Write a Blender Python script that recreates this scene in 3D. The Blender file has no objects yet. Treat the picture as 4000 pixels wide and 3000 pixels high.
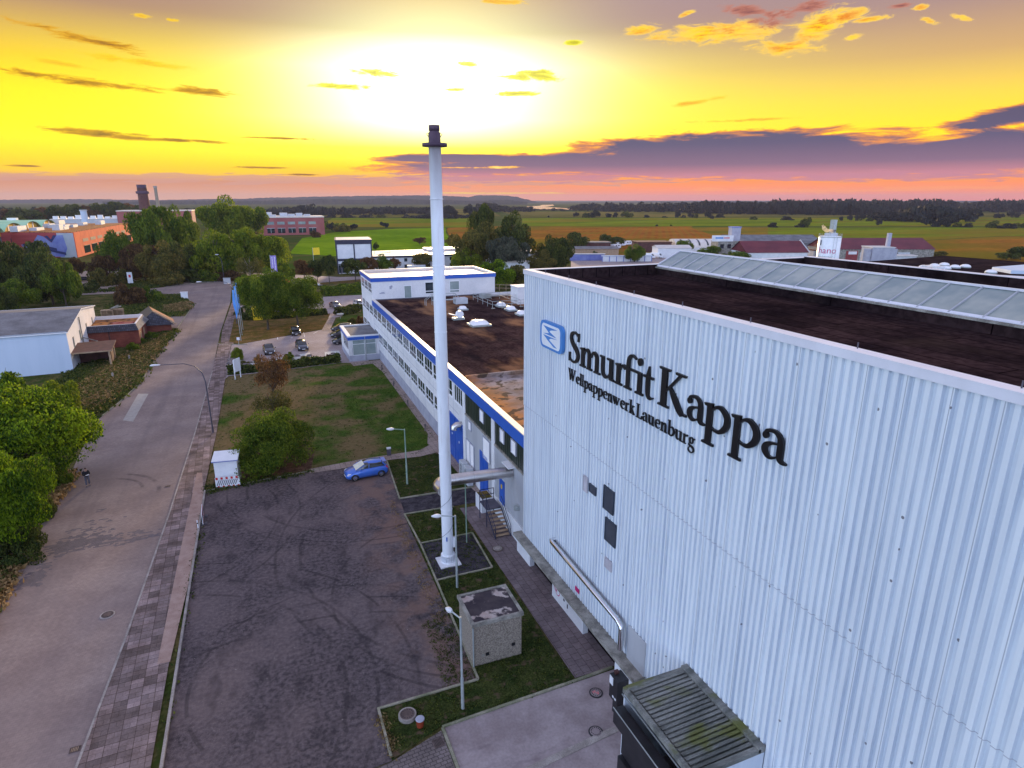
import bpy, bmesh, math, random
import numpy as np
from mathutils import Vector, geometry
R=math.radians
S=bpy.context.scene
COL=S.collection
# ---------------- camera ----------------
H=25.0; FPX=2450.0; PIT=math.atan(720/FPX); YAW=R(22.35)
cam=bpy.data.objects.new('camera',bpy.data.cameras.new('camera')); COL.objects.link(cam)
cam.location=(0,0,H); cam.rotation_euler=(R(90)-PIT,0,-YAW)
cam.data.sensor_width=36; cam.data.lens=36*FPX/4000; cam.data.clip_end=40000; cam.data.clip_start=.1
S.camera=cam
S.view_settings.view_transform='Standard'; S.view_settings.look='None'; S.view_settings.exposure=0.28; S.view_settings.gamma=1
_F=Vector((math.sin(YAW)*math.cos(PIT),math.cos(YAW)*math.cos(PIT),-math.sin(PIT)))
_R=Vector((math.cos(YAW),-math.sin(YAW),0)); _U=_R.cross(_F)
def ray(x,y): return _F+_R*((x-2000)/FPX)-_U*((y-1500)/FPX)
def P(x,y,z=0.):
    "ground point (at height z) seen at survey pixel x,y of the 4000x3000 photograph"
    r=ray(x,y); t=(z-H)/r.z; return (r.x*t,r.y*t)
def HT(tx,ty,bx,by):
    g=P(bx,by); d=math.hypot(*g); r=ray(tx,ty); return H+r.z*d/math.hypot(r.x,r.y)
def lin(*c):
    if len(c)==1: c=c[0]
    return tuple((v/255/12.92 if v/255<.04045 else ((v/255+.055)/1.055)**2.4) for v in c)
# ---------------- world / sky ----------------
HAZE_D=0.00008
SUN_AZ=16.2; SUN_EL=8.0
W=bpy.data.worlds.new('World'); S.world=W; W.use_nodes=True
nt=W.node_tree; nt.nodes.clear(); NL=nt.links
def nn(t,**k):
    n=nt.nodes.new(t)
    for a,b in k.items(): setattr(n,a,b)
    return n
def lk(a,b): NL.new(a,b)
def mth(op,a,b=None,c=None,clamp=False):
    n=nn('ShaderNodeMath',operation=op); n.use_clamp=clamp
    for i,v in enumerate((a,b,c)):
        if v is None: continue
        if isinstance(v,(int,float)): n.inputs[i].default_value=v
        else: lk(v,n.inputs[i])
    return n.outputs[0]
def mixc(f,a,b,bt='MIX'):
    n=nn('ShaderNodeMix',data_type='RGBA',blend_type=bt); n.clamp_factor=True
    for i,v in ((0,f),(6,a),(7,b)):
        if isinstance(v,(int,float)): n.inputs[i].default_value=v
        elif isinstance(v,tuple): n.inputs[i].default_value=(*v[:3],1)
        else: lk(v,n.inputs[i])
    return n.outputs[2]
def ramp(fac,stops):
    n=nn('ShaderNodeValToRGB'); e=n.color_ramp.elements
    while len(e)<len(stops): e.new(.5)
    for i,(p,c) in enumerate(stops): e[i].position=p; e[i].color=(*c,1)
    lk(fac,n.inputs[0]); return n.outputs[0]
def mrange(v,a,b,c=0.,d=1.,sm=True):
    n=nn('ShaderNodeMapRange'); n.interpolation_type='SMOOTHSTEP' if sm else 'LINEAR'
    lk(v,n.inputs[0])
    for i,q in enumerate((a,b,c,d)): n.inputs[i+1].default_value=q
    return n.outputs[0]
tc=nn('ShaderNodeTexCoord'); sep=nn('ShaderNodeSeparateXYZ'); lk(tc.outputs['Generated'],sep.inputs[0])
az=mth('MULTIPLY',mth('ARCTAN2',sep.outputs[0],sep.outputs[1]),57.2958)
u=mth('SUBTRACT',az,SUN_AZ); u=mth('WRAP',u,180.,-180.)
v=mth('MULTIPLY',mth('ARCSINE',sep.outputs[2]),57.2958)
def dirof(x,y):
    r=ray(x,y).normalized(); return math.degrees(math.atan2(r.x,r.y))-SUN_AZ, math.degrees(math.asin(r.z))
fv=mth('DIVIDE',v,40.,clamp=True)
def vs(*st): return [(max(0,min(1,p/40.)),lin(c) if max(c)<=255 and not isinstance(c[0],float) else c) for p,c in st]
A=ramp(fv,vs((0,(232,165,122)),(1.4,(205,138,104)),(2.0,(252,200,15)),(4.5,(255,240,0)),(7.2,(255,226,0)),(9.4,(236,190,40)),(11.2,(204,162,84)),(13,(170,134,110)),(26,(140,140,175)),(40,(95,120,190))))
B=ramp(fv,vs((0,(252,155,100)),(1.6,(235,146,92)),(2.6,(255,226,10)),(4.2,(1.2,1.15,.12)),(6.4,(2.2,2.1,1.3)),(10.2,(2.2,2.2,1.7)),(12.8,(1.02,.98,.5)),(15.5,(226,198,140)),(26,(160,150,170)),(40,(100,122,190))))
C=ramp(fv,vs((0,(252,132,108)),(1.5,(255,145,60)),(2.5,(252,185,40)),(4.8,(255,226,25)),(7.2,(246,206,75)),(9.8,(202,160,110)),(13,(166,136,130)),(26,(135,135,175)),(40,(95,118,190))))
au=mth('ABSOLUTE',u)
gl=mth('EXPONENT',mth('MULTIPLY',mth('POWER',mth('DIVIDE',au,10.),1.9),-1.))
side=mrange(u,-16,22)
ylw=mth('MULTIPLY',mth('EXPONENT',mth('MULTIPLY',mth('POWER',mth('DIVIDE',au,25.),2.),-1.)),mth('MULTIPLY',mrange(v,2.2,4.5),mrange(v,14.,8.)))
base=mixc(gl,mixc(mth('MULTIPLY',ylw,.85),mixc(side,A,C),(1.15,1.02,.06)),B)
# the blue evening sky behind the viewer
sky=nn('ShaderNodeTexSky',sky_type='NISHITA'); sky.sun_disc=False; sky.sun_elevation=R(SUN_EL); sky.sun_rotation=R(SUN_AZ)
skyc=mixc(1.,sky.outputs[0],(.05,.06,.08),'MULTIPLY')
rsid=ramp(fv,[(0,(1.85,2.3,3.0)),(.3,(1.85,2.55,3.7)),(.65,(.85,.95,1.35)),(1,(.42,.4,.52))])
rbak=ramp(fv,[(0,(1.3,1.45,1.9)),(.3,(1.2,1.5,2.3)),(.65,(.7,.8,1.2)),(1,(.42,.4,.52))])
rear=mixc(1.,mixc(mth('MAXIMUM',mrange(au,112,165),mrange(u,35,80)),rsid,rbak),skyc,'ADD')
up=mrange(v,20,50)
back=mth('MAXIMUM',mrange(au,52,95),up)
base=mixc(back,base,rear)
plain=base
# clouds
cmb=nn('ShaderNodeCombineXYZ'); lk(u,cmb.inputs[0]); lk(v,cmb.inputs[1])
uv=cmb.outputs[0]
def noise(scale,sx,sy,det=6,dist=0,off=0,rough=.6):
    mp=nn('ShaderNodeMapping'); lk(uv,mp.inputs[0]); mp.inputs['Scale'].default_value=(sx,sy,1); mp.inputs['Location'].default_value=(off,off*.7,0)
    n=nn('ShaderNodeTexNoise'); n.inputs['Scale'].default_value=scale; n.inputs['Detail'].default_value=det; n.inputs['Distortion'].default_value=dist; n.inputs['Roughness'].default_value=rough
    lk(mp.outputs[0],n.inputs[0]); return n.outputs[0]
n1=noise(1.,.16,1.1,8,.5,3,.66); n2=noise(1.,.5,1.7,9,.8,11,.7); n3=noise(1.,.3,3.4,6,.3,5); n4=noise(1.,.32,2.2,8,.6,21,.68)
def blob(x,y,rx,ry,rot=0):
    uu,vv=dirof(x,y); u2,_=dirof(x+rx,y); _,v2=dirof(x,y-ry)
    mp=nn('ShaderNodeMapping'); mp.vector_type='TEXTURE'; lk(uv,mp.inputs[0])
    mp.inputs['Location'].default_value=(uu,vv,0); mp.inputs['Rotation'].default_value=(0,0,R(rot)); mp.inputs['Scale'].default_value=(abs(u2-uu),abs(v2-vv),1)
    l=nn('ShaderNodeVectorMath',operation='LENGTH'); lk(mp.outputs[0],l.inputs[0])
    return mrange(l.outputs['Value'],1.25,0.)
def group(bl,nz,thr,soft,color,edge,gain=.9,op=1.,amp=1.9):
    global base
    m=None
    for b in bl:
        o=blob(*b); m=o if m is None else mth('MAXIMUM',m,o)
    d=mth('ADD',mth('MULTIPLY',m,gain),mth('MULTIPLY',mth('SUBTRACT',nz,.5),amp))
    d=mth('MULTIPLY',d,mth('GREATER_THAN',m,.001))
    a=mrange(d,thr,thr+soft)
    c=mixc(mrange(d,thr+soft*.3,thr+soft*2.2),edge,color) if edge else color
    base=mixc(mth('MULTIPLY',a,op),base,c)
bankc=ramp(fv,[(0,lin(215,125,125)),(.045,lin(198,128,140)),(.07,lin(126,98,126)),(.11,lin(84,78,116)),(.19,lin(70,64,96)),(.3,lin(56,48,76))])
# pale low band of mauve cloud along the whole horizon, then the big bank on the right
group([(1500,705,2600,38,0),(300,690,1200,26)],n3,.42,.2,lin(205,148,128),None,.8,.75)
group([(3900,595,1500,125,2),(2900,585,1150,95,0),(2200,640,1000,60,1),(3300,640,1900,85,0),(1800,622,440,26,0),(4150,420,700,60,7),(2600,640,1100,85,0),(3300,610,1300,90,1)],n1,.26,.16,bankc,lin(250,150,50),1.05,.97,1.5)
group([(2050,695,1100,32,0),(3300,690,1800,34,0)],n3,.42,.22,lin(190,125,140),None,.8,.8)
group([(1960,652,150,7,0),(1850,655,330,6,0)],n2,.38,.35,(1.3,1.0,.2),lin(255,170,20),.8,.85)
group([(3300,742,1700,24,0)],n3,.35,.3,lin(255,152,78),None,.7,.8)
group([(1950,754,420,4,0)],n3,.3,.2,lin(255,205,20),None,.8,.9)
# brown streaks on the left
group([(330,318,480,26,-3),(800,362,180,26,-2),(420,525,380,24,-3),(700,548,260,12,-2),(1080,540,220,8,0),(330,150,340,34,-7),(1020,655,200,8,0),(100,648,120,7,0),(1180,682,120,6,0)],n4,.3,.34,lin(118,72,34),lin(222,160,10),.8,.9)
group([(560,62,60,16,0),(670,78,60,14,0),(520,240,340,26,-3),(250,250,200,18,-5)],n2,.36,.4,lin(225,165,40),lin(248,205,30),.8,.85)
# yellow scraps inside the glow
group([(1340,338,210,18,0),(1480,285,190,26,0),(1780,350,90,11,0),(2020,368,150,18,0),(2080,283,140,20,0),(2240,168,60,18,0),(1830,250,70,18,0),(2080,300,200,40,0)],n2,.34,.35,lin(190,178,8),lin(250,245,40),.8,.9)
group([(2720,398,190,16,8),(1960,5,150,22,0),(2900,470,300,10,0)],n2,.36,.34,lin(228,150,40),lin(250,205,50),.8,.85)
# orange and mauve clouds upper right
group([(2800,128,470,62,0),(3060,188,260,44,-4),(2500,118,110,34,0),(3200,105,190,90,24),(3290,70,200,42,10),(3400,75,140,16,2),(3330,145,70,18,5),(2680,55,60,15,15),(3600,28,50,20,0),(3630,82,50,18,-20),(3760,68,70,18,-20)],n2,.34,.42,mixc(mrange(n4,.42,.58),lin(252,205,8),lin(222,122,20)),lin(248,205,90),.95,.97,2.0)
group([(3160,22,150,42,0),(3020,78,150,60,5),(2900,40,150,40,-8),(3520,22,90,16,0)],n2,.36,.4,lin(92,55,68),lin(190,120,100),.8,.95)
bg=nn('ShaderNodeBackground'); lk(base,bg.inputs[0]); bg.inputs[1].default_value=1.0
bg2=nn('ShaderNodeBackground'); lk(plain,bg2.inputs[0])
win=mth('MULTIPLY',mth('LESS_THAN',mth('ABSOLUTE',mth('SUBTRACT',u,4.)),58.),mth('MULTIPLY',mth('LESS_THAN',v,21.),mth('GREATER_THAN',v,-.5)))
mxs=nn('ShaderNodeMixShader'); lk(win,mxs.inputs[0]); lk(bg2.outputs[0],mxs.inputs[1]); lk(bg.outputs[0],mxs.inputs[2])
wo=nn('ShaderNodeOutputWorld'); lk(mxs.outputs[0],wo.inputs[0])
# ---------------- sun ----------------
sd=bpy.data.lights.new('sun','SUN'); sd.energy=4.5; sd.angle=R(5); sd.color=(1,.7,.38)
so=bpy.data.objects.new('sun',sd); COL.objects.link(so)
a=R(SUN_AZ); el=R(SUN_EL); so.rotation_euler=Vector((math.sin(a)*math.cos(el),math.cos(a)*math.cos(el),math.sin(el))).to_track_quat('Z','Y').to_euler()
so.location=(0,0,60)
# ---------------- helpers ----------------
def tag(o,label=None,cat=None,group=None,kind=None):
    if label: o['label']=label
    if cat: o['category']=cat
    if group: o['group']=group
    if kind: o['kind']=kind
    return o
def empty(name,loc,label,cat,rz=0,group=None,kind=None):
    o=bpy.data.objects.new(name,None); COL.objects.link(o); o.location=loc if len(loc)==3 else (*loc,0); o.rotation_euler=(0,0,rz); o.empty_display_size=.2
    return tag(o,label,cat,group,kind)
def copy_tree(o,parent=None):
    c=o.copy(); COL.objects.link(c); c.parent=parent
    for ch in [q for q in KIDS.get(o.name,[])]:
        d=copy_tree(ch,c)
    return c
KIDS={}
class MB:
    def __init__(s): s.v=[]; s.f=[]; s.sm=[]
    def add(s,vs_,fs,smooth=False):
        n=len(s.v); s.v+=[tuple(q) for q in vs_]; s.f+=[tuple(n+i for i in f) for f in fs]; s.sm+=[smooth]*len(fs); return s
    def box(s,x0,x1,y0,y1,z0,z1):
        return s.add([(x0,y0,z0),(x1,y0,z0),(x1,y1,z0),(x0,y1,z0),(x0,y0,z1),(x1,y0,z1),(x1,y1,z1),(x0,y1,z1)],[(0,3,2,1),(4,5,6,7),(0,1,5,4),(1,2,6,5),(2,3,7,6),(3,0,4,7)])
    def obox(s,p,ax,ay,az):
        p=Vector(p);ax=Vector(ax);ay=Vector(ay);az=Vector(az)
        q=[p,p+ax,p+ax+ay,p+ay]; return s.add(q+[k+az for k in q],[(0,3,2,1),(4,5,6,7),(0,1,5,4),(1,2,6,5),(2,3,7,6),(3,0,4,7)])
    def prism(s,pts,z0,z1,tri=True):
        n=len(pts); vs_=[(x,y,z0) for x,y in pts]+[(x,y,z1) for x,y in pts]
        fs=[(i,(i+1)%n,n+(i+1)%n,n+i) for i in range(n)]
        t=geometry.tessellate_polygon([[Vector((x,y,0)) for x,y in pts]])
        ar=sum(pts[i][0]*pts[(i+1)%n][1]-pts[(i+1)%n][0]*pts[i][1] for i in range(n))
        for q in t:
            a_,b,c=[pts[i] for i in q]; sg=(b[0]-a_[0])*(c[1]-a_[1])-(b[1]-a_[1])*(c[0]-a_[0])
            if sg<0: q=(q[0],q[2],q[1])
            fs.append(tuple(n+i for i in q)); fs.append((q[2],q[1],q[0]))
        if ar<0: fs=[tuple(reversed(f)) if len(f)==4 else f for f in fs]
        return s.add(vs_,fs)
    def sheet(s,pts,z):
        t=geometry.tessellate_polygon([[Vector((p[0],p[1],0)) for p in pts]]); fs=[]
        for q in t:
            a_,b,c=[pts[i] for i in q]; sg=(b[0]-a_[0])*(c[1]-a_[1])-(b[1]-a_[1])*(c[0]-a_[0])
            fs.append(q if sg>0 else (q[0],q[2],q[1]))
        return s.add([(p[0],p[1],z) for p in pts],fs)
    def tube(s,pts,rs,n=10,cap=True,smooth=True):
        pts=[Vector(p) for p in pts]
        if isinstance(rs,(int,float)): rs=[rs]*len(pts)
        vs_=[];fs=[];prev=None
        for i,p in enumerate(pts):
            d=(pts[min(i+1,len(pts)-1)]-pts[max(i-1,0)]).normalized()
            if prev is None:
                x=d.orthogonal().normalized()
            else:
                x=(prev-d*prev.dot(d)).normalized()
            prev=x; y=d.cross(x)
            for k in range(n):
                a_=2*math.pi*k/n; vs_.append(p+(x*math.cos(a_)+y*math.sin(a_))*rs[i])
        for i in range(len(pts)-1):
            for k in range(n): fs.append((i*n+k,i*n+(k+1)%n,(i+1)*n+(k+1)%n,(i+1)*n+k))
        s.add(vs_,fs,smooth)
        if cap:
            m=len(pts)-1
            s.add([vs_[k] for k in range(n)],[tuple(reversed(range(n)))]); s.add([vs_[m*n+k] for k in range(n)],[tuple(range(n))])
        return s
    def lathe(s,prof,c=(0,0),n=20,smooth=True):
        vs_=[];fs=[]
        for r_,z in prof:
            for k in range(n):
                a_=2*math.pi*k/n; vs_.append((c[0]+r_*math.cos(a_),c[1]+r_*math.sin(a_),z))
        for i in range(len(prof)-1):
            for k in range(n): fs.append((i*n+k,i*n+(k+1)%n,(i+1)*n+(k+1)%n,(i+1)*n+k))
        s.add(vs_,fs,smooth); m=len(prof)-1
        if prof[m][0]>1e-4: s.add([vs_[m*n+k] for k in range(n)],[tuple(range(n))])
        if prof[0][0]>1e-4: s.add([vs_[k] for k in range(n)],[tuple(reversed(range(n)))])
        return s
    def kerb(s,line,w,z0,z1):
        "a strip of width w along a polyline, mitred"
        L=[Vector((p[0],p[1])) for p in line]; off=[]
        for i,p in enumerate(L):
            d0=(L[i]-L[i-1]).normalized() if i else None; d1=(L[i+1]-L[i]).normalized() if i<len(L)-1 else None
            n0=Vector((-d0.y,d0.x)) if d0 else None; n1_=Vector((-d1.y,d1.x)) if d1 else None
            if n0 is None: nrm=n1_
            elif n1_ is None: nrm=n0
            else:
                nrm=(n0+n1_).normalized(); nrm/=max(.4,nrm.dot(n0))
            off.append(nrm*w/2)
        vs_=[];fs=[]
        for p,o in zip(L,off):
            for q in (p-o,p+o): vs_+= [(q.x,q.y,z0),(q.x,q.y,z1)]
        for i in range(len(L)-1):
            a_=i*4;b=a_+4
            fs+=[(a_+1,b+1,b+3,a_+3),(a_,b,b+1,a_+1),(a_+2,a_+3,b+3,b+2)]
        fs+=[(0,1,3,2),((len(L)-1)*4,(len(L)-1)*4+2,(len(L)-1)*4+3,(len(L)-1)*4+1)]
        return s.add(vs_,fs)
    def build(s,name,m,parent=None,loc=None,bevel=0):
        me=bpy.data.meshes.new(name); me.from_pydata(s.v,[],s.f); me.polygons.foreach_set('use_smooth',s.sm); me.materials.append(m)
        o=bpy.data.objects.new(name,me); COL.objects.link(o)
        if parent: o.parent=parent; KIDS.setdefault(parent.name,[]).append(o)
        if loc: o.location=loc if len(loc)==3 else (*loc,0)
        if bevel:
            b=o.modifiers.new('bevel','BEVEL'); b.width=bevel; b.segments=2; b.limit_method='ANGLE'
        return o
def box(name,m,parent,*a,**k): return MB().box(*a).build(name,m,parent,**k)
# ---------------- materials ----------------
def mat(name,col,col2=None,rough=.85,var=.18,scale=1.,st=(1,1,1),bump=0.,metal=0.,spec=.4,fine=0.,coat=0.,obj=False,detail=5):
    global nt,NL
    m=bpy.data.materials.new(name); m.use_nodes=True; nt=m.node_tree; NL=nt.links; b=nt.nodes['Principled BSDF']
    if col2 is None: col2=tuple(c*(1+var) for c in col); col=tuple(c*(1-var) for c in col)
    g=nn('ShaderNodeTexCoord').outputs['Object'] if obj else nn('ShaderNodeNewGeometry').outputs['Position']
    mp=nn('ShaderNodeMapping'); lk(g,mp.inputs[0]); mp.inputs['Scale'].default_value=st
    n=nn('ShaderNodeTexNoise'); n.inputs['Scale'].default_value=scale; n.inputs['Detail'].default_value=detail; n.inputs['Roughness'].default_value=.62; lk(mp.outputs[0],n.inputs[0])
    c=mixc(mrange(n.outputs[0],.32,.68),col,col2)
    if fine:
        n2_=nn('ShaderNodeTexNoise'); n2_.inputs['Scale'].default_value=scale*14; n2_.inputs['Detail'].default_value=4; lk(mp.outputs[0],n2_.inputs[0])
        c=mixc(1.,c,mixc(mrange(n2_.outputs[0],.3,.7),(1-fine,)*3,(1+fine,)*3),'MULTIPLY')
    lk(c,b.inputs['Base Color']); b.inputs['Roughness'].default_value=rough; b.inputs['Metallic'].default_value=metal; b.inputs['Specular IOR Level'].default_value=spec
    b.inputs['Coat Weight'].default_value=coat; b.inputs['Coat Roughness'].default_value=.1
    if bump:
        bp=nn('ShaderNodeBump'); bp.inputs['Strength'].default_value=bump; bp.inputs['Distance'].default_value=.05; lk(n.outputs[0],bp.inputs['Height']); lk(bp.outputs[0],b.inputs['Normal'])
    m['bsdf_color']=1; MT[name]=m; m_c[name]=c
    return m
MT={}; m_c={}
def edit(name):
    "reopen a material for further nodes: returns bsdf, its colour socket, position socket"
    global nt,NL
    m=MT[name]; nt=m.node_tree; NL=nt.links
    return nt.nodes['Principled BSDF'], m_c[name], nn('ShaderNodeNewGeometry').outputs['Position']
def setc(name,b,c): lk(c,b.inputs['Base Color']); m_c[name]=c
def pnoise(pos,scale,st=(1,1,1),det=4,off=0,rot=0,dist=0):
    mp=nn('ShaderNodeMapping'); lk(pos,mp.inputs[0]); mp.inputs['Scale'].default_value=st; mp.inputs['Location'].default_value=(off,off*1.3,0); mp.inputs['Rotation'].default_value=(0,0,rot)
    n=nn('ShaderNodeTexNoise'); n.inputs['Scale'].default_value=scale; n.inputs['Detail'].default_value=det; n.inputs['Distortion'].default_value=dist; lk(mp.outputs[0],n.inputs[0]); return n.outputs[0]
def brick(pos,bw,rh,c1,c2,mort,ms,rot=0,offx=0,bias=0,off=.5):
    mp=nn('ShaderNodeMapping'); lk(pos,mp.inputs[0]); mp.inputs['Rotation'].default_value=(0,0,rot); mp.inputs['Location'].default_value=(offx,0,0)
    n=nn('ShaderNodeTexBrick'); n.offset=off; lk(mp.outputs[0],n.inputs[0])
    for k_,v_ in (('Color1',(*c1,1)),('Color2',(*c2,1)),('Mortar',(*mort,1)),('Scale',1.),('Mortar Size',ms),('Mortar Smooth',.3),('Bias',bias),('Brick Width',bw),('Row Height',rh)): n.inputs[k_].default_value=v_
    return n.outputs[0]
def yzpos(pos):
    "swap so brick patterns run on an upright face"
    s=nn('ShaderNodeSeparateXYZ'); lk(pos,s.inputs[0]); c=nn('ShaderNodeCombineXYZ'); lk(mth('ADD',s.outputs[0],s.outputs[1]),c.inputs[0]); lk(s.outputs[2],c.inputs[1]); return c.outputs[0]
# ---- ground surfaces ----
mat('field',(.06,.075,.018),(.11,.095,.03),scale=.012,fine=.2,st=(1,1,1),spec=.0)
b,c,pos=edit('field'); setc('field',b,mixc(mrange(pnoise(pos,.05,(.3,1,1),5,9),.45,.6),c,(.05,.085,.015)))
mat('rough_grass',(.04,.055,.014),(.15,.12,.05),scale=.22,fine=.35,bump=.5,spec=.0)
b,c,pos=edit('rough_grass'); setc('rough_grass',b,mixc(mrange(pnoise(pos,.6,(1,1,1),6,4),.5,.62),c,(.045,.07,.015)))
mat('green_field',(.1,.14,.008),(.17,.21,.012),scale=.02,fine=.15,st=(.4,1,1),spec=.0)
mat('bright_field',(.1,.19,.006),(.17,.27,.01),scale=.015,fine=.12,spec=.0)
mat('olive_field',(.09,.09,.02),(.19,.15,.04),scale=.012,fine=.2,st=(.3,1.4,1),spec=.0)
mat('brown_field',(.2,.07,.015),(.33,.13,.02),scale=.02,fine=.2,spec=.0)
b,c,pos=edit('brown_field')
w=nn('ShaderNodeTexWave'); w.inputs['Scale'].default_value=.06; w.inputs['Distortion'].default_value=1.5; w.inputs['Detail'].default_value=2
mp=nn('ShaderNodeMapping'); mp.inputs['Rotation'].default_value=(0,0,R(35)); lk(pos,mp.inputs[0]); lk(mp.outputs[0],w.inputs[0])
setc('brown_field',b,mixc(mth('MULTIPLY',w.outputs[1],.35),c,(.2,.15,.02)))
b,c,pos=edit('green_field'); setc('green_field',b,mixc(mth('MULTIPLY',mrange(pnoise(pos,.006,(.5,2,1),5,3),.48,.6),.6),c,(.22,.13,.02)))
b,c,pos=edit('brown_field'); setc('brown_field',b,mixc(mth('MULTIPLY',mrange(pnoise(pos,.008,(.6,2,1),5,3),.45,.6),.7),c,(.13,.13,.012)))
mat('rust_field',(.12,.12,.012),(.28,.15,.02),scale=.012,fine=.2,st=(.4,1.2,1),spec=.0)
mat('lawn',(.035,.075,.012),(.075,.11,.02),scale=.5,fine=.4,bump=.4,spec=.0)
b,c,pos=edit('lawn')
sx=nn('ShaderNodeSeparateXYZ'); lk(pos,sx.inputs[0])
f_=mth('ADD',pnoise(pos,.22,(1,1,1),6,2),mth('MULTIPLY',mrange(mth('SUBTRACT',sx.outputs[0],mth('MULTIPLY',sx.outputs[1],.02)),9.5,.5),.16))
setc('lawn',b,mixc(mth('MULTIPLY',mrange(mth('ADD',f_,mth('MULTIPLY',pnoise(pos,3.,(1,1,1),4,5),.12)),.52,.7),.88),c,mixc(pnoise(pos,2.5,(1,1,1),5),(.09,.06,.022),(.25,.18,.1))))
mat('dry_lawn',(.09,.08,.02),(.2,.12,.05),scale=.5,fine=.35,bump=.4,spec=.0)
mat('verge',(.022,.035,.01),(.05,.06,.018),scale=.8,fine=.5,bump=.5,spec=.0)
b,c,pos=edit('verge'); setc('verge',b,mixc(mrange(pnoise(pos,1.6,(1,1,1),6,7),.55,.68),c,(.11,.075,.05)))
mat('soil',(.06,.035,.025),(.14,.085,.06),scale=.9,fine=.3,bump=.5,spec=.0)
mat('road_paver',(.235,.18,.165),(.31,.245,.22),scale=.25,fine=.08,rough=.8,spec=.08)
b,c,pos=edit('road_paver')
br=brick(pos,.24,.16,(.95,.95,.95),(1.05,1.05,1.05),(.82,.8,.78),.01,R(3))
c=mixc(1.,c,br,'MULTIPLY')
c=mixc(mth('MULTIPLY',mrange(pnoise(pos,.5,(1.6,.05,1),4,3,R(-1.5)),.5,.75),.3),c,(.13,.105,.105))
c=mixc(mth('MULTIPLY',mrange(pnoise(pos,.09,(1,1,1),3,8),.42,.62),.3),c,(.17,.14,.15))
def ringmark(c,pos,cx,cy,r_,w_,col,op,nz=1.2,a0=None):
    d=nn('ShaderNodeVectorMath',operation='DISTANCE'); sp=nn('ShaderNodeSeparateXYZ'); lk(pos,sp.inputs[0]); cb=nn('ShaderNodeCombineXYZ'); lk(sp.outputs[0],cb.inputs[0]); lk(sp.outputs[1],cb.inputs[1])
    lk(cb.outputs[0],d.inputs[0]); d.inputs[1].default_value=(cx,cy,0)
    m_=mrange(mth('ABSOLUTE',mth('SUBTRACT',d.outputs['Value'],r_)),w_,w_*.35)
    m_=mth('MULTIPLY',m_,mrange(pnoise(pos,nz,(1,1,1),4,cx),.36,.6))
    if a0: 
        m_=mth('MULTIPLY',m_,mrange(sp.outputs[0],a0[0],a0[0]+1.2)); m_=mth('MULTIPLY',m_,mrange(sp.outputs[1],a0[1]-.5,a0[1]+1.))
    return mixc(mth('MULTIPLY',m_,op),c,col)
c=ringmark(c,pos,-14.8,60.2,3.6,.22,(.09,.075,.08),.75,.5,(-15.,60.2)); c=ringmark(c,pos,-15.4,59.4,5.6,.25,(.09,.075,.08),.75,.5,(-14.,59.2))
setc('road_paver',b,c)
mat('paver_patch',(.1,.085,.1),(.14,.12,.135),scale=3,rough=.8)
mat('patch_light',(.33,.3,.27),(.4,.37,.33),scale=2,rough=.8)
mat('slab_walk',(.19,.14,.125),(.31,.24,.225),scale=.7,fine=.12,spec=.08)
b,c,pos=edit('slab_walk')
br=brick(pos,.62,.72,(.6,.6,.6),(1.25,1.25,1.3),(.45,.42,.4),.02,R(-1.2),.2,-.1,.0)
br2=brick(pos,1.24,.36,(.85,.85,.85),(1.15,1.12,1.1),(.6,.58,.55),.012,R(-1.2),.5)
setc('slab_walk',b,mixc(1.,mixc(1.,c,br,'MULTIPLY'),br2,'MULTIPLY'))
mat('grit_strip',(.33,.22,.18),(.42,.3,.25),scale=1.5,fine=.12,spec=.08)
mat('kerb_stone',(.24,.21,.19),(.38,.34,.31),scale=1.2,fine=.15)
mat('mossy_kerb',(.16,.17,.1),(.34,.31,.24),scale=1.,fine=.15)
mat('gravel',(.06,.05,.054),(.15,.122,.124),scale=4.,fine=.5,bump=.8,spec=.0)
b,c,pos=edit('gravel')
c=mixc(mth('MULTIPLY',mrange(pnoise(pos,.2,(1,1,1),7,6),.4,.66),.55),c,(.2,.155,.15))
c=mixc(mth('MULTIPLY',mrange(pnoise(pos,.8,(1,.5,1),6,16,R(25)),.52,.7),.5),c,(.035,.03,.034))
sx=nn('ShaderNodeSeparateXYZ'); lk(pos,sx.inputs[0])
edge=mth('MULTIPLY',mrange(sx.outputs[0],4.2,8.2),mrange(pnoise(pos,.5,(1,1,1),6,1),.42,.6))
c=mixc(mth('MULTIPLY',edge,.75),c,(.21,.135,.11))
for a_ in ((8.5,56,11,.16),(9.5,57,14.5,.16),(8.5,56,12.6,.12),(-9,30,13,.15),(-9,30,11.4,.15),(-9,30,15.2,.13),(2,31,7.5,.14),(18,42,17,.16),(18,42,18.7,.14),(0,20,15.5,.15),(0,20,17.1,.13),(12,36,9.5,.13),(-12,52,12,.14),(-12,52,13.7,.14)):
    c=ringmark(c,pos,*a_,(.032,.028,.03),.45,.4)
vo=nn('ShaderNodeTexVoronoi'); vo.inputs['Scale'].default_value=3.2; lk(pos,vo.inputs[0])
c=mixc(mth('MULTIPLY',mth('LESS_THAN',vo.outputs[0],.07),mrange(pnoise(pos,.7,(1,1,1),3,5),.5,.62)),c,(.42,.38,.34))
setc('gravel',b,c)
mat('dark_gravel',(.035,.033,.038),(.085,.075,.085),scale=1.6,fine=.45,bump=.6,spec=.0)
mat('parking_paver',(.33,.27,.265),(.4,.335,.33),scale=.3,fine=.08,spec=.08)
b,c,pos=edit('parking_paver'); setc('parking_paver',b,mixc(1.,c,brick(pos,.24,.16,(.9,.9,.9),(1.08,1.08,1.08),(.7,.68,.66),.012,R(-2)),'MULTIPLY'))
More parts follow.
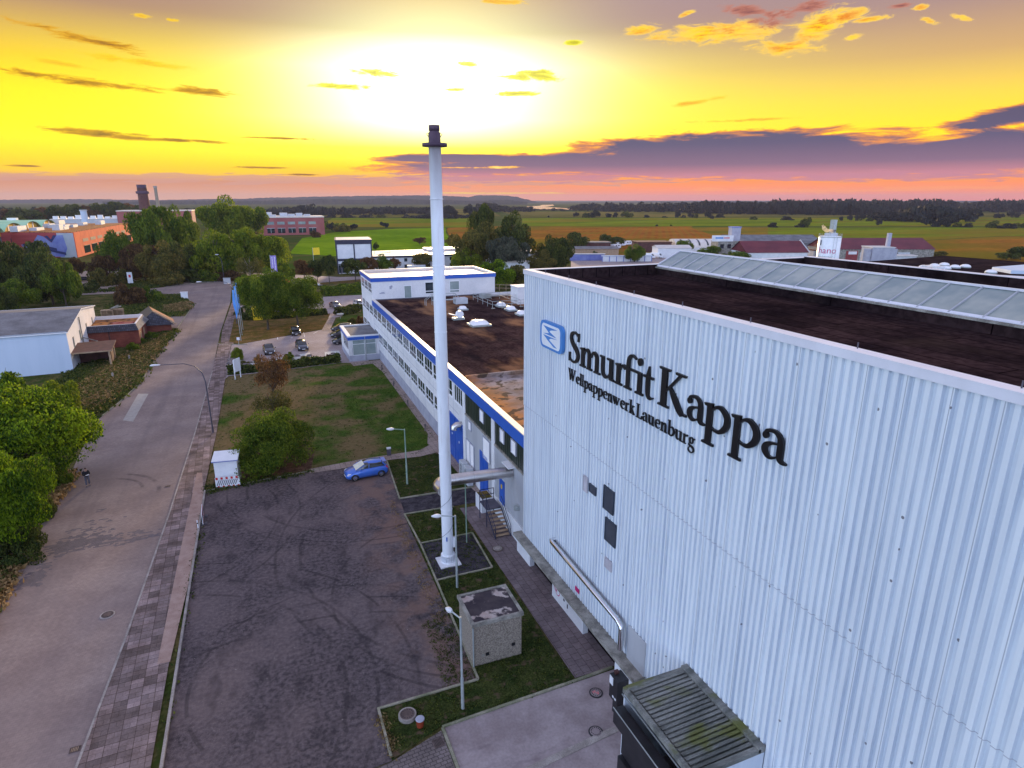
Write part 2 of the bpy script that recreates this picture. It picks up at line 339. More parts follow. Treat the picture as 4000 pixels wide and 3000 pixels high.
mat('path_slab',(.28,.22,.19),(.36,.29,.26),scale=.6,fine=.08,spec=.08)
b,c,pos=edit('path_slab'); setc('path_slab',b,mixc(1.,c,brick(pos,.52,.5,(.9,.9,.9),(1.08,1.07,1.05),(.52,.47,.44),.018,R(90)),'MULTIPLY'))
mat('yard_slab',(.15,.12,.125),(.22,.18,.185),scale=.6,fine=.1,spec=.08)
b,c,pos=edit('yard_slab'); setc('yard_slab',b,mixc(1.,c,brick(pos,.52,.5,(.86,.86,.86),(1.1,1.08,1.08),(.5,.45,.45),.018,R(90)),'MULTIPLY'))
mat('apron_concrete',(.26,.21,.21),(.38,.32,.32),scale=.5,fine=.07,spec=.08)
b,c,pos=edit('apron_concrete'); setc('apron_concrete',b,mixc(mth('MULTIPLY',mrange(pnoise(pos,.7,(.4,1.6,1),5,4,R(35)),.58,.7),.5),c,(.13,.1,.11)))
mat('block_pave',(.13,.105,.1),(.2,.165,.16),scale=.8,fine=.1)
b,c,pos=edit('block_pave'); setc('block_pave',b,mixc(1.,c,brick(pos,.3,.2,(.9,.9,.9),(1.1,1.1,1.1),(.4,.37,.36),.02,R(-4)),'MULTIPLY'))
mat('white_gravel',(.35,.35,.33),(.7,.7,.66),scale=3.,fine=.3)
m=mat('river_water',(.9,.62,.5),(1,.72,.6),scale=.01,rough=.12,metal=.9)
# ---- building materials ----
mat('clad_paint',(.68,.73,.78),(.77,.82,.86),scale=.35,st=(1,1,.06),rough=.5,fine=.03)
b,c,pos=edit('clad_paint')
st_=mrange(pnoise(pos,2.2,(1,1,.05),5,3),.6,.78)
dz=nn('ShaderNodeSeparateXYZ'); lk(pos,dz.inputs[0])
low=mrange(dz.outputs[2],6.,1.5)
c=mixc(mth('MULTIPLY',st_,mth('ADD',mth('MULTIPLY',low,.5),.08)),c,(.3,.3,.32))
sy=nn('ShaderNodeSeparateXYZ'); lk(pos,sy.inputs[0]); gy=mth('FRACT',mth('DIVIDE',mth('ADD',sy.outputs[1],8.4),.31)); c=mixc(mth('MULTIPLY',mth('GREATER_THAN',gy,.5),mrange(pnoise(pos,1.4,(1,3,.15),5,12),.3,.75,.1,.5)),c,(.3,.38,.52)); c=mixc(mth('MULTIPLY',mth('LESS_THAN',mth('FRACT',mth('DIVIDE',sy.outputs[1],1.24)),.022),.55),c,(.16,.18,.24))  # rib recesses tinted dark blue, their shade put into the colour; then sheet joints
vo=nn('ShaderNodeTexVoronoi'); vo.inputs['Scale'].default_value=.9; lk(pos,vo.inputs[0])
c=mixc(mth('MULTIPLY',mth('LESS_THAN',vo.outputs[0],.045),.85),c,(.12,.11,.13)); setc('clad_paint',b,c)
mat('fascia_metal',(.66,.66,.72),(.76,.76,.82),scale=.4,st=(1,1,.4),rough=.45)
mat('white_panel',(.66,.67,.7),(.76,.77,.79),scale=.5,rough=.7,fine=.03)
mat('white_render',(.64,.64,.66),(.74,.73,.74),scale=.4,rough=.85,fine=.04)
mat('plinth_grey',(.33,.34,.42),(.42,.43,.5),scale=.7)
mat('ledge_concrete',(.16,.15,.13),(.36,.34,.3),scale=1.6,fine=.2)
mat('blue_band',(.02,.09,.44),(.03,.12,.5),scale=.3,rough=.4)
mat('blue_door',(.018,.085,.42),(.028,.11,.47),scale=.4,rough=.45)
mat('dark_clad',(.022,.032,.024),(.04,.05,.04),scale=.5,rough=.35,st=(1,1,.2))
mat('grey_clad',(.36,.37,.4),(.46,.47,.5),scale=.4,st=(1,1,.1),rough=.6)
mat('glass',(.012,.02,.028),(.03,.045,.055),scale=.25,rough=.06,spec=1.)
mat('pale_glass',(.2,.26,.26),(.32,.38,.37),scale=.3,rough=.15,spec=.8)
mat('white_frame',(.76,.77,.8),(.82,.83,.85),scale=1,rough=.4)
mat('roof_felt',(.012,.008,.01),(.034,.021,.022),scale=.25,fine=.3,rough=.95,spec=0.)
b,c,pos=edit('roof_felt')
c=mixc(1.,c,brick(pos,7.5,1.02,(.8,.8,.8),(1.25,1.2,1.2),(.1,.08,.1),.03,R(90)),'MULTIPLY'); 
c=mixc(mth('MULTIPLY',mrange(pnoise(pos,.16,(1,1,1),5,9),.52,.68),.5),c,(.055,.036,.03)); setc('roof_felt',b,c)
mat('old_felt',(.028,.016,.018),(.07,.043,.04),scale=.3,fine=.3,rough=.9,spec=0.)
b,c,pos=edit('old_felt')
c=mixc(1.,c,brick(pos,6.,1.,(.8,.8,.8),(1.2,1.15,1.1),(.5,.45,.45),.02,R(88)),'MULTIPLY')
c=mixc(mth('MULTIPLY',mrange(pnoise(pos,.14,(1.3,.5,1),5,5),.5,.64),.85),c,(.3,.155,.08))
c=mixc(mth('MULTIPLY',mrange(pnoise(pos,.3,(1,.6,1),4,14),.6,.7),.7),c,(.012,.01,.012)); setc('old_felt',b,c)
mat('sandy_roof',(.2,.17,.17),(.36,.31,.31),scale=.4,fine=.12,rough=.95,spec=.05)
b,c,pos=edit('sandy_roof')
sx=nn('ShaderNodeSeparateXYZ'); lk(pos,sx.inputs[0])
ed=mrange(mth('ADD',sx.outputs[0],mth('MULTIPLY',pnoise(pos,.5,(1,1,1),4,2),5.)),23.,19.2)
c=mixc(mth('MULTIPLY',ed,.85),c,(.5,.19,.03)); c=mixc(mth('MULTIPLY',mrange(pnoise(pos,.35,(1,1,1),6,8),.48,.62),.6),c,(.2,.12,.07)); c=mixc(mth('MULTIPLY',mrange(pnoise(pos,.9,(1,1,1),6,3),.52,.6),mth('MULTIPLY',mrange(sx.outputs[0],24,20),.9)),c,(.06,.045,.035)); setc('sandy_roof',b,c)
mat('pale_roof',(.62,.55,.5),(.74,.68,.62),scale=.3,rough=.5,fine=.04)
mat('fibre_roof',(.13,.13,.14),(.21,.21,.225),scale=.3,fine=.12,st=(1,1,1),spec=.08)
mat('shed_blue',(.48,.58,.7),(.56,.65,.77),scale=.3,st=(1,1,.1),rough=.6)
mat('brick_red',(.17,.04,.028),(.25,.07,.045),scale=.5,rough=.85)
b,c,pos=edit('brick_red'); setc('brick_red',b,mixc(1.,c,brick(yzpos(pos),.5,.16,(.85,.85,.85),(1.15,1.15,1.15),(.75,.7,.68),.02),'MULTIPLY'))
mat('pink_brick',(.3,.085,.085),(.37,.12,.115),scale=.1)
mat('mural_red',(.33,.05,.055),(.45,.08,.075),scale=.3,st=(.1,.1,4))
mat('mural_orange',(.62,.065,.012),(.74,.1,.02),scale=.2)
mat('mural_blue',(.12,.15,.42),(.24,.29,.55),scale=.15)
mat('mural_navy',(.02,.03,.1),(.04,.05,.16),scale=.2)
mat('mural_pale',(.33,.4,.42),(.44,.45,.5),scale=.15)
mat('dark_tile',(.025,.03,.05),(.05,.055,.08),scale=1.5,rough=.5)
b,c,pos=edit('dark_tile'); setc('dark_tile',b,mixc(1.,c,brick(pos,.3,.34,(.6,.6,.6),(1.4,1.4,1.4),(.3,.3,.3),.04),'MULTIPLY'))
mat('red_tile',(.2,.03,.035),(.3,.05,.05),scale=.8,rough=.6)
mat('rust_metal',(.07,.03,.028),(.12,.05,.045),scale=1)
mat('maroon_roof',(.1,.012,.024),(.15,.022,.034),scale=.2,rough=.6)
mat('green_roof',(.28,.55,.33),(.42,.66,.42),scale=.1,rough=.6)
mat('yellow_wall',(.55,.33,.03),(.7,.42,.05),scale=.2)
mat('timber',(.3,.2,.12),(.42,.3,.2),scale=2)
mat('black_metal',(.012,.012,.014),(.022,.02,.024),scale=2,rough=.45)
mat('black_letter',(.006,.005,.007),(.01,.009,.011),scale=2,rough=.4)
mat('navy_frame',(.02,.022,.05),(.035,.035,.07),scale=1,rough=.5)
mat('galv',(.34,.38,.38),(.46,.5,.5),scale=1.5,rough=.45,metal=.4)
mat('green_galv',(.17,.27,.2),(.3,.38,.32),scale=1.5,rough=.5)
mat('dark_pole',(.06,.055,.075),(.1,.09,.11),scale=1.5,rough=.5)
mat('steel',(.55,.52,.52),(.66,.63,.62),scale=1.,rough=.28,metal=1.)
mat('chrome',(.7,.7,.72),(.8,.8,.82),scale=2.,rough=.12,metal=1.)
mat('chimney_paint',(.7,.73,.78),(.79,.81,.85),scale=.5,st=(1,1,.15),rough=.5,fine=.02)
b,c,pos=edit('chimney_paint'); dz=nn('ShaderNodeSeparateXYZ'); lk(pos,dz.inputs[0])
c=mixc(mth('MULTIPLY',mrange(mth('ADD',dz.outputs[2],mth('MULTIPLY',pnoise(pos,1.2,(1,1,.25),4),3.)),25.,31.),.85),c,(.12,.07,.07))  # backlit silhouette darkening of the shaft top, put into the colour
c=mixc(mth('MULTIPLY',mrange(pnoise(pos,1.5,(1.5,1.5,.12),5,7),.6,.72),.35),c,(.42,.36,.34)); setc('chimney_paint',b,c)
mat('dark_cap',(.06,.035,.06),(.1,.06,.09),scale=1.2,rough=.7)
mat('white_plastic',(.74,.76,.8),(.82,.84,.87),scale=1,rough=.4)
mat('lamp_glass',(.7,.7,.72),(.8,.8,.82),scale=1,rough=.3)
mat('ac_grey',(.45,.47,.5),(.55,.57,.6),scale=1,rough=.5)
mat('pebble_dash',(.15,.125,.1),(.34,.29,.24),scale=14,rough=.95,bump=.3,detail=3)
mat('hut_roof',(.03,.022,.03),(.06,.045,.05),scale=1)
b,c,pos=edit('hut_roof'); setc('hut_roof',b,mixc(mrange(pnoise(pos,1.1,(1,1,1),7,6),.53,.6),c,mixc(pnoise(pos,2.,(1,1,1),4,3),(.3,.17,.13),(.6,.58,.56))))
mat('moss_roof',(.09,.095,.085),(.24,.24,.22),scale=1.2,st=(.4,2,1),fine=.2)
b,c,pos=edit('moss_roof'); setc('moss_roof',b,mixc(mth('MULTIPLY',mrange(pnoise(pos,.8,(.6,1,1),5,6),.5,.62),.8),c,(.12,.13,.02)))
mat('louvre_dark',(.025,.035,.055),(.045,.055,.08),scale=1,rough=.5)
mat('louvre_light',(.4,.38,.42),(.5,.48,.52),scale=1,rough=.5)
mat('logo_blue',(.055,.21,.55),(.075,.25,.6),scale=.5,rough=.4)
mat('red_paint',(.5,.015,.02),(.6,.03,.035),scale=2,rough=.5)
mat('magenta_paint',(.45,.01,.12),(.55,.02,.16),scale=2,rough=.5)
mat('pink_spray',(.8,.12,.16),(.9,.2,.22),scale=2)
mat('yellow_paint',(.75,.5,.01),(.85,.6,.02),scale=1,rough=.5)
mat('purple_cloth',(.25,.2,.55),(.32,.26,.62),scale=1)
mat('blue_cloth',(.1,.33,.78),(.16,.42,.85),scale=1.5)
mat('orange_plastic',(.2,.03,.015),(.27,.045,.02),scale=2,rough=.5)
mat('iron',(.06,.04,.035),(.13,.09,.08),scale=3,rough=.6)
mat('stone_dark',(.08,.07,.08),(.25,.2,.18),scale=2)
mat('bark',(.045,.035,.025),(.09,.07,.05),scale=3,st=(1,1,.3),bump=.5)
mat('pale_bark',(.2,.17,.13),(.3,.26,.2),scale=3)
mat('rubber',(.01,.01,.011),(.02,.02,.021),scale=3,rough=.7)
mat('alloy',(.5,.5,.52),(.62,.62,.65),scale=2,rough=.3,metal=.8)
mat('car_glass',(.01,.014,.018),(.02,.026,.03),scale=2,rough=.05,spec=1.)
mat('headlamp',(.8,.8,.82),(.9,.9,.92),scale=2,rough=.1)
mat('skylight_glass',(.2,.25,.25),(.36,.38,.34),scale=.5,rough=.22,spec=.6,detail=3)
mat('dome_white',(.78,.78,.8),(.86,.86,.88),scale=1,rough=.25)
def paint(name,c): return mat(name,tuple(k*.9 for k in c),tuple(k*1.1 for k in c),scale=.5,rough=.3,coat=1.,obj=True,metal=.25)
def leafmat(name,c1,c2,tr=.35):
    m=bpy.data.materials.new(name); m.use_nodes=True
    global nt,NL
    nt=m.node_tree; NL=nt.links; b=nt.nodes['Principled BSDF']
    oi=nn('ShaderNodeObjectInfo'); g=nn('ShaderNodeTexCoord').outputs['Object']
    mp=nn('ShaderNodeMapping'); lk(g,mp.inputs[0]); mp.inputs['Scale'].default_value=(1,1,1)
    n=nn('ShaderNodeTexNoise'); n.inputs['Scale'].default_value=2.4; n.inputs['Detail'].default_value=3; lk(mp.outputs[0],n.inputs[0])
    gi=nn('ShaderNodeNewGeometry')
    f=mth('ADD',mth('MULTIPLY',n.outputs[0],.75),mth('MULTIPLY',gi.outputs['Random Per Island'],.35))
    c=mixc(mrange(f,.4,.74),c1,c2)
    c=mixc(1.,c,mixc(oi.outputs['Random'],(.78,.82,.8),(1.2,1.12,1.1)),'MULTIPLY')
    lk(c,b.inputs['Base Color']); b.inputs['Roughness'].default_value=.7; b.inputs['Specular IOR Level'].default_value=.15
    t=nn('ShaderNodeBsdfTranslucent'); lk(c,t.inputs[0]); ms=nn('ShaderNodeMixShader'); ms.inputs[0].default_value=tr
    lk(b.outputs[0],ms.inputs[1]); lk(t.outputs[0],ms.inputs[2]); lk(ms.outputs[0],nt.nodes['Material Output'].inputs[0]); MT[name]=m; return m
leafmat('leaf_lime',(.028,.075,.004),(.25,.37,.012),.45)
leafmat('leaf_green',(.04,.085,.008),(.17,.23,.018),.4)
leafmat('leaf_mid',(.08,.14,.01),(.27,.32,.02),.5)
leafmat('leaf_dark',(.025,.045,.01),(.11,.13,.024),.3)
leafmat('leaf_rust',(.07,.04,.02),(.18,.1,.035))
leafmat('leaf_olive',(.06,.07,.016),(.19,.16,.035))
leafmat('leaf_far',(.015,.022,.022),(.035,.042,.035),.15)
leafmat('leaf_grey',(.05,.065,.045),(.12,.13,.09))
leafmat('leaf_pale',(.1,.085,.06),(.2,.16,.1))
leafmat('grass_blade',(.03,.06,.01),(.13,.15,.03))
leafmat('straw_blade',(.2,.13,.05),(.46,.32,.15))
G_=MT
# ---------------- ground sheets ----------------
def struct(name,mb,m): return tag(mb.build(name,m),kind='structure')
def px_sheet(name,pts,z,m): return struct(name,MB().sheet([P(*p) for p in pts],z),G_[m])
# main ground: one sheet to the horizon
mb=MB(); mb.add([(-14000,-800,-.06),(14000,-800,-.06),(14000,16000,-.06),(-14000,16000,-.06)],[(0,1,2,3)]); struct('ground',mb,G_['field'])
mb=MB().sheet([(-90,-10),(130,-10),(150,120),(130,225),(60,235),(20,228),(-20,250),(-90,260)],-.03); struct('rough_ground',mb,G_['rough_grass'])
# fields
px_sheet('green_field',[(1130,990),(1180,930),(1320,905),(1560,893),(1750,890),(1740,905),(1760,940),(1830,1010),(1690,1020)],-.02,'bright_field')
px_sheet('meadow',[(1240,885),(1300,852),(1900,852),(1900,888),(1500,888)],-.02,'green_field')
px_sheet('pale_field',[(1140,838),(1240,815),(1900,816),(1960,845),(1260,848)],-.02,'olive_field')
px_sheet('stubble_field',[(1740,890),(1900,884),(2700,884),(2900,960),(3000,1020),(2200,1010),(1830,1010),(1770,950)],-.02,'brown_field')
px_sheet('meadow',[(2040,852),(4300,848),(4300,884),(2040,883)],-.02,'green_field')
px_sheet('pale_field',[(1950,826),(4300,832),(4300,845),(2040,849)],-.02,'olive_field')
px_sheet('green_field',[(3000,889),(4500,887),(4500,918),(3900,922),(3500,944),(3000,944)],-.02,'green_field')
px_sheet('rust_field',[(2690,887),(3000,889),(3000,946),(3500,946),(3300,1020),(3010,1030),(2910,960)],-.015,'rust_field')
px_sheet('stubble_field',[(3500,946),(3900,924),(4500,918),(4500,1040),(3300,1030)],-.015,'brown_field')
# river
px_sheet('river_water',[(2045,810),(2060,806),(2115,803.5),(2110,800.5),(2160,799),(2165,803),(2130,808),(2240,815),(2240,821),(2140,818),(2090,817),(2065,815)],-.012,'river_water')
px_sheet('river_water',[(2360,819),(2420,818),(2425,822),(2362,823)],-.012,'river_water')
px_sheet('river_water',[(3945,833),(4000,832),(4100,833),(4100,836),(3950,836)],-.012,'river_water')
# roads
roadR=[(215,3200),(300,3000),(490,2500),(665,2000),(760,1700),(830,1450),(860,1300),(900,1180),(905,1130),(925,1100)]
roadL=[(-500,3100),(-330,2700),(0,2330),(110,2100),(200,1960),(285,1830),(370,1650),(400,1625),(470,1570),(545,1500),(610,1400),(740,1215),(752,1190),(735,1165),(690,1150),(560,1142),(320,1152)]
far=[(320,1135),(560,1130),(640,1122),(700,1100),(925,1095)]
rp=[P(*q) for q in roadR]+[P(*q) for q in reversed(far)]+[P(*q) for q in reversed(roadL)]
struct('road',MB().sheet(rp,0),G_['road_paver'])
px_sheet('road',[(905,1112),(925,1062),(1330,1082),(1480,1078),(1480,1110),(1330,1112),(925,1128)],.004,'parking_paver')
px_sheet('road',[(2230,1062),(2230,1005),(2700,985),(2700,1062)],.0,'parking_paver')
px_sheet('side_lane',[(640,1238),(735,1235),(700,1285),(660,1285),(620,1262)],.006,'road_paver')
px_sheet('road_patch',[(540,1538),(580,1538),(520,1647),(480,1642)],.005,'patch_light')
# dark replacement pavers, a scatter of small staggered stones
random.seed(5); mb=MB(); cells=set()
def paver_scatter(cx,cy,rx,ry,n):
    X0,Y0=P(cx,cy); X1,_=P(cx+rx,cy); _,Y1=P(cx,cy-ry); rx_=abs(X1-X0); ry_=abs(Y1-Y0)
    for _ in range(n):
        x=random.gauss(0,.5)*rx_; y=random.gauss(0,.5)*ry_; cx_=round((X0+x)/.24); cy_=round((Y0+y)/.17)
        for k in range(random.randint(1,3)): cells.add((cx_+k,cy_)); 
        if random.random()<.4: cells.add((cx_+1,cy_+1))
for a_ in ((265,2135,75,26,120),(400,2115,150,22,60),(330,2080,120,60,40),(530,2110,60,12,30),(100,2270,42,32,70),(150,2215,30,40,22),(280,2130,170,22,50)): paver_scatter(*a_)
for i,j in cells: mb.sheet([(i*.24+.12*(j%2),j*.17),(i*.24+.23+.12*(j%2),j*.17),(i*.24+.23+.12*(j%2),j*.17+.16),(i*.24+.12*(j%2),j*.17+.16)],.005)
struct('road_patch',mb,G_['paver_patch'])
# sidewalk
walkR=[(560,3200),(590,3000),(660,2600),(740,2250),(790,1950),(845,1700),(880,1480),(892,1400)]
struct('sidewalk',MB().sheet([P(*q) for q in roadR[:6]]+[P(855,1345),P(905,1340)]+[P(*q) for q in reversed(walkR)],.09),G_['slab_walk'])
struct('sidewalk_verge',MB().sheet([P(615,2600),P(700,2180),P(770,1850),P(790,1850),P(797,1950),P(745,2250),P(665,2590)],.094),G_['grit_strip'])
struct('sidewalk',MB().sheet([P(862,1338),P(868,1290),P(906,1180),P(920,1130),P(926,1180),P(920,1250),P(912,1345)],.02),G_['slab_walk'])
struct('kerb',MB().kerb([P(*q) for q in roadR[:6]],.12,0,.1),G_['kerb_stone'])
struct('kerb',MB().kerb([P(850,1342),P(870,1347),P(965,1345)],.14,0,.1),G_['mossy_kerb'])
struct('kerb',MB().kerb([P(*q) for q in [(-330,2700),(0,2330),(110,2100),(200,1960),(285,1830)]],.35,-.02,.04),G_['grit_strip'])
struct('kerb',MB().kerb([P(*q) for q in [(400,1625),(470,1570),(545,1500),(610,1400),(740,1215),(752,1190),(735,1165),(690,1150)]],.14,-.02,.1),G_['mossy_kerb'])
struct('kerb',MB().kerb([P(*q) for q in [(645,1127),(700,1112),(905,1096)]],.2,-.02,.1),G_['mossy_kerb'])
# gravel lot and its edging
lotp=[(-6.0,57.6),(3.7,58.5),(10.4,58.6),(9.8,49.5),(13.6,49.7),(13.6,46.3),(9.5,46.6),(9.0,26.7),(3.6,26.7),(3.6,23.4),(-1,23.0),(-7,20),(-6.2,27)]
struct('gravel_lot',MB().sheet(lotp,.004),G_['gravel'])
struct('kerb',MB().kerb([(-7,19),(-6.25,27),(-6.1,44),(-5.95,57.6)],.14,0,.16),G_['kerb_stone'])
struct('kerb',MB().kerb([(-5.95,57.6),(3.7,58.6),(4.1,58.75)],.08,0,.1),G_['mossy_kerb'])
# lawns
struct('lawn',MB().sheet([P(*q) for q in [(803,1915),(845,1700),(880,1480),(896,1472),(1330,1418),(1490,1418),(1700,1700),(1700,1755),(1640,1775),(1440,1790),(1235,1838)]],.03),G_['lawn'])
struct('soil_bed',MB().sheet([P(*q) for q in [(830,1900),(850,1790),(930,1780),(1100,1690),(1230,1760),(1215,1838),(1000,1872)]],.036),G_['soil'])
struct('sunny_lawn',MB().sheet([P(*q) for q in [(895,1335),(915,1245),(1290,1225),(1265,1285),(935,1345)]],.03),G_['dry_lawn'])
struct('verge_lawn',MB().sheet([P(*q) for q in [(1296,1288),(1315,1240),(1440,1210),(1440,1262),(1390,1275)]],.03),G_['lawn'])
struct('verge_lawn',MB().sheet([P(*q) for q in [(1255,1160),(1260,1108),(1415,1100),(1415,1152)]],.03),G_['lawn'])
struct('verge_lawn',MB().sheet([P(*q) for q in [(1100,1118),(1420,1090),(1420,1102),(1255,1112)]],.034),G_['dry_lawn'])
# yard: grass and gravel compartments right of the lot
struct('yard_grass',MB().sheet([(3.6,23.4),(3.6,26.7),(9.0,26.7),(9.5,46.6),(13.5,46.4),(14.0,46.0),(13.8,24.7),(6.4,24.5)],.03),G_['verge'])
struct('yard_grass',MB().sheet([(9.8,49.6),(10.5,57.9),(16.0,58.4),(16.0,49.4)],.03),G_['verge'])
struct('yard_gravel',MB().sheet([(9.45,36.5),(9.6,41.6),(13.7,41.6),(13.4,36.5)],.036),G_['dark_gravel'])
struct('yard_gravel',MB().sheet([(9.6,46.7),(9.8,49.5),(17.,49.2),(16.3,46.4)],.012),G_['dark_gravel'])
kb=MB()
for l in ([(9.0,26.7),(9.42,36.5),(9.6,41.6),(9.55,46.6),(13.7,46.4)],[(9.42,36.5),(13.5,36.5)],[(13.5,36.5),(13.75,41.6)],[(9.6,41.6),(13.75,41.6)],[(3.6,23.6),(3.6,26.7),(9.0,26.7)],[(10.45,58.2),(9.8,49.55),(16.6,49.35)],[(6.3,24.35),(13.8,24.62),(16.2,24.75)]):
    kb.kerb(l,.12,0,.1)
struct('kerb',kb,G_['mossy_kerb'])
# paths
struct('path',MB().sheet([(14.1,45.9),(16.5,45.6),(16.5,24.8),(13.9,24.8)],.04),G_['yard_slab'])
struct('path',MB().sheet([(16.6,46.5),(17.6,46.5),(17.7,60),(17.9,99.6),(13,99.5),(13.2,97.2),(16.2,97.6),(16.7,92),(16.2,64),(15.4,61.2),(15.7,58),(16.0,58.4),(16.2,49.5)],.045),G_['path_slab'])
struct('path',MB().sheet([P(*q) for q in [(1210,1850),(1208,1834),(1440,1790),(1640,1760),(1715,1720),(1740,1760),(1640,1785),(1500,1800),(1320,1835)]],.05),G_['path_slab'])
struct('path',MB().sheet([P(1255,1294),P(1285,1240),P(1312,1240),P(1290,1290)],.05),G_['path_slab'])
# apron and paving at the bottom
struct('concrete_apron',MB().sheet([(6.4,24.3),(16.3,24.6),(16.3,12),(6.4,12)],.01),G_['apron_concrete'])
struct('loading_ramp',MB().prism([(6.4,20.1),(13.6,20.9),(16.3,21),(16.3,8),(6.4,8)],.0,.02),G_['apron_concrete'])
struct('kerb',MB().kerb([(6.4,20.25),(10.2,20.6),(14.2,21.0)],.35,.0,.05),G_['kerb_stone'])
struct('paving',MB().sheet([(-3,22.6),(3.6,23.35),(6.2,24.2),(6.2,14),(-3,14)],.012),G_['block_pave'])
struct('kerb',MB().kerb([(6.3,24.3),(6.3,14)],.14,0,.08),G_['mossy_kerb'])
# car park
struct('car_park',MB().sheet([P(*q) for q in [(892,1400),(905,1345),(935,1345),(1265,1287),(1290,1288),(1390,1275),(1440,1265),(1440,1420),(1330,1421),(893,1470),(880,1480),(862,1480),(868,1350)]],.012),G_['parking_paver'])
struct('car_park',MB().sheet([P(*q) for q in [(925,1245),(935,1195),(1262,1158),(1420,1146),(1470,1140),(1470,1240),(1312,1240),(1290,1242)]],.012),G_['parking_paver'])
ln=MB()
for x,y,x2,y2 in ((1026,1315,1027,1330),(1083,1311,1085,1326),(1186,1299,1190,1316),(1225,1303,1240,1295),(1140,1318,1141,1322)):
    ln.kerb([P(x,y),P(x2,y2)],.12,.014,.02)
struct('parking_lines',ln,G_['white_panel'])
# muddy forecourt of the far works
px_sheet('forecourt',[(270,1080),(330,1060),(420,1030),(470,1010),(560,1060),(500,1130),(330,1140)],-.02,'path_slab')
# ================= big hall =================
XW=16.35
hall=empty('factory_hall',(XW,37.6,0),'tall windowless hall clad in pale corrugated sheet with a flat dark roof','factory hall')
def ribs(y0,y1,z0,z1,off,x=0.,pitch=.31,d=.09):
    m=MB(); prof=[]; y=y0
    while y<y1-.01:
        for dy,dx in ((0,0),(.14,0),(.17,d),(.275,d)): 
            if y+dy<=y1: prof.append((y+dy,dx))
        y+=pitch
    prof.append((y1,0))
    vs_=[];fs=[]
    for yy,dx in prof: vs_+=[(x+off+dx,yy,z0),(x+off+dx,yy,z1)]
    for i in range(len(prof)-1): fs.append((2*i,2*i+1,2*i+3,2*i+2))
    return m.add(vs_,fs)
# local coords: x from the wall plane, y negative towards the viewer
m=ribs(-46,0,1.6,11.6,0.0); n=ribs(-46,0,11.5,20.42,-.03); m.add(n.v,n.f); ribs(-46,0,11.478,11.5,-.031).build('lap_joint',G_['plinth_grey'],hall)
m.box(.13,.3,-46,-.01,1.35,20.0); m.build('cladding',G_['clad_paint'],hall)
m=MB().box(.09,24,-.25,0,0,20.1).box(23.7,24,-46,-.25,0,20.1).box(.3,23.7,-46,-45.7,0,20.1); m.build('rear_walls',G_['grey_clad'],hall)
MB().box(.3,23.7,-45.7,-.25,19.8,20.0).build('roof',G_['roof_felt'],hall)
f=MB().box(-.09,.42,-46,.06,20.4,20.66).box(-.1,.43,-46,.07,20.66,20.69); 
f.build('fascia',G_['fascia_metal'],hall)
p=MB().box(.421,.5,-46,-.4,20.0,20.62).box(.43,23.6,-.4,.05,20.0,20.66).box(23.5,24.1,-46,-.4,20.0,20.75).build('parapet',G_['roof_felt'],hall)
MB().box(.43,24.1,-.42,.075,20.66,20.69).box(23.48,24.12,-46,-.43,20.75,20.78).build('coping',G_['fascia_metal'],hall)
for y in (-2.5,-5.6,-8.7,-12.3,-16,-20,-24.5,-29): MB().box(.3,.33,y,y+.03,20.69,20.88).build('lightning_pin',G_['dark_pole'],hall)
# ridge glazing
sk=empty('roof_skylight',(26.3,37.2,20.0),'long sloping glazed roof light running the length of the hall roof','roof light')
L=44; g=MB(); wd=1.9; ht=.95; b0=.55
g.add([(0,0,b0),(wd,0,b0+ht),(wd,-L,b0+ht),(0,-L,b0)],[(0,3,2,1)])
g.build('glazing',G_['skylight_glass'],sk)
MB().box(-.08,2*wd,-L,.1,0,b0-.06).build('upstand',G_['roof_felt'],sk)
MB().box(-.2,0,-L,.12,b0-.12,b0-.03).build('gutter',G_['ledge_concrete'],sk)
MB().add([(wd+.05,.0,b0+ht-.02),(2*wd,.0,b0-.05),(2*wd,-L,b0-.05),(wd+.05,-L,b0+ht-.02)],[(0,1,2,3)]).add([(0,.02,b0-.05),(wd,.02,b0+ht),(2*wd,.02,b0-.05)],[(0,1,2)]).build('rear_slope',G_['roof_felt'],sk)
y=0
while y>-L:
    MB().obox((-.03,y-.03,b0+.0),(wd+.03,0,ht),(0,.06,0),(-.02,0,.06)).build('glazing_bar',G_['grey_clad'],sk); y-=1.36
MB().obox((wd-.07,-L,b0+ht+.0),(.14,0,0),(0,L+.05,0),(0,0,.09)).obox((-.06,.0,b0+.0),(wd+.06,0,ht),(0,.08,0),(0,0,.1)).obox((-.06,-L,b0-.02),(.12,0,.06),(0,L,0),(0,0,.05)).build('ridge_flashing',G_['fascia_metal'],sk)
# plinth, ledge
def pl(y0,y1): return (-.35,-.0,y0-37.6,y1-37.6,0,1.3)
for s in ((35.6,37.95),(27.8,32.0),(18.9,24.2)): MB().box(*pl(*s)).build('base_wall',G_['white_panel'],hall)
MB().box(.12,.3,-46,0,0,1.33).build('recess_wall',G_['roof_felt'],hall)  # near-black wall: the shade of the openings under the ledge put into colour
MB().box(-.62,.05,-15.6,.45,1.32,1.56).build('ledge',G_['ledge_concrete'],hall)
def louvre(y0,y1,z0,z1,mt,d=.08):
    e=MB(); t=.05
    e.box(-d,.0,y0,y1,z0,z0+t).box(-d,.0,y0,y1,z1-t,z1).box(-d,.0,y0,y0+t,z0+t,z1-t).box(-d,.0,y1-t,y1,z0+t,z1-t)
    fr=e.build('vent_grille',G_[mt],hall)
    s=MB(); z=z0+t
    while z<z1-t-.04: s.obox((-d+.01,y0+t,z),(.05,0,.06),(0,y1-y0-2*t,0),(0,0,.015)); z+=.12
    s.box(-.02,0,y0+t,y1-t,z0+t,z1-t)
    s.build('slats',G_[mt],fr)
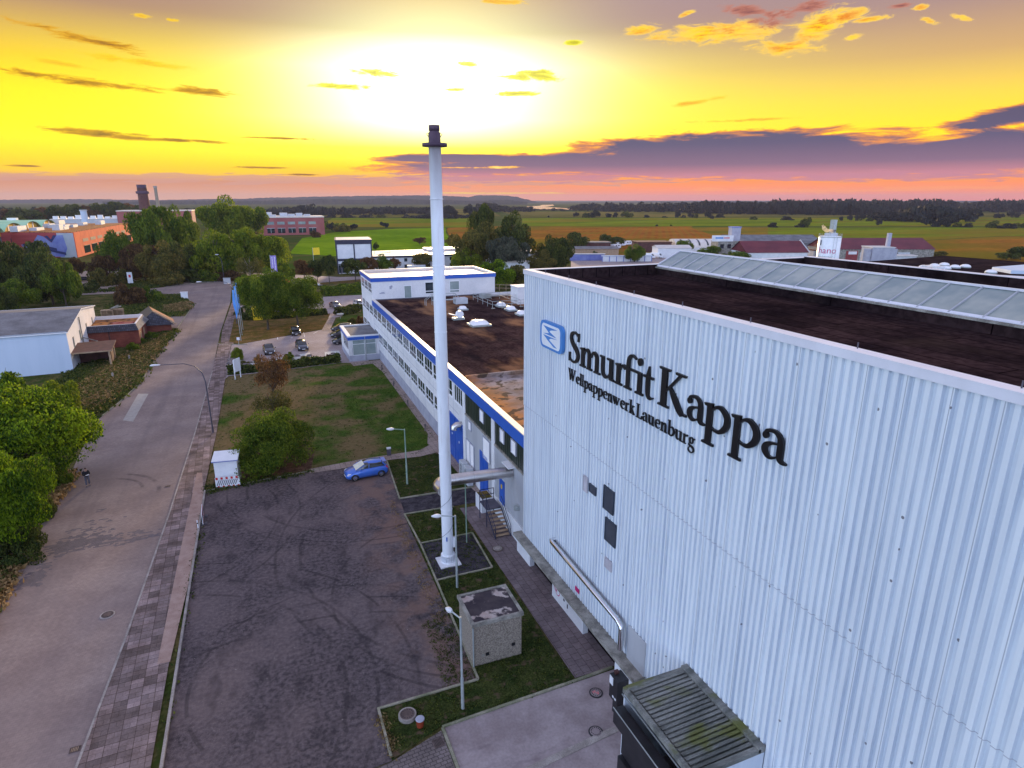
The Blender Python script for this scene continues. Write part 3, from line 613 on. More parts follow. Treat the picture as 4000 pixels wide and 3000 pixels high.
Y=lambda y:y-37.6
louvre(Y(25.75),Y(26.45),9.15,9.85,'louvre_light') if False else None
def lv(x0,y0,x1,y1,mt,w,h):
    r=ray(x0,y0); t=XW/r.x; yy=r.y*t; zz=H+r.z*t
    louvre(Y(yy)-w,Y(yy),zz-h,zz,mt)
lv(2282,1853,0,0,'louvre_light',.5,.95); lv(2305,1885,0,0,'louvre_dark',.75,.5); lv(2362,1892,0,0,'louvre_dark',1.05,1.35); lv(2368,2017,0,0,'louvre_dark',1.1,1.35); lv(2366,2172,0,0,'louvre_light',.72,.6)
MB().tube([(.1,Y(32.4),3.85),(-.3,Y(32.4),3.85),(-.33,Y(32.2),3.84),(-.33,Y(24.2),3.55),(-.33,Y(23.85),3.4),(-.33,Y(23.8),3.15),(-.33,Y(23.8),2.0)],.15,12).build('exhaust_pipe',G_['chrome'],hall)
MB().box(-.04,0,Y(22.0),Y(23.6),1.56,3.6).build('patch_panel',G_['grey_clad'],hall)
# signs fixed on the plinth
def ringflat(m,c,r0,r1,x,n=24):
    vs_=[];fs=[]
    for k in range(n):
        a_=2*math.pi*k/n
        for r_ in (r0,r1): vs_.append((x,c[0]+r_*math.cos(a_),c[1]+r_*math.sin(a_)))
    for k in range(n): fs.append((2*k,2*((k+1)%n),2*((k+1)%n)+1,2*k+1))
    return m.add(vs_,fs)
m=MB(); ringflat(m,(Y(31.2),.85),.27,.33,-.355); m.obox((-.36,Y(31.42),.68),(.004,0,0),(0,.06,0),(0,.4,.36)); m.obox((-.358,Y(31.3),.72),(.004,0,0),(0,.1,0),(0,-.05,.26)); m.build('no_smoking_sign',G_['magenta_paint'],hall)
m=MB().box(-.38,-.352,Y(30.2),Y(30.36),.72,.86).box(-.38,-.352,Y(29.75),Y(29.85),.5,.78); m.build('notice_plate',G_['dark_pole'],hall)
m=MB().box(-.03,0,Y(29.0),Y(29.5),1.95,2.25); m.build('warning_plate',G_['magenta_paint'],hall)
# ================= lettering =================
def catmull(pts,n=6):
    o=[]; q=[pts[0]]+list(pts)+[pts[-1]]
    for i in range(1,len(q)-2):
        for k in range(n):
            t=k/n; o.append(tuple(.5*((2*q[i][j])+(-q[i-1][j]+q[i+1][j])*t+(2*q[i-1][j]-5*q[i][j]+4*q[i+1][j]-q[i+2][j])*t*t+(-q[i-1][j]+3*q[i][j]-3*q[i+1][j]+q[i+2][j])*t**3) for j in range(3)))
    o.append(tuple(pts[-1])); return o
def rib(*p): return ('r',p)
def q4(*p): return ('q',p)
def st(x0,x1,y0,y1): return q4((x0,y0),(x1,y0),(x1,y1),(x0,y1))
def sf(x0,x1,y,up=1):     # slab serif with a bracket
    return q4((x0,y),(x1,y),(x1-.03,y+.09*up),(x0+.03,y+.09*up))
SW=.27
def archs(x,w=.62): return rib((x+.2,.66,.07),(x+.3,.86,.11),(x+.47,.95,.17),(x+w-.04,.84,.24),(x+w,.6,.27),(x+w,.05,.27))
bowl=lambda cx,s=1:rib((cx-.02*s,.93,.12),(cx+.24*s,.9,.17),(cx+.42*s,.66,.27),(cx+.42*s,.38,.27),(cx+.22*s,.09,.17),(cx-.05*s,.06,.1))
GL={
'S':(1.2,[rib((1.0,1.2,.07),(.97,1.42,.1),(.62,1.56,.13),(.3,1.44,.22),(.22,1.2,.26),(.42,.95,.29),(.74,.75,.31),(.97,.5,.29),(.93,.22,.24),(.62,.03,.14),(.28,.06,.1),(.1,.2,.08),(.08,.42,.07)),q4((.93,1.15),(1.05,1.15),(1.07,1.58),(.98,1.58)),q4((.03,.0),(.12,.0),(.16,.46),(.04,.46))]),
'm':(1.98,[st(.13,.4,.05,.95),q4((0,.93),(.06,.84),(.4,.84),(.4,1.0)),archs(.2,.67),archs(.87,.72),sf(0,.54,0),sf(.68,1.18,0),sf(1.36,1.92,0)]),
'n':(1.3,[st(.13,.4,.05,.95),q4((0,.93),(.06,.84),(.4,.84),(.4,1.0)),archs(.25,.68),sf(0,.54,0),sf(.74,1.26,0)]),
'u':(1.3,[rib((.25,.95,.27),(.25,.4,.27),(.33,.14,.24),(.55,.05,.17),(.74,.13,.11),(.88,.3,.07)),st(.83,1.1,.05,.97),sf(0,.36,1,-1),sf(.62,1.08,1,-1),sf(.86,1.26,0)]),
'r':(.92,[st(.13,.4,.05,.95),q4((0,.93),(.06,.84),(.4,.84),(.4,1.0)),rib((.4,.7,.07),(.5,.88,.12),(.68,.95,.17),(.82,.86,.2)),sf(0,.6,0)]),
'f':(.85,[rib((.3,.05,.27),(.3,1.1,.27),(.38,1.42,.22),(.6,1.56,.14),(.86,1.5,.1)),st(.02,.75,.88,.98),sf(.05,.56,0)]),
'F':(1.6,[rib((.3,.05,.27),(.3,1.1,.27),(.38,1.42,.22),(.62,1.56,.14),(.9,1.48,.1)),st(.02,1.2,.88,.98),st(1.08,1.35,.05,.97),('d',(1.2,1.42,.17)),sf(.03,.62,0),sf(.92,1.52,0)]),
't':(.84,[rib((.34,1.0,.27),(.34,.35,.27),(.42,.1,.2),(.62,.05,.12),(.8,.12,.06)),q4((.44,1.4),(.38,1.4),(.22,1.0),(.47,1.0)),st(.0,.76,.88,.98)]),
'K':(1.75,[st(.17,.5,.05,1.55),sf(0,.68,0),sf(0,.68,1.6,-1),rib((.45,.68,.1),(.8,1.02,.12),(1.28,1.52,.13)),sf(1.0,1.62,1.6,-1),rib((.68,.95,.1),(.95,.6,.3),(1.28,.2,.33),(1.5,.0,.22)),sf(1.3,1.76,0)]),
'a':(1.12,[rib((.13,.72,.13),(.2,.9,.13),(.5,.96,.14),(.72,.84,.22),(.79,.6,.27),(.79,.2,.27),(.88,.07,.17),(1.08,.05,.07)),rib((.76,.6,.06),(.5,.56,.09),(.24,.44,.2),(.17,.26,.25),(.3,.08,.17),(.5,.06,.1),(.74,.2,.07)),('d',(.16,.74,.12))]),
'p':(1.35,[st(.16,.43,-.55,.95),q4((0,.93),(.06,.84),(.43,.84),(.43,1.0)),sf(.0,.6,-.6),rib((.43,.76,.07),(.6,.92,.12),(.86,.93,.2),(1.12,.7,.28),(1.12,.35,.28),(.86,.08,.18),(.6,.04,.1),(.43,.1,.07))]),
'b':(1.35,[st(.16,.43,.02,1.55),q4((0,1.56),(.06,1.47),(.43,1.47),(.43,1.62)),rib((.43,.76,.07),(.6,.92,.12),(.86,.93,.2),(1.12,.7,.28),(1.12,.35,.28),(.86,.08,.18),(.6,.04,.12),(.3,.08,.1))]),
'e':(1.12,[rib((.98,.58,.06),(.88,.86,.2),(.6,.95,.14),(.28,.82,.22),(.17,.5,.27),(.3,.18,.22),(.6,.05,.15),(.86,.09,.1),(1.0,.22,.06)),st(.2,.98,.52,.6)]),
'l':(.6,[st(.16,.43,.05,1.55),q4((0,1.56),(.06,1.47),(.43,1.47),(.43,1.62)),sf(0,.58,0)]),
'k':(1.25,[st(.16,.43,.05,1.55),q4((0,1.56),(.06,1.47),(.43,1.47),(.43,1.62)),sf(0,.58,0),rib((.43,.42,.08),(.65,.66,.1),(.92,.95,.1)),sf(.7,1.16,1,-1),rib((.58,.6,.1),(.8,.34,.26),(1.08,.02,.24)),sf(.9,1.26,0)]),
'w':(1.75,[rib((.14,.97,.22),(.5,.05,.22)),rib((.5,.05,.07),(.82,.97,.07)),rib((.72,.97,.22),(1.08,.05,.22)),rib((1.08,.05,.07),(1.5,.97,.08)),sf(0,.4,1,-1),sf(.58,.98,1,-1),sf(1.3,1.72,1,-1)]),
'W':(2.3,[rib((.2,1.56,.26),(.68,.03,.26)),rib((.68,.03,.08),(1.1,1.56,.08)),rib((.98,1.56,.26),(1.46,.03,.26)),rib((1.46,.03,.08),(2.0,1.56,.09)),sf(0,.52,1.6,-1),sf(.8,1.3,1.6,-1),sf(1.78,2.28,1.6,-1)]),
'L':(1.3,[st(.17,.47,.05,1.55),sf(0,.64,1.6,-1),st(.0,1.1,0,.1),q4((1.02,0),(1.2,0),(1.26,.42),(1.17,.42))]),
'g':(1.2,[rib((.78,.66,.2),(.7,.9,.14),(.5,.96,.13),(.28,.84,.2),(.24,.66,.22),(.32,.44,.18),(.52,.36,.12),(.7,.42,.14),(.78,.66,.2)),rib((.3,.42,.07),(.17,.26,.1),(.25,.13,.16),(.6,.06,.2),(.92,-.08,.22),(.98,-.3,.2),(.78,-.52,.13),(.45,-.56,.12),(.16,-.42,.17),(.14,-.2,.12),(.36,.02,.08)),rib((.72,.82,.07),(.9,.92,.12),(1.08,.9,.13))]),
}
def glyph(ch,x0,w,sc,z0,parent,depth=.09):
    "flat-cut letter standing proud of the wall; reading direction is -y"
    adv,parts=GL[ch]; kx=w/adv; m=MB()
    T=lambda x,y,d:(-d,-(x0+x*kx),z0+y*sc)
    for i,(t,p) in enumerate(parts):
        d=depth+.003*i
        if t=='q':
            o=[T(x,y,d) for x,y in p]; k_=[T(x,y,.0) for x,y in p]
            m.add(o+k_,[(0,1,2,3),(0,4,5,1),(1,5,6,2),(2,6,7,3),(3,7,4,0)])
        elif t=='d':
            cx,cy,r_=p; n_=18; o=[T(cx+r_*math.cos(2*math.pi*k/n_)*sc/kx,cy+r_*math.sin(2*math.pi*k/n_),d) for k in range(n_)]; b_=[(0,q[1],q[2]) for q in o]
            m.add(o+b_,[tuple(range(n_))]+[(k,n_+k,n_+(k+1)%n_,(k+1)%n_) for k in range(n_)])
        else:
            c=catmull(p); vs_=[];fs=[]
            for j,(x,y,wd_) in enumerate(c):
                a_=c[max(j-1,0)];b_=c[min(j+1,len(c)-1)]; dx=(b_[0]-a_[0])*kx; dy=(b_[1]-a_[1])*sc; l=math.hypot(dx,dy) or 1
                nx,ny=-dy/l,dx/l; hw=wd_/2*sc*.9
                for sgn in (1,-1):
                    X_=x*kx+nx*hw*sgn; Y_=y*sc+ny*hw*sgn
                    vs_+=[(-d,-(x0+X_),z0+Y_),(0,-(x0+X_),z0+Y_)]
            for j in range(len(c)-1):
                a_=4*j;b_=a_+4; fs+=[(a_,a_+2,b_+2,b_),(a_,b_,b_+1,a_+1),(a_+2,a_+3,b_+3,b_+2)]
            e=4*(len(c)-1); fs+=[(0,1,3,2),(e,e+2,e+3,e+1)]
            m.add(vs_,fs)
    return m.build('letter',G_['black_letter'],parent)
row1=empty('wall_lettering',(XW-.05,31.0,0),'large raised black serif letters of the company name high on the pale wall','lettering')
for ch,a_,b_ in (('S',0.02,1.34),('m',1.36,3.64),('u',3.52,5.0),('r',5.02,6.06),('F',5.84,7.62),('t',7.5,8.36),('K',8.7,10.74),('a',10.72,11.96),('p',11.82,13.42),('p',13.38,14.96),('a',14.98,16.26)): glyph(ch,a_,b_-a_,1.1,16.2,row1)
row2=empty('wall_lettering',(XW-.05,31.0,0),'smaller second line of raised black serif letters below the company name','lettering')
def setrow(word,a_,b_,sc,z,par):
    tot=sum(GL[c][0]+.04 for c in word); k=(b_-a_)/tot; x=a_
    for c in word: glyph(c,x,GL[c][0]*k,sc,z,par,.05); x+=(GL[c][0]+.04)*k
setrow('Wellpappenwerk',-.02,6.9,.43,15.06,row2); setrow('Lauenburg',7.02,11.45,.43,15.04,row2)
em=empty('emblem_sign',(XW-.06,34.56,16.33),'blue framed rounded emblem panel with two jagged blue shapes, left of the lettering','emblem')
def rrect(y0,y1,z0,z1,r_,n=6):
    o=[]
    for cy,cz,a0 in ((y1-r_,z1-r_,0),(y0+r_,z1-r_,90),(y0+r_,z0+r_,180),(y1-r_,z0+r_,270)):
        for k in range(n+1): a_=R(a0+90*k/n); o.append((cy+r_*math.cos(a_),cz+r_*math.sin(a_)))
    return o
def plate(m,pts,x0,x1):
    n=len(pts); vs_=[(x0,*p) for p in pts]+[(x1,*p) for p in pts]; ar=sum(pts[i][0]*pts[(i+1)%n][1]-pts[(i+1)%n][0]*pts[i][1] for i in range(n))
    if ar<0: vs_=[(x0,*p) for p in reversed(pts)]+[(x1,*p) for p in reversed(pts)]
    t=geometry.tessellate_polygon([[Vector((v_[1],v_[2],0)) for v_ in vs_[:n]]])
    return m.add(vs_,[tuple(q) for q in t]+[(i,(i+1)%n,n+(i+1)%n,n+i) for i in range(n)])
plate(MB(),rrect(-3.0,0,0,1.66,.42),-.2,0).build('frame',G_['logo_blue'],em)
plate(MB(),rrect(-2.74,-.26,.15,1.51,.3),-.215,-.2).build('panel',G_['white_plastic'],em)
m=MB()
for pl_ in ([(-.5,1.36),(-2.42,1.36),(-1.5,1.2),(-1.35,1.1),(-2.3,.88),(-.5,.88),(-1.3,1.0),(-1.05,1.14)],[(-.5,.8),(-2.42,.8),(-1.55,.72),(-1.3,.6),(-2.38,.28),(-1.95,.27),(-1.1,.55),(-.95,.62)]): plate(m,pl_,-.226,-.215)
m.build('zigzag',G_['logo_blue'],em)
# ================= dock canopy =================
dc=empty('dock_canopy',(XW,14.5,0),'boxy loading dock canopy with a mossy ribbed roof against the pale wall','canopy')
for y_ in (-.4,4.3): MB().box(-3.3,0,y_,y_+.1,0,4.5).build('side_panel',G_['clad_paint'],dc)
MB().box(-3.3,0,-.4,4.4,4.5,4.56).build('deck',G_['moss_roof'],dc)
m=MB(); y=-.1
while y<4.1: m.obox((-3.1,y,4.56),(2.75,0,.1),(0,.13,0),(0,0,.07)); y+=.22
m.build('roof_rib',G_['moss_roof'],dc)
MB().box(-3.36,-3.2,-.42,4.42,4.42,4.68).box(-3.2,-.2,4.2,4.42,4.56,4.72).box(-3.2,-.2,-.42,-.2,4.56,4.72).box(-.32,-.0,-.42,4.42,4.56,4.82).build('roof_edge',G_['moss_roof'],dc)
MB().box(-3.85,-3.37,-.4,4.3,3.1,3.85).box(-3.34,-3.3,-.3,4.3,1.2,3.1).build('dock_curtain',G_['black_metal'],dc)
MB().box(-3.5,-3.2,-.3,4.3,0,1.1).build('bumper_wall',G_['black_metal'],dc)
MB().box(-3.88,-3.85,-.42,4.32,3.86,3.9).box(-3.4,-3.36,-.42,4.42,4.3,4.34).build('edge_trim',G_['galv'],dc)
c0=empty('control_cabinet',(14.75,21.9,0),'black control cabinet with a small red light and white notices beside the dock','control cabinet')
MB().box(-.3,.35,-.4,.35,.9,2.25).build('housing',G_['black_metal'],c0,bevel=.02)
MB().box(-.15,.2,-.25,.2,0,.9).build('post',G_['black_metal'],c0)
MB().box(-.1,.1,.12,.28,2.25,2.42).build('warning_light',G_['rust_metal'],c0)
MB().box(-.33,-.302,.0,.3,1.75,2.2).box(-.33,-.302,-.32,-.2,1.1,1.2).box(-.33,-.302,-.12,0,1.1,1.2).build('notice',G_['white_plastic'],c0)
# ================= office block =================
OTH=-math.atan(1.35/61); off=empty('office_block',(16.55,37.6,0),'long low white office block with blue roof band, window rows and a raised end storey','office building',OTH)
# local: y = distance along, x = inward
MB().box(0,44,0,67,0,8.15).box(0,21.5,67,79.5,0,12.0).build('wall',G_['white_render'],off)
MB().box(.35,44,16,66.99,8.5,8.95).build('roof',G_['old_felt'],off)
MB().box(.35,44,.3,16,8.5,9.0).build('roof',G_['sandy_roof'],off)
MB().box(.3,21.2,67.3,79.2,12.0,12.3).build('roof',G_['pale_roof'],off)
MB().box(-.14,.12,0.0,66.9,8.15,9.12).box(-.14,21.64,66.9,67.12,12.0,12.62).box(-.14,.12,67.13,79.6,12.0,12.62).build('blue_band',G_['blue_band'],off)
MB().box(-.16,.36,0.0,66.88,9.12,9.2).box(-.16,21.66,66.88,67.25,12.62,12.7).box(-.16,.3,67.26,79.5,12.62,12.7).box(-.16,21.66,79.5,79.8,12.3,12.7).box(21.3,21.66,67.26,79.5,12.3,12.7).build('coping',G_['pale_roof'],off)
MB().box(.5,44,15.9,16.15,8.95,9.3).build('roof_kerb',G_['sandy_roof'],off)
MB().box(-.06,.0,21,79.4,0,1.55).build('plinth',G_['plinth_grey'],off)
def window(par,y0,y1,z0,z1,cols=3,sill=True,low=.35,x=0.,gm='glass'):
    e=MB(); t=.07
    zz=z0+(z1-z0)*low
    e.box(x-.05,x+.0,y0,y1,z0,z0+t).box(x-.05,x+.0,y0,y1,z1-t,z1).box(x-.05,x,y0,y0+t,z0+t,z1-t).box(x-.05,x,y1-t,y1,z0+t,z1-t)
    if low: e.box(x-.048,x,y0+t,y1-t,zz-.04,zz+.04)
    for k in range(1,cols):
        yy=y0+(y1-y0)*k/cols; e.box(x-.047,x,yy-.045,yy+.045,(zz+.04 if low else z0+t),z1-t)
        if low: e.box(x-.046,x,yy-.03,yy+.03,z0+t,zz-.04)
    if sill: e.box(x-.14,x-.051,y0-.05,y1+.05,z0-.06,z0)
    fr=e.build('window',G_['white_frame'],par)
    MB().box(x-.02,x-.006,y0+t,y1-t,z0+t,z1-t).build('pane',G_[gm],fr)
    return fr
for i in range(12):
    y=18.9+4.0*i
    window(off,y+.05,y+3.55,6.35,8.05)
    if 22<y<64: window(off,y+.05,y+3.5,2.95,4.5)
window(off,15.5,18.2,6.35,8.05,4,low=.0)
for i in range(3):
    y=67.2+4*i
    for z in (10.1,6.35): window(off,y,y+3.4,z,z+1.65)
    if i: window(off,y,y+3.4,2.95,4.5)
# joints between the wall panels
m=MB()
for i in range(15): 
    y=18.85+4.0*i; m.box(-.011,0,y-.02,y+.02,1.56,6.2)
m.box(-.012,0,17,66.8,5.2,5.24); m.build('panel_joint',G_['plinth_grey'],off)
# raised storey, face towards the viewer
def fwin(x0,x1,z0,z1,gm,name='window',low=0):
    e=MB(); t=.09; y=66.98
    e.box(x0,x1,y-.05,y,z0,z0+t).box(x0,x1,y-.05,y,z1-t,z1).box(x0,x0+t,y-.05,y,z0+t,z1-t).box(x1-t,x1,y-.05,y,z0+t,z1-t)
    if low: e.box(x0+t,x1-t,y-.05,y,z0+low,z0+low+.12)
    fr=e.build(name,G_['white_frame'],off); MB().box(x0+t,x1-t,y-.02,y,z0+t,z1-t).build('pane',G_[gm],fr)
fwin(5.3,6.6,9.05,11.2,'pale_glass','door'); fwin(8.9,10.9,9.6,11.6,'glass',low=.4); fwin(13.2,15.0,9.6,11.6,'pale_glass',low=.4)
MB().box(.0,21.4,66.85,66.97,8.95,9.12).build('flashing',G_['dark_pole'],off)
pm=MB()
for x_,z_,w_,h_ in ((1.2,10.0,.9,.18),(1.5,10.18,.5,.12),(2.9,10.7,.35,.5),(3.1,11.0,.3,.3)): pm.box(x_,x_+w_,66.965,66.985,z_,z_+h_)
pm.build('bare_patch',G_['plinth_grey'],off)
# near end: dark strip glazing and grey sheeting
for y0,y1 in ((7.3,14.5),(.05,6.45)):
    e=MB().box(-.04,0,y0,y1,6.2,8.14); y=y0+.4
    while y<y1: e.box(-.07,-.041,y,y+.04,6.2,8.14); y+=.45
    e.build('dark_cladding',G_['dark_clad'],off)
    MB().box(-.16,0,y0,y1,6.05,6.18).build('ledge',G_['ledge_concrete'],off)
e=ribs(0.05,6.5,1.7,6.0,-.06,pitch=.31,d=.03); e.box(-.04,0,7.2,15.3,1.2,6.0); e.build('grey_cladding',G_['grey_clad'],off)
MB().box(-.12,-.001,6.5,7.2,0.2,8.14).box(-.1,-.001,14.6,15.4,.2,8.14).build('pilaster',G_['white_panel'],off)
def lou(y0,y1,z0,z1,x=-.1,mt='white_frame'):
    e=MB(); z=z0
    while z<z1-.03: e.obox((x-.02,y0,z),(.06,0,.07),(0,y1-y0,0),(0,0,.015)); z+=.11
    e.box(x+.03,x+.05,y0,y1,z0,z1); fr=MB().box(x-.04,x+.05,y0-.06,y0,z0-.05,z1+.05).box(x-.04,x+.05,y1,y1+.06,z0-.05,z1+.05).box(x-.04,x+.05,y0,y1,z1,z1+.05).box(x-.04,x+.05,y0,y1,z0-.05,z0).build('louvre',G_['plinth_grey'],off); e.build('slats',G_[mt],fr)
for q in ((9.25,10.15,6.95,7.95),(4.3,5.1,6.95,7.95),(1.8,2.7,6.95,7.95),(7.7,9.4,3.9,5.75),(12.1,13.15,1.4,3.75),(13.25,14.3,1.4,3.75),(12.85,13.6,5.0,5.75)): lou(*q)
# tall blue double door
d=MB().box(-.12,-.01,15.5,17.95,.1,4.6).box(-.12,-.01,18.05,20.5,.1,4.6).build('double_door',G_['blue_door'],off)
e=MB()
for y0 in (15.5,18.05):
    for k in range(3): e.box(-.14,-.121,y0+.1+k*.8,y0+.75+k*.8,.3,1.3)
    e.box(-.14,-.121,y0+.1,y0+2.35,3.7,4.45)
e.build('door_panel',G_['blue_band'],d)
MB().box(-.15,-.121,16.6,16.75,2.4,2.6).box(-.15,-.121,19.0,19.15,2.5,2.7).build('sticker',G_['white_plastic'],d)
MB().tube([(-.0,16.0,4.55),(-.55,16.0,4.55),(-.75,16.0,4.4),(-.8,16.0,4.1)],.3,12).build('vent_elbow',G_['steel'],off)
MB().box(-.11,-.01,8.3,10.4,.1,4.15).box(-.13,-.111,9.33,9.37,.1,4.15).build('door',G_['blue_door'],off)
dd=MB().box(-.11,-.01,4.3,5.35,1.65,3.7).build('door',G_['blue_door'],off)
MB().box(-.13,-.112,4.7,4.95,2.95,3.3).build('sticker',G_['yellow_paint'],dd)
MB().box(-.12,0,0.05,6.5,0,1.65).build('plinth',G_['white_panel'],off)
MB().box(-.3,-.06,1.0,1.35,2.9,3.2).tube([(-.3,1.2,3.05),(-.42,1.2,3.05)],.2,12).build('wall_lamp',G_['galv'],off)
MB().box(-.62,-.06,2.0,3.4,5.85,5.95).build('rain_hood',G_['white_frame'],off)
# vestibule
vb=empty('entrance_porch',(13.05,100.3,0),'glazed entrance porch with blue band and dark flat roof on the office front','porch',OTH*.5)
MB().box(0,4.95,0,9.5,0,.95).build('plinth',G_['plinth_grey'],vb)
MB().box(0,4.9,.06,9.5,.95,3.55).build('wall',G_['white_render'],vb) if False else None
MB().box(0,.55,0,.25,.95,3.5).box(4.4,4.95,0,.25,.95,3.5).box(0,.2,.26,9.4,.95,1.75).box(0,.2,6.5,9.4,1.76,3.5).box(0.2,4.9,5.8,6.0,.95,3.5).box(0,.12,.26,.5,1.76,3.5).build('wall',G_['white_render'],vb)
MB().box(-.1,5.0,-.1,.12,3.5,4.0).box(-.1,.12,.13,9.6,3.5,4.0).build('blue_band',G_['blue_band'],vb)
MB().box(-.12,5.0,-.12,.2,4.0,4.2).box(-.12,.45,.21,9.6,4.0,4.2).box(.46,5.0,9.3,9.6,4.0,4.2).build('coping',G_['white_frame'],vb)
MB().box(.13,4.95,.13,9.4,3.85,4.02).build('roof',G_['fibre_roof'],vb)
for x0,x1 in ((.6,2.55),(2.65,4.35)):
    e=MB().box(x0,x1,.02,.08,.95,1.03).box(x0,x1,.02,.08,3.42,3.5).box(x0,x0+.08,.02,.08,1.03,3.42).box(x1-.08,x1,.02,.08,1.03,3.42).box(x0+.08,x1-.08,.02,.08,2.75,2.83).build('window',G_['white_frame'],vb)
    MB().box(x0+.08,x1-.08,.04,.05,1.03,3.42).build('pane',G_['pale_glass'],e)
for k in range(4): 
    e=MB().box(.02,.08,.6+k*1.45,.66+k*1.45,1.76,3.5).box(.02,.08,1.9+k*1.45,1.96+k*1.45,1.76,3.5).box(.02,.08,.66+k*1.45,1.9+k*1.45,3.42,3.5).box(.02,.08,.66+k*1.45,1.9+k*1.45,1.76,1.84).build('window',G_['white_frame'],vb)
    MB().box(.04,.05,.66+k*1.45,1.9+k*1.45,1.84,3.42).build('pane',G_['glass'],e)
MB().tube([(2.6,-.07,0),(2.6,-.07,3.9)],.06,8).build('downpipe',G_['galv'],vb)
MB().box(0.2,4.9,.25,5.8,.96,1.0).build('floor',G_['plinth_grey'],vb)
# ================= roof furniture on the office =================
def roofpos(x,y,z=9.0): return (*P(x,y,z),z)
def dome(x,y,w,l,z,label,grp,zz=None,rz=0):
    e=empty('roof_dome',(*P(x,y,z),z),label,'roof dome',rz,grp)
    MB().box(-w/2-.1,w/2+.1,-l/2-.1,l/2+.1,0,.22).build('kerb',G_['galv'],e)
    m=MB(); n=6; vs_=[];fs=[]
    for i in range(n+1):
        for j in range(n+1):
            a_=i/n*2-1;b_=j/n*2-1; h_=(1-a_**4)*(1-b_**4)
            vs_.append((a_*w/2,b_*l/2,.22+.42*min(w,1.4)*math.sqrt(max(h_,0))*.8))
    for i in range(n):
        for j in range(n): fs.append((i*(n+1)+j,(i+1)*(n+1)+j,(i+1)*(n+1)+j+1,i*(n+1)+j+1))
    m.add(vs_,fs,True).build('dome',G_['dome_white'],e); return e
dome(1872,1270,2.5,2.2,8.95,'largest white roof dome, alone in the middle of the dark office roof',None)
dome(1808,1210,1.1,1.3,8.95,'small white roof dome beside the round grey fan',None)
dome(1958,1197,1.3,1.6,8.95,'white roof dome standing inside the left end of the guard rail',None)
dome(1995,1212,1.3,1.6,8.95,'white roof dome just in front of the guard rail',None)
dome(2038,1230,1.3,1.6,8.95,'white roof dome right against the corner of the tall hall',None)
fn=empty('roof_fan',roofpos(1790,1248),'round grey roof fan with a flap on its duct on the dark office roof','roof fan')
MB().box(-.8,.8,-.5,.5,0,.3).build('base',G_['galv'],fn); MB().tube([(.2,-.35,.75),(.2,.25,.75)],.5,18).build('drum',G_['white_plastic'],fn); MB().obox((-1.3,-.3,.85),(1.2,0,-.35),(0,.7,0),(0,0,.08)).build('flap',G_['white_plastic'],fn)
gr=empty('roof_guard_rail',roofpos(1975,1190),'galvanised guard rail around the roof domes near the hall','guard rail')
m=MB()
X0,X1,Y0,Y1=-3.2,6.,-2.6,6.5
for z in (.55,1.05):
    for a_,b_ in (((X0,Y0),(X1,Y0)),((X0,Y0),(X0,Y1)),((X0,Y1),(X1,Y1)),((1.5,Y0),(1.5,Y1))): m.tube([(*a_,z),(*b_,z)],.035,6)
m.build('rail',G_['galv'],gr)
m=MB()
for x_ in (X0,-1.6,0,1.5,3.,4.5): m.tube([(x_,Y0,0),(x_,Y0,1.05)],.035,6); m.tube([(x_,Y1,0),(x_,Y1,1.05)],.035,6)
for y_ in (-.4,1.8,4.2): m.tube([(X0,y_,0),(X0,y_,1.05)],.035,6)
m.build('post',G_['galv'],gr)
m=MB()
for x_ in (X0,-1.6,0,1.5,3.): m.box(x_-.25,x_+.25,Y0-.45,Y0-.1,0,.12)
m.build('foot_block',G_['ledge_concrete'],gr)
rs=empty('roof_steps',roofpos(1725,1190),'small galvanised step bridge with rails beside the white chimney on the roof','steps')
MB().box(-1.5,2.2,-.4,.4,.7,.78).build('deck',G_['galv'],rs); m=MB()
for y_ in (-.4,.4):
    m.tube([(-2.6,y_,.9),(-1.5,y_,1.7),(2.2,y_,1.7),(3.0,y_,.9)],.035,6)
    for x_ in (-2.6,-1.5,0,2.2,3.): m.tube([(x_,y_,0),(x_,y_,1.7 if -2<x_<2.5 else .9)],.035,6)
m.build('rail',G_['galv'],rs); MB().box(2.2,4.2,-.6,.9,0,.9).build('plant_box',G_['ac_grey'],rs)
sd_=empty('stair_house',(*P(2030,1190,8.9),8.9),'narrow white roof-level hut with a blue edge beside the tall hall','roof hut')
MB().box(-.3,3.5,0,3,0,2.7).build('wall',G_['white_render'],sd_); MB().box(.95,1.2,-.05,0,0,2.7).build('blue_edge',G_['blue_band'],sd_); MB().box(-.4,3.6,-.1,3.1,2.7,2.82).build('roof',G_['fascia_metal'],sd_); MB().tube([(-.3,1,1.5),(-.9,1,1.6),(-1.2,1,1.6)],.09,8).build('lamp',G_['lamp_glass'],sd_)
pr=empty('roof_edge_rail',(*P(1925,1135,8.9),8.9),'pale guard rail along the far edge of the office roof','guard rail'); m=MB()
for z in (.5,1.1): m.tube([(0,0,z),(9.5,-6,z)],.045,6)
for k in range(10): m.tube([(k*1.05,-k*.667,0),(k*1.05,-k*.667,1.1)],.04,6)
m.build('rail',G_['pale_bark'],pr)
dk=empty('roof_duct',(*P(1965,1160,8.9),8.9),'fat grey insulated duct lying on the office roof','duct'); MB().tube([(-2.5,0,.5),(3.,0,.5),(3.6,-.3,.4),(3.7,-.9,.1)],.38,12).build('duct',G_['ac_grey'],dk); MB().box(-4.2,-2.5,-.6,.6,0,.8).build('fan_box',G_['galv'],dk)
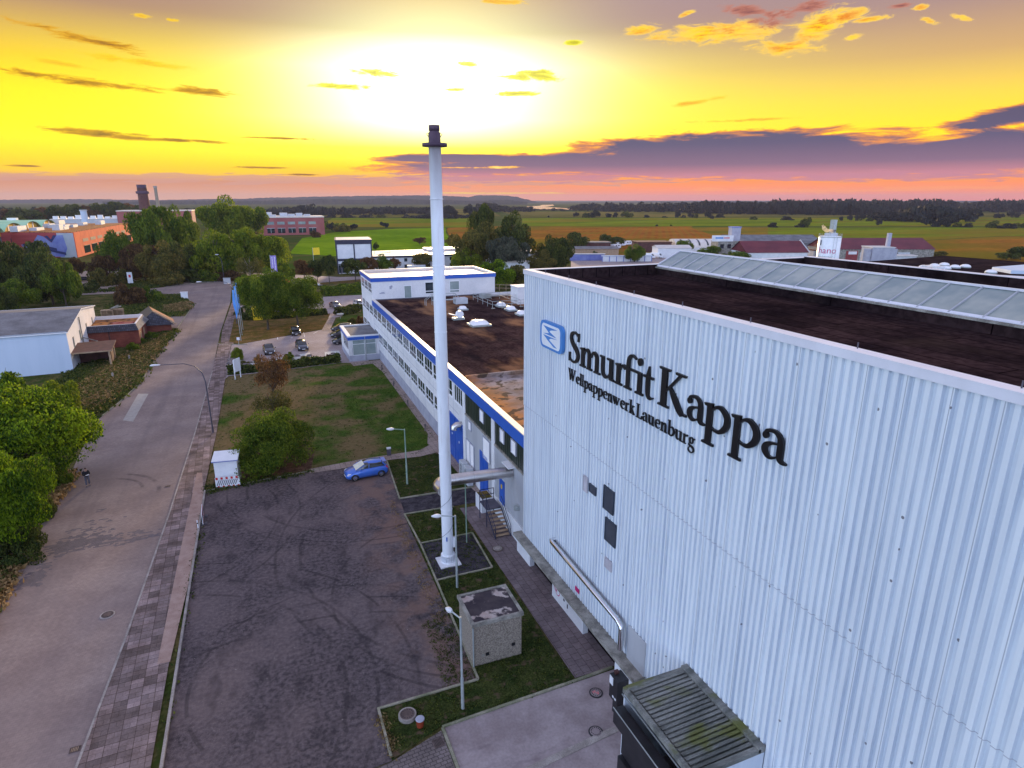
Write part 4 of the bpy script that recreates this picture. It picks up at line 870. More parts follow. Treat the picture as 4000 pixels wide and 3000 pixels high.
# ================= chimney =================
ch=empty('steel_chimney',(10.85,38.45,0),'tall slim white steel chimney with a dark cap and ring flange','chimney')
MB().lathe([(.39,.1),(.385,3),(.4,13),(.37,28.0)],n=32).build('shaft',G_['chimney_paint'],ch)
m=MB()
for z_ in (4.2,8.4,12.6,16.8,21.,25.): m.lathe([(.395,z_),(.412,z_+.01),(.412,z_+.05),(.395,z_+.06)],n=28)
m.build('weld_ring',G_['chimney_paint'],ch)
MB().box(-.75,.75,-.8,.7,0,.12).build('base_slab',G_['white_panel'],ch)
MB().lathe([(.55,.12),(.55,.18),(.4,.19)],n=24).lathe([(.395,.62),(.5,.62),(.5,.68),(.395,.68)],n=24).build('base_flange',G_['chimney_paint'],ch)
m=MB()
for k in range(20):
    a_=2*math.pi*k/20; c_,s_=math.cos(a_),math.sin(a_); m.obox((c_*.39,s_*.39,.18),(c_*.13,s_*.13,0),(-s_*.03,c_*.03,0),(0,0,.44))
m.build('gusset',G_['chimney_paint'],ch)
MB().lathe([(.37,28.0),(.74,28.02),(.74,28.2),(.7,28.2),(.38,28.2)],n=32).build('ring_flange',G_['dark_cap'],ch)
MB().lathe([(.36,28.0),(.355,28.78),(.29,28.84),(.29,28.9),(.32,28.9),(.32,29.2),(.27,29.2),(.27,28.95)],n=28).build('cap',G_['dark_cap'],ch)
for s_ in (-1,1): MB().tube([(s_*.36,0,28.55),(s_*.47,0,28.72),(s_*.38,0,28.76)],.02,6).build('lifting_eye',G_['dark_cap'],ch)
m=MB(); pts=[(.41*math.cos(a_*.35),.41*math.sin(a_*.35),.9+a_*.13) for a_ in range(40)]; m.tube(pts,.012,5); m.build('earth_cable',G_['dark_pole'],ch)
MB().box(-.2,-.12,-.41,-.36,1.9,2.2).build('label_plate',G_['blue_band'],ch)
MB().box(.3,.5,-.35,-.1,1.3,2.0).build('inspection_box',G_['white_plastic'],ch)
fl=empty('flue_duct',(16.9,40.2,5.35),'thick bare steel flue pipe running from the wall to the white chimney','duct')
MB().tube([(0.1,0,0),(-5.4,.35,0)],.42,24).build('pipe',G_['steel'],fl)
m=MB()
for k in range(4): m.tube([(-.6-k*1.4,.04+.09*k,0),(-.62-k*1.4,.04+.09*k,0)],.427,24)
m.build('seam_band',G_['galv'],fl)
m=MB(); pts=[];rs_=[]
for k in range(13):
    t=k/12; a_=t*math.pi*.5; pts.append((-5.4-.75*math.sin(a_),.35-.75*(1-math.cos(a_)),0)); rs_.append(.44 if k%2 else .38)
pts.append((-6.1,-1.2,0)); rs_.append(.4); m.tube(pts,rs_,20); m.build('bellows',G_['steel'],fl)
MB().tube([(-4.0,.2,-5.35),(-4.0,.25,-.42)],.045,8).build('support_post',G_['green_galv'],fl)
MB().box(-.05,.25,-.55,.55,-.55,.55).build('wall_collar',G_['black_metal'],fl)
# ================= vegetation =================
rng=np.random.default_rng(7)
def quads(name,V,m):
    n=len(V); me=bpy.data.meshes.new(name); me.vertices.add(n*4); me.vertices.foreach_set('co',V.reshape(-1).astype(np.float32)); me.loops.add(n*4); me.loops.foreach_set('vertex_index',np.arange(n*4,dtype=np.int32)); me.polygons.add(n); me.polygons.foreach_set('loop_start',np.arange(0,n*4,4,dtype=np.int32)); me.update(calc_edges=True)
    if m: me.materials.append(m)
    return me
def leaves(C,N,size,jit=.8,asp=(1.,1.),rg=rng):
    n=len(C); nr=N+rg.normal(0,jit,(n,3)); nr/=np.linalg.norm(nr,axis=1)[:,None]
    t=np.cross(nr,rg.normal(0,1,(n,3))); t/=np.linalg.norm(t,axis=1)[:,None]+1e-9; b=np.cross(nr,t)
    s=size*(.6+.8*rg.random(n))[:,None]; t=t*s*asp[0]; b=b*s*asp[1]
    return np.stack([C-t*.9,C-b*.6+nr*s*.15,C+t,C+b*.6-nr*s*.1],1)
def crown_pts(shape,nc,nl,rg,cr=(.24,.4)):
    cs=[];rs=[]
    while len(cs)<nc:
        p=rg.uniform(-1,1,3); z=(p[2]+1)/2; q=math.hypot(p[0],p[1])
        if shape=='round': ok=q<math.sqrt(max(0,1-(2*z-.95)**2))
        elif shape=='cone': ok=q<min(1,(1-z)*1.25+.1)*(.35+min(z*3,.65))
        elif shape=='spread': ok=q<min(1,.45+z*.9)*math.sqrt(max(0,1-max(0,z-.45)**2*3))
        elif shape=='bush': ok=q<math.sqrt(max(0,1-z*z))
        elif shape=='tall': ok=q<math.sqrt(max(0,1-(2*z-1)**2))*.95
        if not ok or q+z*.3<.25: continue
        r_=rg.uniform(*cr); cs.append((p[0]*(1-r_*.6),p[1]*(1-r_*.6),.1+z*.75)); rs.append(r_)
    cs=np.array(cs);rs=np.array(rs)
    k=rg.integers(0,nc,nl); d=rg.normal(0,1,(nl,3)); d[:,2]+=.25; d/=np.linalg.norm(d,axis=1)[:,None]
    f=np.where(rg.random(nl)<.72,.82+.22*rg.random(nl),rg.random(nl)**.5)
    P_=cs[k]+d*rs[k][:,None]*f[:,None]*np.array([1,1,.62])
    out=d+ (P_-np.array([0,0,.4]))*.4
    return P_,out/np.linalg.norm(out,axis=1)[:,None],cs
CR={}
def crown_mesh(shape,dens,var,matn):
    key=(shape,dens,var,matn)
    if key in CR: return CR[key]
    rg=np.random.default_rng(hash((shape,dens,var).__repr__().__len__()*7+var*13+dens)%99991+len(shape)*31)
    nl,sz,nc={0:(1300,.095,14),1:(4200,.058,22),2:(16000,.032,38),3:(46000,.0195,60),4:(5200,.026,34)}[dens]
    P_,N_,cs=crown_pts(shape,nc,nl,rg,(.22,.38) if dens<2 else (.17,.32))
    V=leaves(P_,N_,sz,.7,(1.,.8),rg); me=quads('crown',V,G_[matn]); CR[key]=me; return me
TRK={}
def trunk_mesh(var,matn,thin=1.):
    key=(var,matn,thin)
    if key in TRK: return TRK[key]
    rd=random.Random(var*7+3); m=MB()
    m.tube([(0,0,-.01),(.01,.0,.1),(.02,.01,.35),(.0,.03,.62),(.02,.0,.88)],[.075*thin,.055*thin,.045*thin,.028*thin,.008],8)
    for k in range(9):
        a_=k*2.4+rd.random(); z0=.3+.05*k; e=.35+.4*rd.random(); m.tube([(0,0,z0),(math.cos(a_)*e*.5,math.sin(a_)*e*.5,z0+.09),(math.cos(a_)*e,math.sin(a_)*e,z0+.2+rd.random()*.1)],[.026*thin,.018*thin,.006],6)
    o=m.build('trunk',G_[matn]); me=o.data; bpy.data.objects.remove(o); TRK[key]=me; return me
def depth_of(x,y): 
    g=P(x,y); return (Vector((g[0],g[1],-H))).dot(_F)
tn=[0]
def tree(label,bx,by,ty,hw,shape='round',leaf='leaf_dark',dens=1,cb=.25,name='tree',cat='tree',group=None,bark='bark',hmul=1.,trunk=True,thin=1.,zmin=0.):
    tn[0]+=1; v_=tn[0]%3
    X,Y_=P(bx,by); h=HT(bx,ty,bx,by)*hmul; r=hw/FPX*depth_of(bx,by)
    e=empty(name,(X,Y_,0),label,cat,(tn[0]*1.7)%6.28,group)
    c=bpy.data.objects.new('crown',crown_mesh(shape,dens,v_,leaf)); COL.objects.link(c); c.parent=e; c.location=(0,0,h*cb-.02*h); c.scale=(r,r,h*(1-cb)*1.02); KIDS.setdefault(e.name,[]).append(c)
    if trunk:
        t=bpy.data.objects.new('trunk',trunk_mesh(v_,bark,thin)); COL.objects.link(t); t.parent=e; t.scale=(r*.72,r*.72,h*.84); KIDS[e.name].append(t)
    return e
def bush(label,bx,by,ty,hw,leaf='leaf_dark',dens=1,group=None,name='bush',shape='bush'):
    tn[0]+=1; X,Y_=P(bx,by); h=HT(bx,ty,bx,by); r=hw/FPX*depth_of(bx,by)
    o=bpy.data.objects.new(name,crown_mesh(shape,dens,tn[0]%3,leaf)); COL.objects.link(o); o.location=(X,Y_,-.08*h); o.scale=(r,r,h*1.08); o.rotation_euler=(0,0,tn[0]*1.3)
    return tag(o,label,'bush',group)
# --- near left edge
tree('large bright green tree leaning over the road edge, tallest at the left',150,1905,1455,265,'round','leaf_lime',3,.2)
tree('bright green tree in the left foreground, nearest the camera',40,2170,1690,200,'round','leaf_lime',3,.12)
tree('bright green tree top in front of the blue shed wall',50,1640,1385,85,'cone','leaf_lime',2,.1)
tree('yellow-green tree behind the large roadside tree at the left',250,1640,1470,90,'round','leaf_mid',2,.1)
bush('dark bush at the road edge beside the walking person',235,1895,1790,48,'leaf_green',2)
bush('low dark undergrowth bush at the lower left road edge',60,2190,2010,120,'leaf_dark',2)
bush('dark shrub below the left foreground tree',150,2030,1920,70,'leaf_dark',2)
# --- lawn trees
tree('broad dark green tree standing in bare soil on the lawn',1072,1825,1590,165,'bush','leaf_green',3,.08)
tree('small olive tree behind the broad dark lawn tree',1072,1650,1505,80,'round','leaf_olive',4,.1)
tree('reddish half-bare shrub tree by the white-gravel bed',1072,1585,1365,88,'spread','leaf_rust',4,.12)
# --- car park trees
tree('left one of two tall green trees between the car parks',1048,1287,1030,112,'round','leaf_green',3,.22,thin=.9)
tree('right one of two tall green trees between the car parks',1165,1277,1062,115,'round','leaf_green',3,.22,thin=.9)
# avenue behind the car park
for x,b,t,w,l,lf,sh in ((1288,1108,990,38,'narrow dark street tree in front of the black and white building corner','leaf_dark','tall'),(1240,1100,1010,42,'dark street tree left of the black and white building','leaf_dark','round'),(1190,1100,1010,40,'reddish dark street tree under the yellow flag','leaf_rust','round'),(1390,1100,1005,50,'dark street tree in front of the black and white building','leaf_dark','round'),(1440,1085,1000,40,'dark street tree right of the black and white building','leaf_rust','round'),(1495,1080,985,42,'pointed dark green tree in front of the long white building','leaf_green','cone'),(1545,1070,1005,26,'small reddish tree in front of the long white building','leaf_rust','round'),(1655,1062,985,48,'loose grey-green tree in front of the lettered container','leaf_olive','round')):
    tree(l,x,b,t,w,sh,lf,1,.28,group='street trees behind the car park')
tree('pale yellowish birch at the bend of the road',985,1125,975,55,'round','leaf_olive',4,.15,bark='pale_bark')
tree('green tree below the purple banner',1105,1120,990,52,'cone','leaf_mid',1,.1)
tree('dark tree behind the blue flags',985,1215,1055,60,'round','leaf_green',2,.1)
bush('dark hedge bush beside the blue flags',950,1228,1185,35,'leaf_dark',1)
bush('low dark hedge mound right of the blue flags',1000,1222,1195,40,'leaf_dark',1)
# --- woods left of the road
for x,b,t,w,l,lf,sh,d in (
 (640,1060,770,112,'big two-topped tree with the brown chimney behind it','leaf_green','round',2),
 (715,1030,790,80,'tree leaning right of the two-topped big tree','leaf_green','round',2),
 (895,960,760,110,'pale green tall tree on the skyline left of the pink brick building','leaf_mid','spread',2),
 (985,950,795,85,'pale green tree beside the pink brick building','leaf_mid','spread',1),
 (850,1090,885,115,'broad yellow-green tree beside the bend of the road','leaf_mid','round',2),
 (960,1080,880,110,'broad green tree just left of the purple banner','leaf_mid','round',2),
 (1060,1075,900,90,'green tree behind the purple banner','leaf_mid','round',2),
 (790,1080,1010,60,'dark tree at the edge of the bend','leaf_green','round',1),
 (470,1090,890,70,'dark green tree right of the orange wall','leaf_green','round',2),
 (570,1100,930,90,'dark reddish tree in the thicket right of the orange wall','leaf_rust','round',2),
 (650,1105,930,90,'dark olive tree in the middle of the thicket','leaf_olive','round',2),
 (720,1095,935,80,'dark tree at the right end of the thicket','leaf_dark','round',2),
 (410,1100,990,60,'brownish tree beside the forecourt of the orange wall','leaf_rust','round',1),
 (210,1190,955,105,'tall dark tree in front of the mural wall','leaf_dark','round',2),
 (90,1150,935,95,'dark tree hiding the left end of the red wall','leaf_dark','round',2),
 (20,1180,900,90,'dark tree at the left edge before the green arched roofs','leaf_dark','round',2),
 (260,1195,1000,75,'dark green tree nearest the forecourt','leaf_green','round',2),
 (60,1215,1085,100,'low green tree behind the grey shed roof','leaf_green','round',2),
 (170,1090,930,60,'dark tree against the red part of the mural wall','leaf_dark','round',1),
 (0,1240,1100,70,'dark tree behind the left end of the shed','leaf_dark','round',2),
 (310,1085,1000,32,'small dark red tree beside the mural wall','leaf_rust','round',1)):
    tree(l,x,b,t,w,sh,lf,d,.08)
for x,b,t,w,l,lf in (
 (400,1115,1028,55,'round olive bush beside the forecourt','leaf_olive'),
 (480,1110,1035,45,'olive bush left of the round sign on its post','leaf_olive'),
 (670,1112,1035,62,'spreading brownish bush at the road junction','leaf_olive'),
 (510,1190,1090,62,'rusty brown bush on the grass island','leaf_rust'),
 (600,1178,1105,44,'round green bush on the grass island','leaf_green'),
 (540,1080,1010,60,'dark bush behind the white notice board','leaf_rust'),
 (740,1100,1020,70,'dark bush behind the blue road sign','leaf_dark'),
 (350,1135,1085,45,'small dark bush at the lane left of the grass island','leaf_dark'),
 (905,1095,1040,60,'brownish bush at the foot of the birch','leaf_rust'),
 (820,1098,1040,55,'green bush behind the tall lamp at the bend','leaf_green')):
    bush(l,x,b,t,w,lf,1)
# row of dark trees on the left skyline
for i,(x,b,t,w) in enumerate(((20,880,812,50),(75,880,808,45),(130,880,815,45),(185,875,805,45),(240,875,798,50),(300,872,792,45),(350,870,798,40),(400,868,790,45),(455,866,782,50),(510,864,790,45),(550,868,800,45),(60,900,840,50),(330,890,850,40),(430,888,840,40))):
    tree('%s dark skyline tree from the left edge behind the green arched roofs'%['first','second','third','fourth','fifth','sixth','seventh','eighth','ninth','tenth','eleventh','twelfth','thirteenth','fourteenth'][i],x,b,t,w,'round','leaf_dark' if i%3 else 'leaf_rust',1,.05,group='dark trees on the left skyline')
# --- centre right trees behind the office
for x,b,t,w,l,lf,sh,d in (
 (1890,1040,785,62,'tall dark tree, highest of the group right of the chimney','leaf_dark','tall',2),
 (2010,1050,812,90,'tall dark tree leaning right beside the highest one','leaf_dark','round',2),
 (1860,1065,858,105,'silvery green willow in front of the tall dark tree','leaf_olive','spread',2),
 (1985,1075,905,90,'grey-green willow hanging over the white building end','leaf_grey','round',2),
 (1825,1072,960,72,'green tree just right of the chimney above the office roof','leaf_mid','round',2),
 (1940,1130,1010,80,'bright green tree behind the right end of the office','leaf_lime','round',2),
 (2020,1120,1030,50,'yellowish tree at the corner of the tall hall','leaf_olive','round',1),
 (2145,1065,910,60,'dark tree in front of the brown field','leaf_dark','round',2),
 (2110,1070,970,70,'olive tree at the street corner behind the hall','leaf_olive','round',2),
 (2190,1050,920,55,'dark tree beside the round dark one','leaf_dark','round',1),
 (2255,975,902,46,'round dark tree at the edge of the brown field','leaf_dark','round',1),
 (2368,960,912,32,'dark round tree, left of a pair before the brown field','leaf_dark','round',1),
 (2408,962,922,34,'dark round tree, right of a pair before the brown field','leaf_dark','round',1),
 (2478,1022,950,48,'roadside tree with a thin trunk before the white trailers','leaf_green','round',2),
 (2322,1010,975,18,'small dark conifer by the blue wall','leaf_dark','cone',1),
 (2665,1000,935,40,'green tree left of the pale arched roof','leaf_green','round',1),
 (2770,1010,958,50,'green tree before the grey office tower','leaf_green','round',1),
 (2870,1025,980,55,'dark green tree before the red tiled roof','leaf_green','round',1),
 (2895,948,905,28,'dark pointed tree beside the ribbed grey roof','leaf_dark','cone',1),
 (2875,948,920,28,'dark low tree beside the ribbed grey roof','leaf_dark','round',1),
 (1640,955,925,30,'brownish tree at the far side of the long white building','leaf_rust','round',1),
 (1760,960,930,28,'dark tree right behind the chimney on the green field','leaf_olive','round',1),
 (1468,975,943,16,'small dark conifer beside the black and white building','leaf_dark','cone',1),
 (3580,1000,965,26,'dark bush tree at the edge of the orange field','leaf_dark','round',1),
 (3655,1000,975,45,'low dark tree right of it at the edge of the orange field','leaf_olive','bush',1),
 (3930,1015,985,45,'dark tree at the right above the low flat roof','leaf_dark','round',1),
 (3985,1015,960,45,'dark tree at the right picture edge above the low flat roof','leaf_dark','round',1),
 (3470,1010,985,18,'small dark conifer beside the blue-grey tank','leaf_dark','cone',1),
 (1755,850,800,38,'greyish tree in the pale field just right of the chimney','leaf_far','round',1),
 (1840,850,798,28,'thin greyish tree left of the tall dark group','leaf_far','round',0)):
    tree(l,x,b,t,w,sh,lf,d,.1,bark='bark')
# trees and bushes scattered over the fields
fl_=[(1502,888,862,18),(1300,895,865,22),(1330,900,868,40),(1372,898,870,26),(1230,925,898,22),(1275,882,860,7),(2248,846,826,14),(2292,850,828,20),(2322,852,820,26),(2376,848,832,18),(2402,848,826,12),(2452,852,824,26),(2524,850,838,14),(2596,850,843,12),(2646,850,818,12),(2668,850,838,12),(2700,850,828,14),(2718,852,832,10),(2766,853,818,16),(2782,854,842,12),(2812,850,832,20),(2942,858,842,16),(3020,888,868,22),(3075,860,842,30),(3150,888,842,26),(3125,888,870,20),(3285,862,842,8),(3320,862,838,12),(3356,862,826,22),(3395,864,850,16),(3432,882,852,12),(3630,884,840,38),(3680,886,842,42),(3740,886,868,18),(3778,888,868,24),(3880,890,860,30),(3930,892,868,36),(3990,890,868,34),(3790,866,852,16),(3900,852,830,20),(3775,852,806,34),(3960,850,818,24),(2620,883,876,6),(2565,883,876,7),(2143,850,842,5),(1700,848,830,12),(1585,846,835,10),(1290,850,838,24),(1360,850,836,34),(1430,850,836,34),(1490,850,838,26),(1600,852,838,30),(1660,852,836,24)]
ordn=['far left','left','left of centre','centre','right of centre','right','far right']
fl_.sort(key=lambda q:(0 if q[0]<1700 else 1 if q[0]<2500 else 2 if q[0]<3150 else 3,q[0])); cnt_={}
NO=['first','second','third','fourth','fifth','sixth','seventh','eighth','ninth','tenth','eleventh','twelfth','thirteenth','fourteenth','fifteenth','sixteenth','seventeenth','eighteenth','nineteenth','twentieth','twenty-first','twenty-second','twenty-third','twenty-fourth','twenty-fifth']
for i,(x,b,t,w) in enumerate(fl_):
    pl_='left of the chimney' if x<1700 else ('right of the tall trees' if x<2500 else ('above the middle of the roof glazing' if x<3150 else 'beyond the white silo'))
    sz='tiny' if w<12 else ('small' if w<22 else 'wide')
    cnt_[pl_]=cnt_.get(pl_,0)+1; k=bush('%s %s dark bush from the left on the fields %s'%(NO[cnt_[pl_]-1],sz,pl_.replace('above the middle of','above')),x,b,t,w,'leaf_far' if i%4 else 'leaf_dark',0,'bushes and lone trees out on the fields','field_bush','round' if (b-t)>w else 'bush')
# --- shrubs and planting on the plot
bush('round grass-green clipped shrub at the car park entrance',930,1405,1355,27,'leaf_mid',2)
bush('dark purple shrub in the white gravel bed',1005,1418,1380,16,'leaf_dark',1)
bush('yellow-green shrub in front of the dark estate car',1130,1405,1370,24,'leaf_mid',1)
bush('straw coloured grass clump in front of the dark estate car',1190,1405,1385,22,'leaf_olive',1)
bush('straw coloured grass clump at the left end of the gravel bed',955,1425,1403,20,'leaf_olive',1)
bush('reddish low shrub at the lower left of the gravel bed',908,1435,1418,14,'leaf_rust',1)
bush('green clump in the small planting bed by the porch',1318,1394,1372,14,'leaf_green',1)
bush('dark clump at the left of the small planting bed',1282,1398,1380,10,'leaf_rust',1)
bush('brownish tall bush touching the corner of the office',1412,1268,1225,22,'leaf_rust',1)
bush('yellowish clump on the grass by the porch roof',1375,1262,1235,20,'leaf_olive',1)
bush('dark bush at the brick annex, upper one',578,1322,1300,28,'leaf_green',2)
bush('dark bush at the brick annex, middle one',545,1345,1315,32,'leaf_green',2)
bush('dark bush at the brick annex, lower one',520,1372,1335,26,'leaf_green',2)
bush('scrub climbing over the fallen red roof',600,1325,1285,24,'leaf_green',1)
def hedge(name,label,line,w,h,leaf,n,rnd=.12):
    pts=[P(*q) for q in line]; segs=[];tot=0
    for a_,b_ in zip(pts,pts[1:]): l=math.dist(a_,b_); segs.append((a_,b_,l)); tot+=l
    C=[];N=[]
    for a_,b_,l in segs:
        k=int(n*l/tot); t=rng.random(k); s=rng.uniform(-.5,.5,k); q=rng.random(k); d=np.array([b_[0]-a_[0],b_[1]-a_[1]])/l; nrm=np.array([-d[1],d[0]])
        top=rng.random(k)<.5; s=np.where(top,s,np.sign(s)*.5); z=np.where(top,1.,q)
        bump=1+.15*np.sin(t*l*1.3+s)
        p=np.array(a_)[None]+d[None]*(t*l)[:,None]+nrm[None]*(s*w)[:,None]
        C.append(np.c_[p,z*h*bump]+rng.normal(0,rnd*.5,(k,3))); N.append(np.c_[nrm[None]*(s*2)[:,None],z*1.2])
    C=np.concatenate(C);N=np.concatenate(N)+1e-3; N/=np.linalg.norm(N,axis=1)[:,None]
    me=quads(name,leaves(C,N,.24,.6),G_[leaf]); o=bpy.data.objects.new(name,me); COL.objects.link(o); return tag(o,label,'hedge')
hedge('hedge','long clipped dark hedge along the front of the lawn',[(893,1462),(1060,1445),(1326,1413)],1.1,1.,'leaf_dark',5200)
hedge('hedge','dark hedge between the two car parks under the tall trees',[(945,1250),(1100,1243),(1275,1228)],1.6,1.2,'leaf_dark',5000)
hedge('hedge','tall dark hedge behind the upper car park',[(1262,1155),(1340,1148),(1412,1140)],4.,2.,'leaf_green',4200,.3)
hedge('hedge','dark wavy hedge beside the office end wall',[(1322,1232),(1370,1222),(1412,1210)],2.5,1.3,'leaf_dark',2600,.25)
# weeds and tall grass
def tufts(name,poly,n,size,leaf,label=None,z=0.):
    pts=[P(*q) for q in poly]; xs=[p[0] for p in pts]; ys=[p[1] for p in pts]; C=[]
    def inside(x,y):
        c=False;j=len(pts)-1
        for i in range(len(pts)):
            if (pts[i][1]>y)!=(pts[j][1]>y) and x<(pts[j][0]-pts[i][0])*(y-pts[i][1])/(pts[j][1]-pts[i][1])+pts[i][0]: c=not c
            j=i
        return c
    rd=random.Random(len(name)+n)
    while len(C)<n:
        cx,cy=rd.uniform(min(xs),max(xs)),rd.uniform(min(ys),max(ys))
        if not inside(cx,cy): continue
        for _ in range(rd.randint(3,9)): C.append((cx+rd.gauss(0,size*1.6),cy+rd.gauss(0,size*1.6),z+size*rd.uniform(.2,.8)))
    C=np.array(C); N=np.c_[rng.normal(0,1,(len(C),2)),np.full(len(C),.25)]; N/=np.linalg.norm(N,axis=1)[:,None]
    V=leaves(C,N,size,.3,(.55,1.3)); V[:,1,2]=C[:,2]+size*.9; me=quads(name,V,G_[leaf]); o=bpy.data.objects.new(name,me); COL.objects.link(o); return tag(o,kind='stuff')
verge=[(130,1610),(290,1440),(500,1380),(620,1290),(690,1290),(600,1395),(535,1495),(460,1560),(395,1610),(360,1640),(260,1660)]
tufts('tall_grass',verge,16000,.32,'grass_blade'); tufts('dry_grass',[(260,1560),(420,1420),(560,1350),(660,1300),(590,1410),(520,1500),(380,1600)],13000,.3,'straw_blade')
tufts('tall_grass',[(400,1245),(430,1185),(700,1150),(745,1190),(735,1212),(690,1238),(560,1238)],6500,.35,'grass_blade'); tufts('dry_grass',[(640,1200),(740,1180),(730,1212),(660,1225)],2600,.35,'straw_blade')
tufts('tall_grass',[(330,1150),(470,1120),(640,1080),(640,1120),(540,1138),(330,1142)],3500,.4,'grass_blade')
tufts('dry_grass',[(-200,2700),(-60,2300),(20,2240),(120,2050),(250,1900),(275,1850),(180,1960),(100,2085),(0,2310),(-150,2560)],6000,.26,'straw_blade')
tufts('tall_grass',[(-250,2650),(-250,2000),(200,1850),(272,1850),(180,1950),(60,2150),(-10,2300)],9000,.3,'grass_blade')
tufts('lawn_grass',[(1490,2800),(1870,2670),(1850,2640),(1660,2200),(1600,2010),(1780,1985),(2060,2430),(2250,2660),(1730,2830),(1620,2930),(1530,2930)],9000,.055,'grass_blade',z=.03)
tufts('lawn_grass',[(1565,1950),(1520,1800),(1715,1780),(1720,1925)],3000,.05,'grass_blade',z=.03)
tufts('lawn_grass',[(803,1915),(845,1700),(880,1480),(1330,1418),(1490,1418),(1700,1700),(1640,1775),(1235,1838)],12000,.06,'grass_blade',z=.03)
tufts('weeds',[(800,1900),(830,1895),(1000,1870),(1220,1838),(1225,1850),(1000,1890),(830,1925),(800,1935)],1400,.12,'grass_blade')
tufts('weeds',[(760,2100),(790,1960),(800,1960),(790,2110),(700,2550),(660,2850),(650,2850),(720,2350)],500,.1,'grass_blade')
tufts('weeds',[(1740,2380),(1790,2480),(1860,2650),(1740,2700),(1700,2560),(1650,2440)],2200,.055,'grass_blade')
tufts('dry_grass',[(1540,1960),(1600,2100),(1720,2330),(1760,2450),(1700,2440),(1560,2100),(1520,1960)],1500,.045,'straw_blade')
tufts('weeds',[(1490,2790),(1560,2950),(1530,2960),(1470,2790)],300,.09,'straw_blade')
# ================= vehicles =================
def hull(m,stations,smooth=True):
    "stations: (x, z_bottom, z_side, z_top, half width bottom, half width side, half width top)"
    vs_=[];fs=[]
    for x,zb,zs,zt,wb,ws,wt in stations:
        vs_+=[(x,-wb,zb),(x,-ws,zb+(zs-zb)*.35),(x,-ws,zs),(x,-wt,zt),(x,0,zt+.02),(x,wt,zt),(x,ws,zs),(x,ws,zb+(zs-zb)*.35),(x,wb,zb)]
    k=9
    for i in range(len(stations)-1):
        for j in range(k-1): fs.append((i*k+j,(i+1)*k+j,(i+1)*k+j+1,i*k+j+1))
        fs.append((i*k+k-1,(i+1)*k+k-1,(i+1)*k,i*k))
    fs.append(tuple(range(k))); fs.append(tuple(reversed([ (len(stations)-1)*k+j for j in range(k)])))
    return m.add(vs_,fs,smooth)
def wheel(par,x,y,r,w,side):
    t=MB(); n=20
    prof=[(r*.62,-w/2),(r*.93,-w/2),(r,-w*.35),(r,w*.35),(r*.93,w/2),(r*.62,w/2)]
    vs_=[];fs=[]
    for rr,yy in prof:
        for k in range(n): a_=2*math.pi*k/n; vs_.append((rr*math.cos(a_),yy,rr*math.sin(a_)))
    for i in range(len(prof)-1):
        for k in range(n): fs.append((i*n+k,(i+1)*n+k,(i+1)*n+(k+1)%n,i*n+(k+1)%n))
    t.add(vs_,fs,True); ty=t.build('wheel',G_['rubber'],par,(x,y,r))
    q=MB(); yy=side*w*.42
    vs_=[(r*f*math.cos(2*math.pi*k/n),yy,r*f*math.sin(2*math.pi*k/n)) for f in (.64,.54) for k in range(n)]
    q.add(vs_,[(k,(k+1)%n,n+(k+1)%n,n+k) for k in range(n)])
    for k in range(5):
        a_=2*math.pi*k/5; c_,s_=math.cos(a_),math.sin(a_); q.obox((-s_*.035-c_*0,yy,c_*.035),(c_*r*.58,0,s_*r*.58),(s_*.07,0,-c_*.07),(0,-side*.03,0))
    q.build('rim',G_['alloy'],ty); return ty
PC={}
mat('pale_windscreen',(.6,.6,.5),(.75,.75,.62),scale=2,rough=.4)  # pale windscreen of the blue car: sky reflection put into the colour
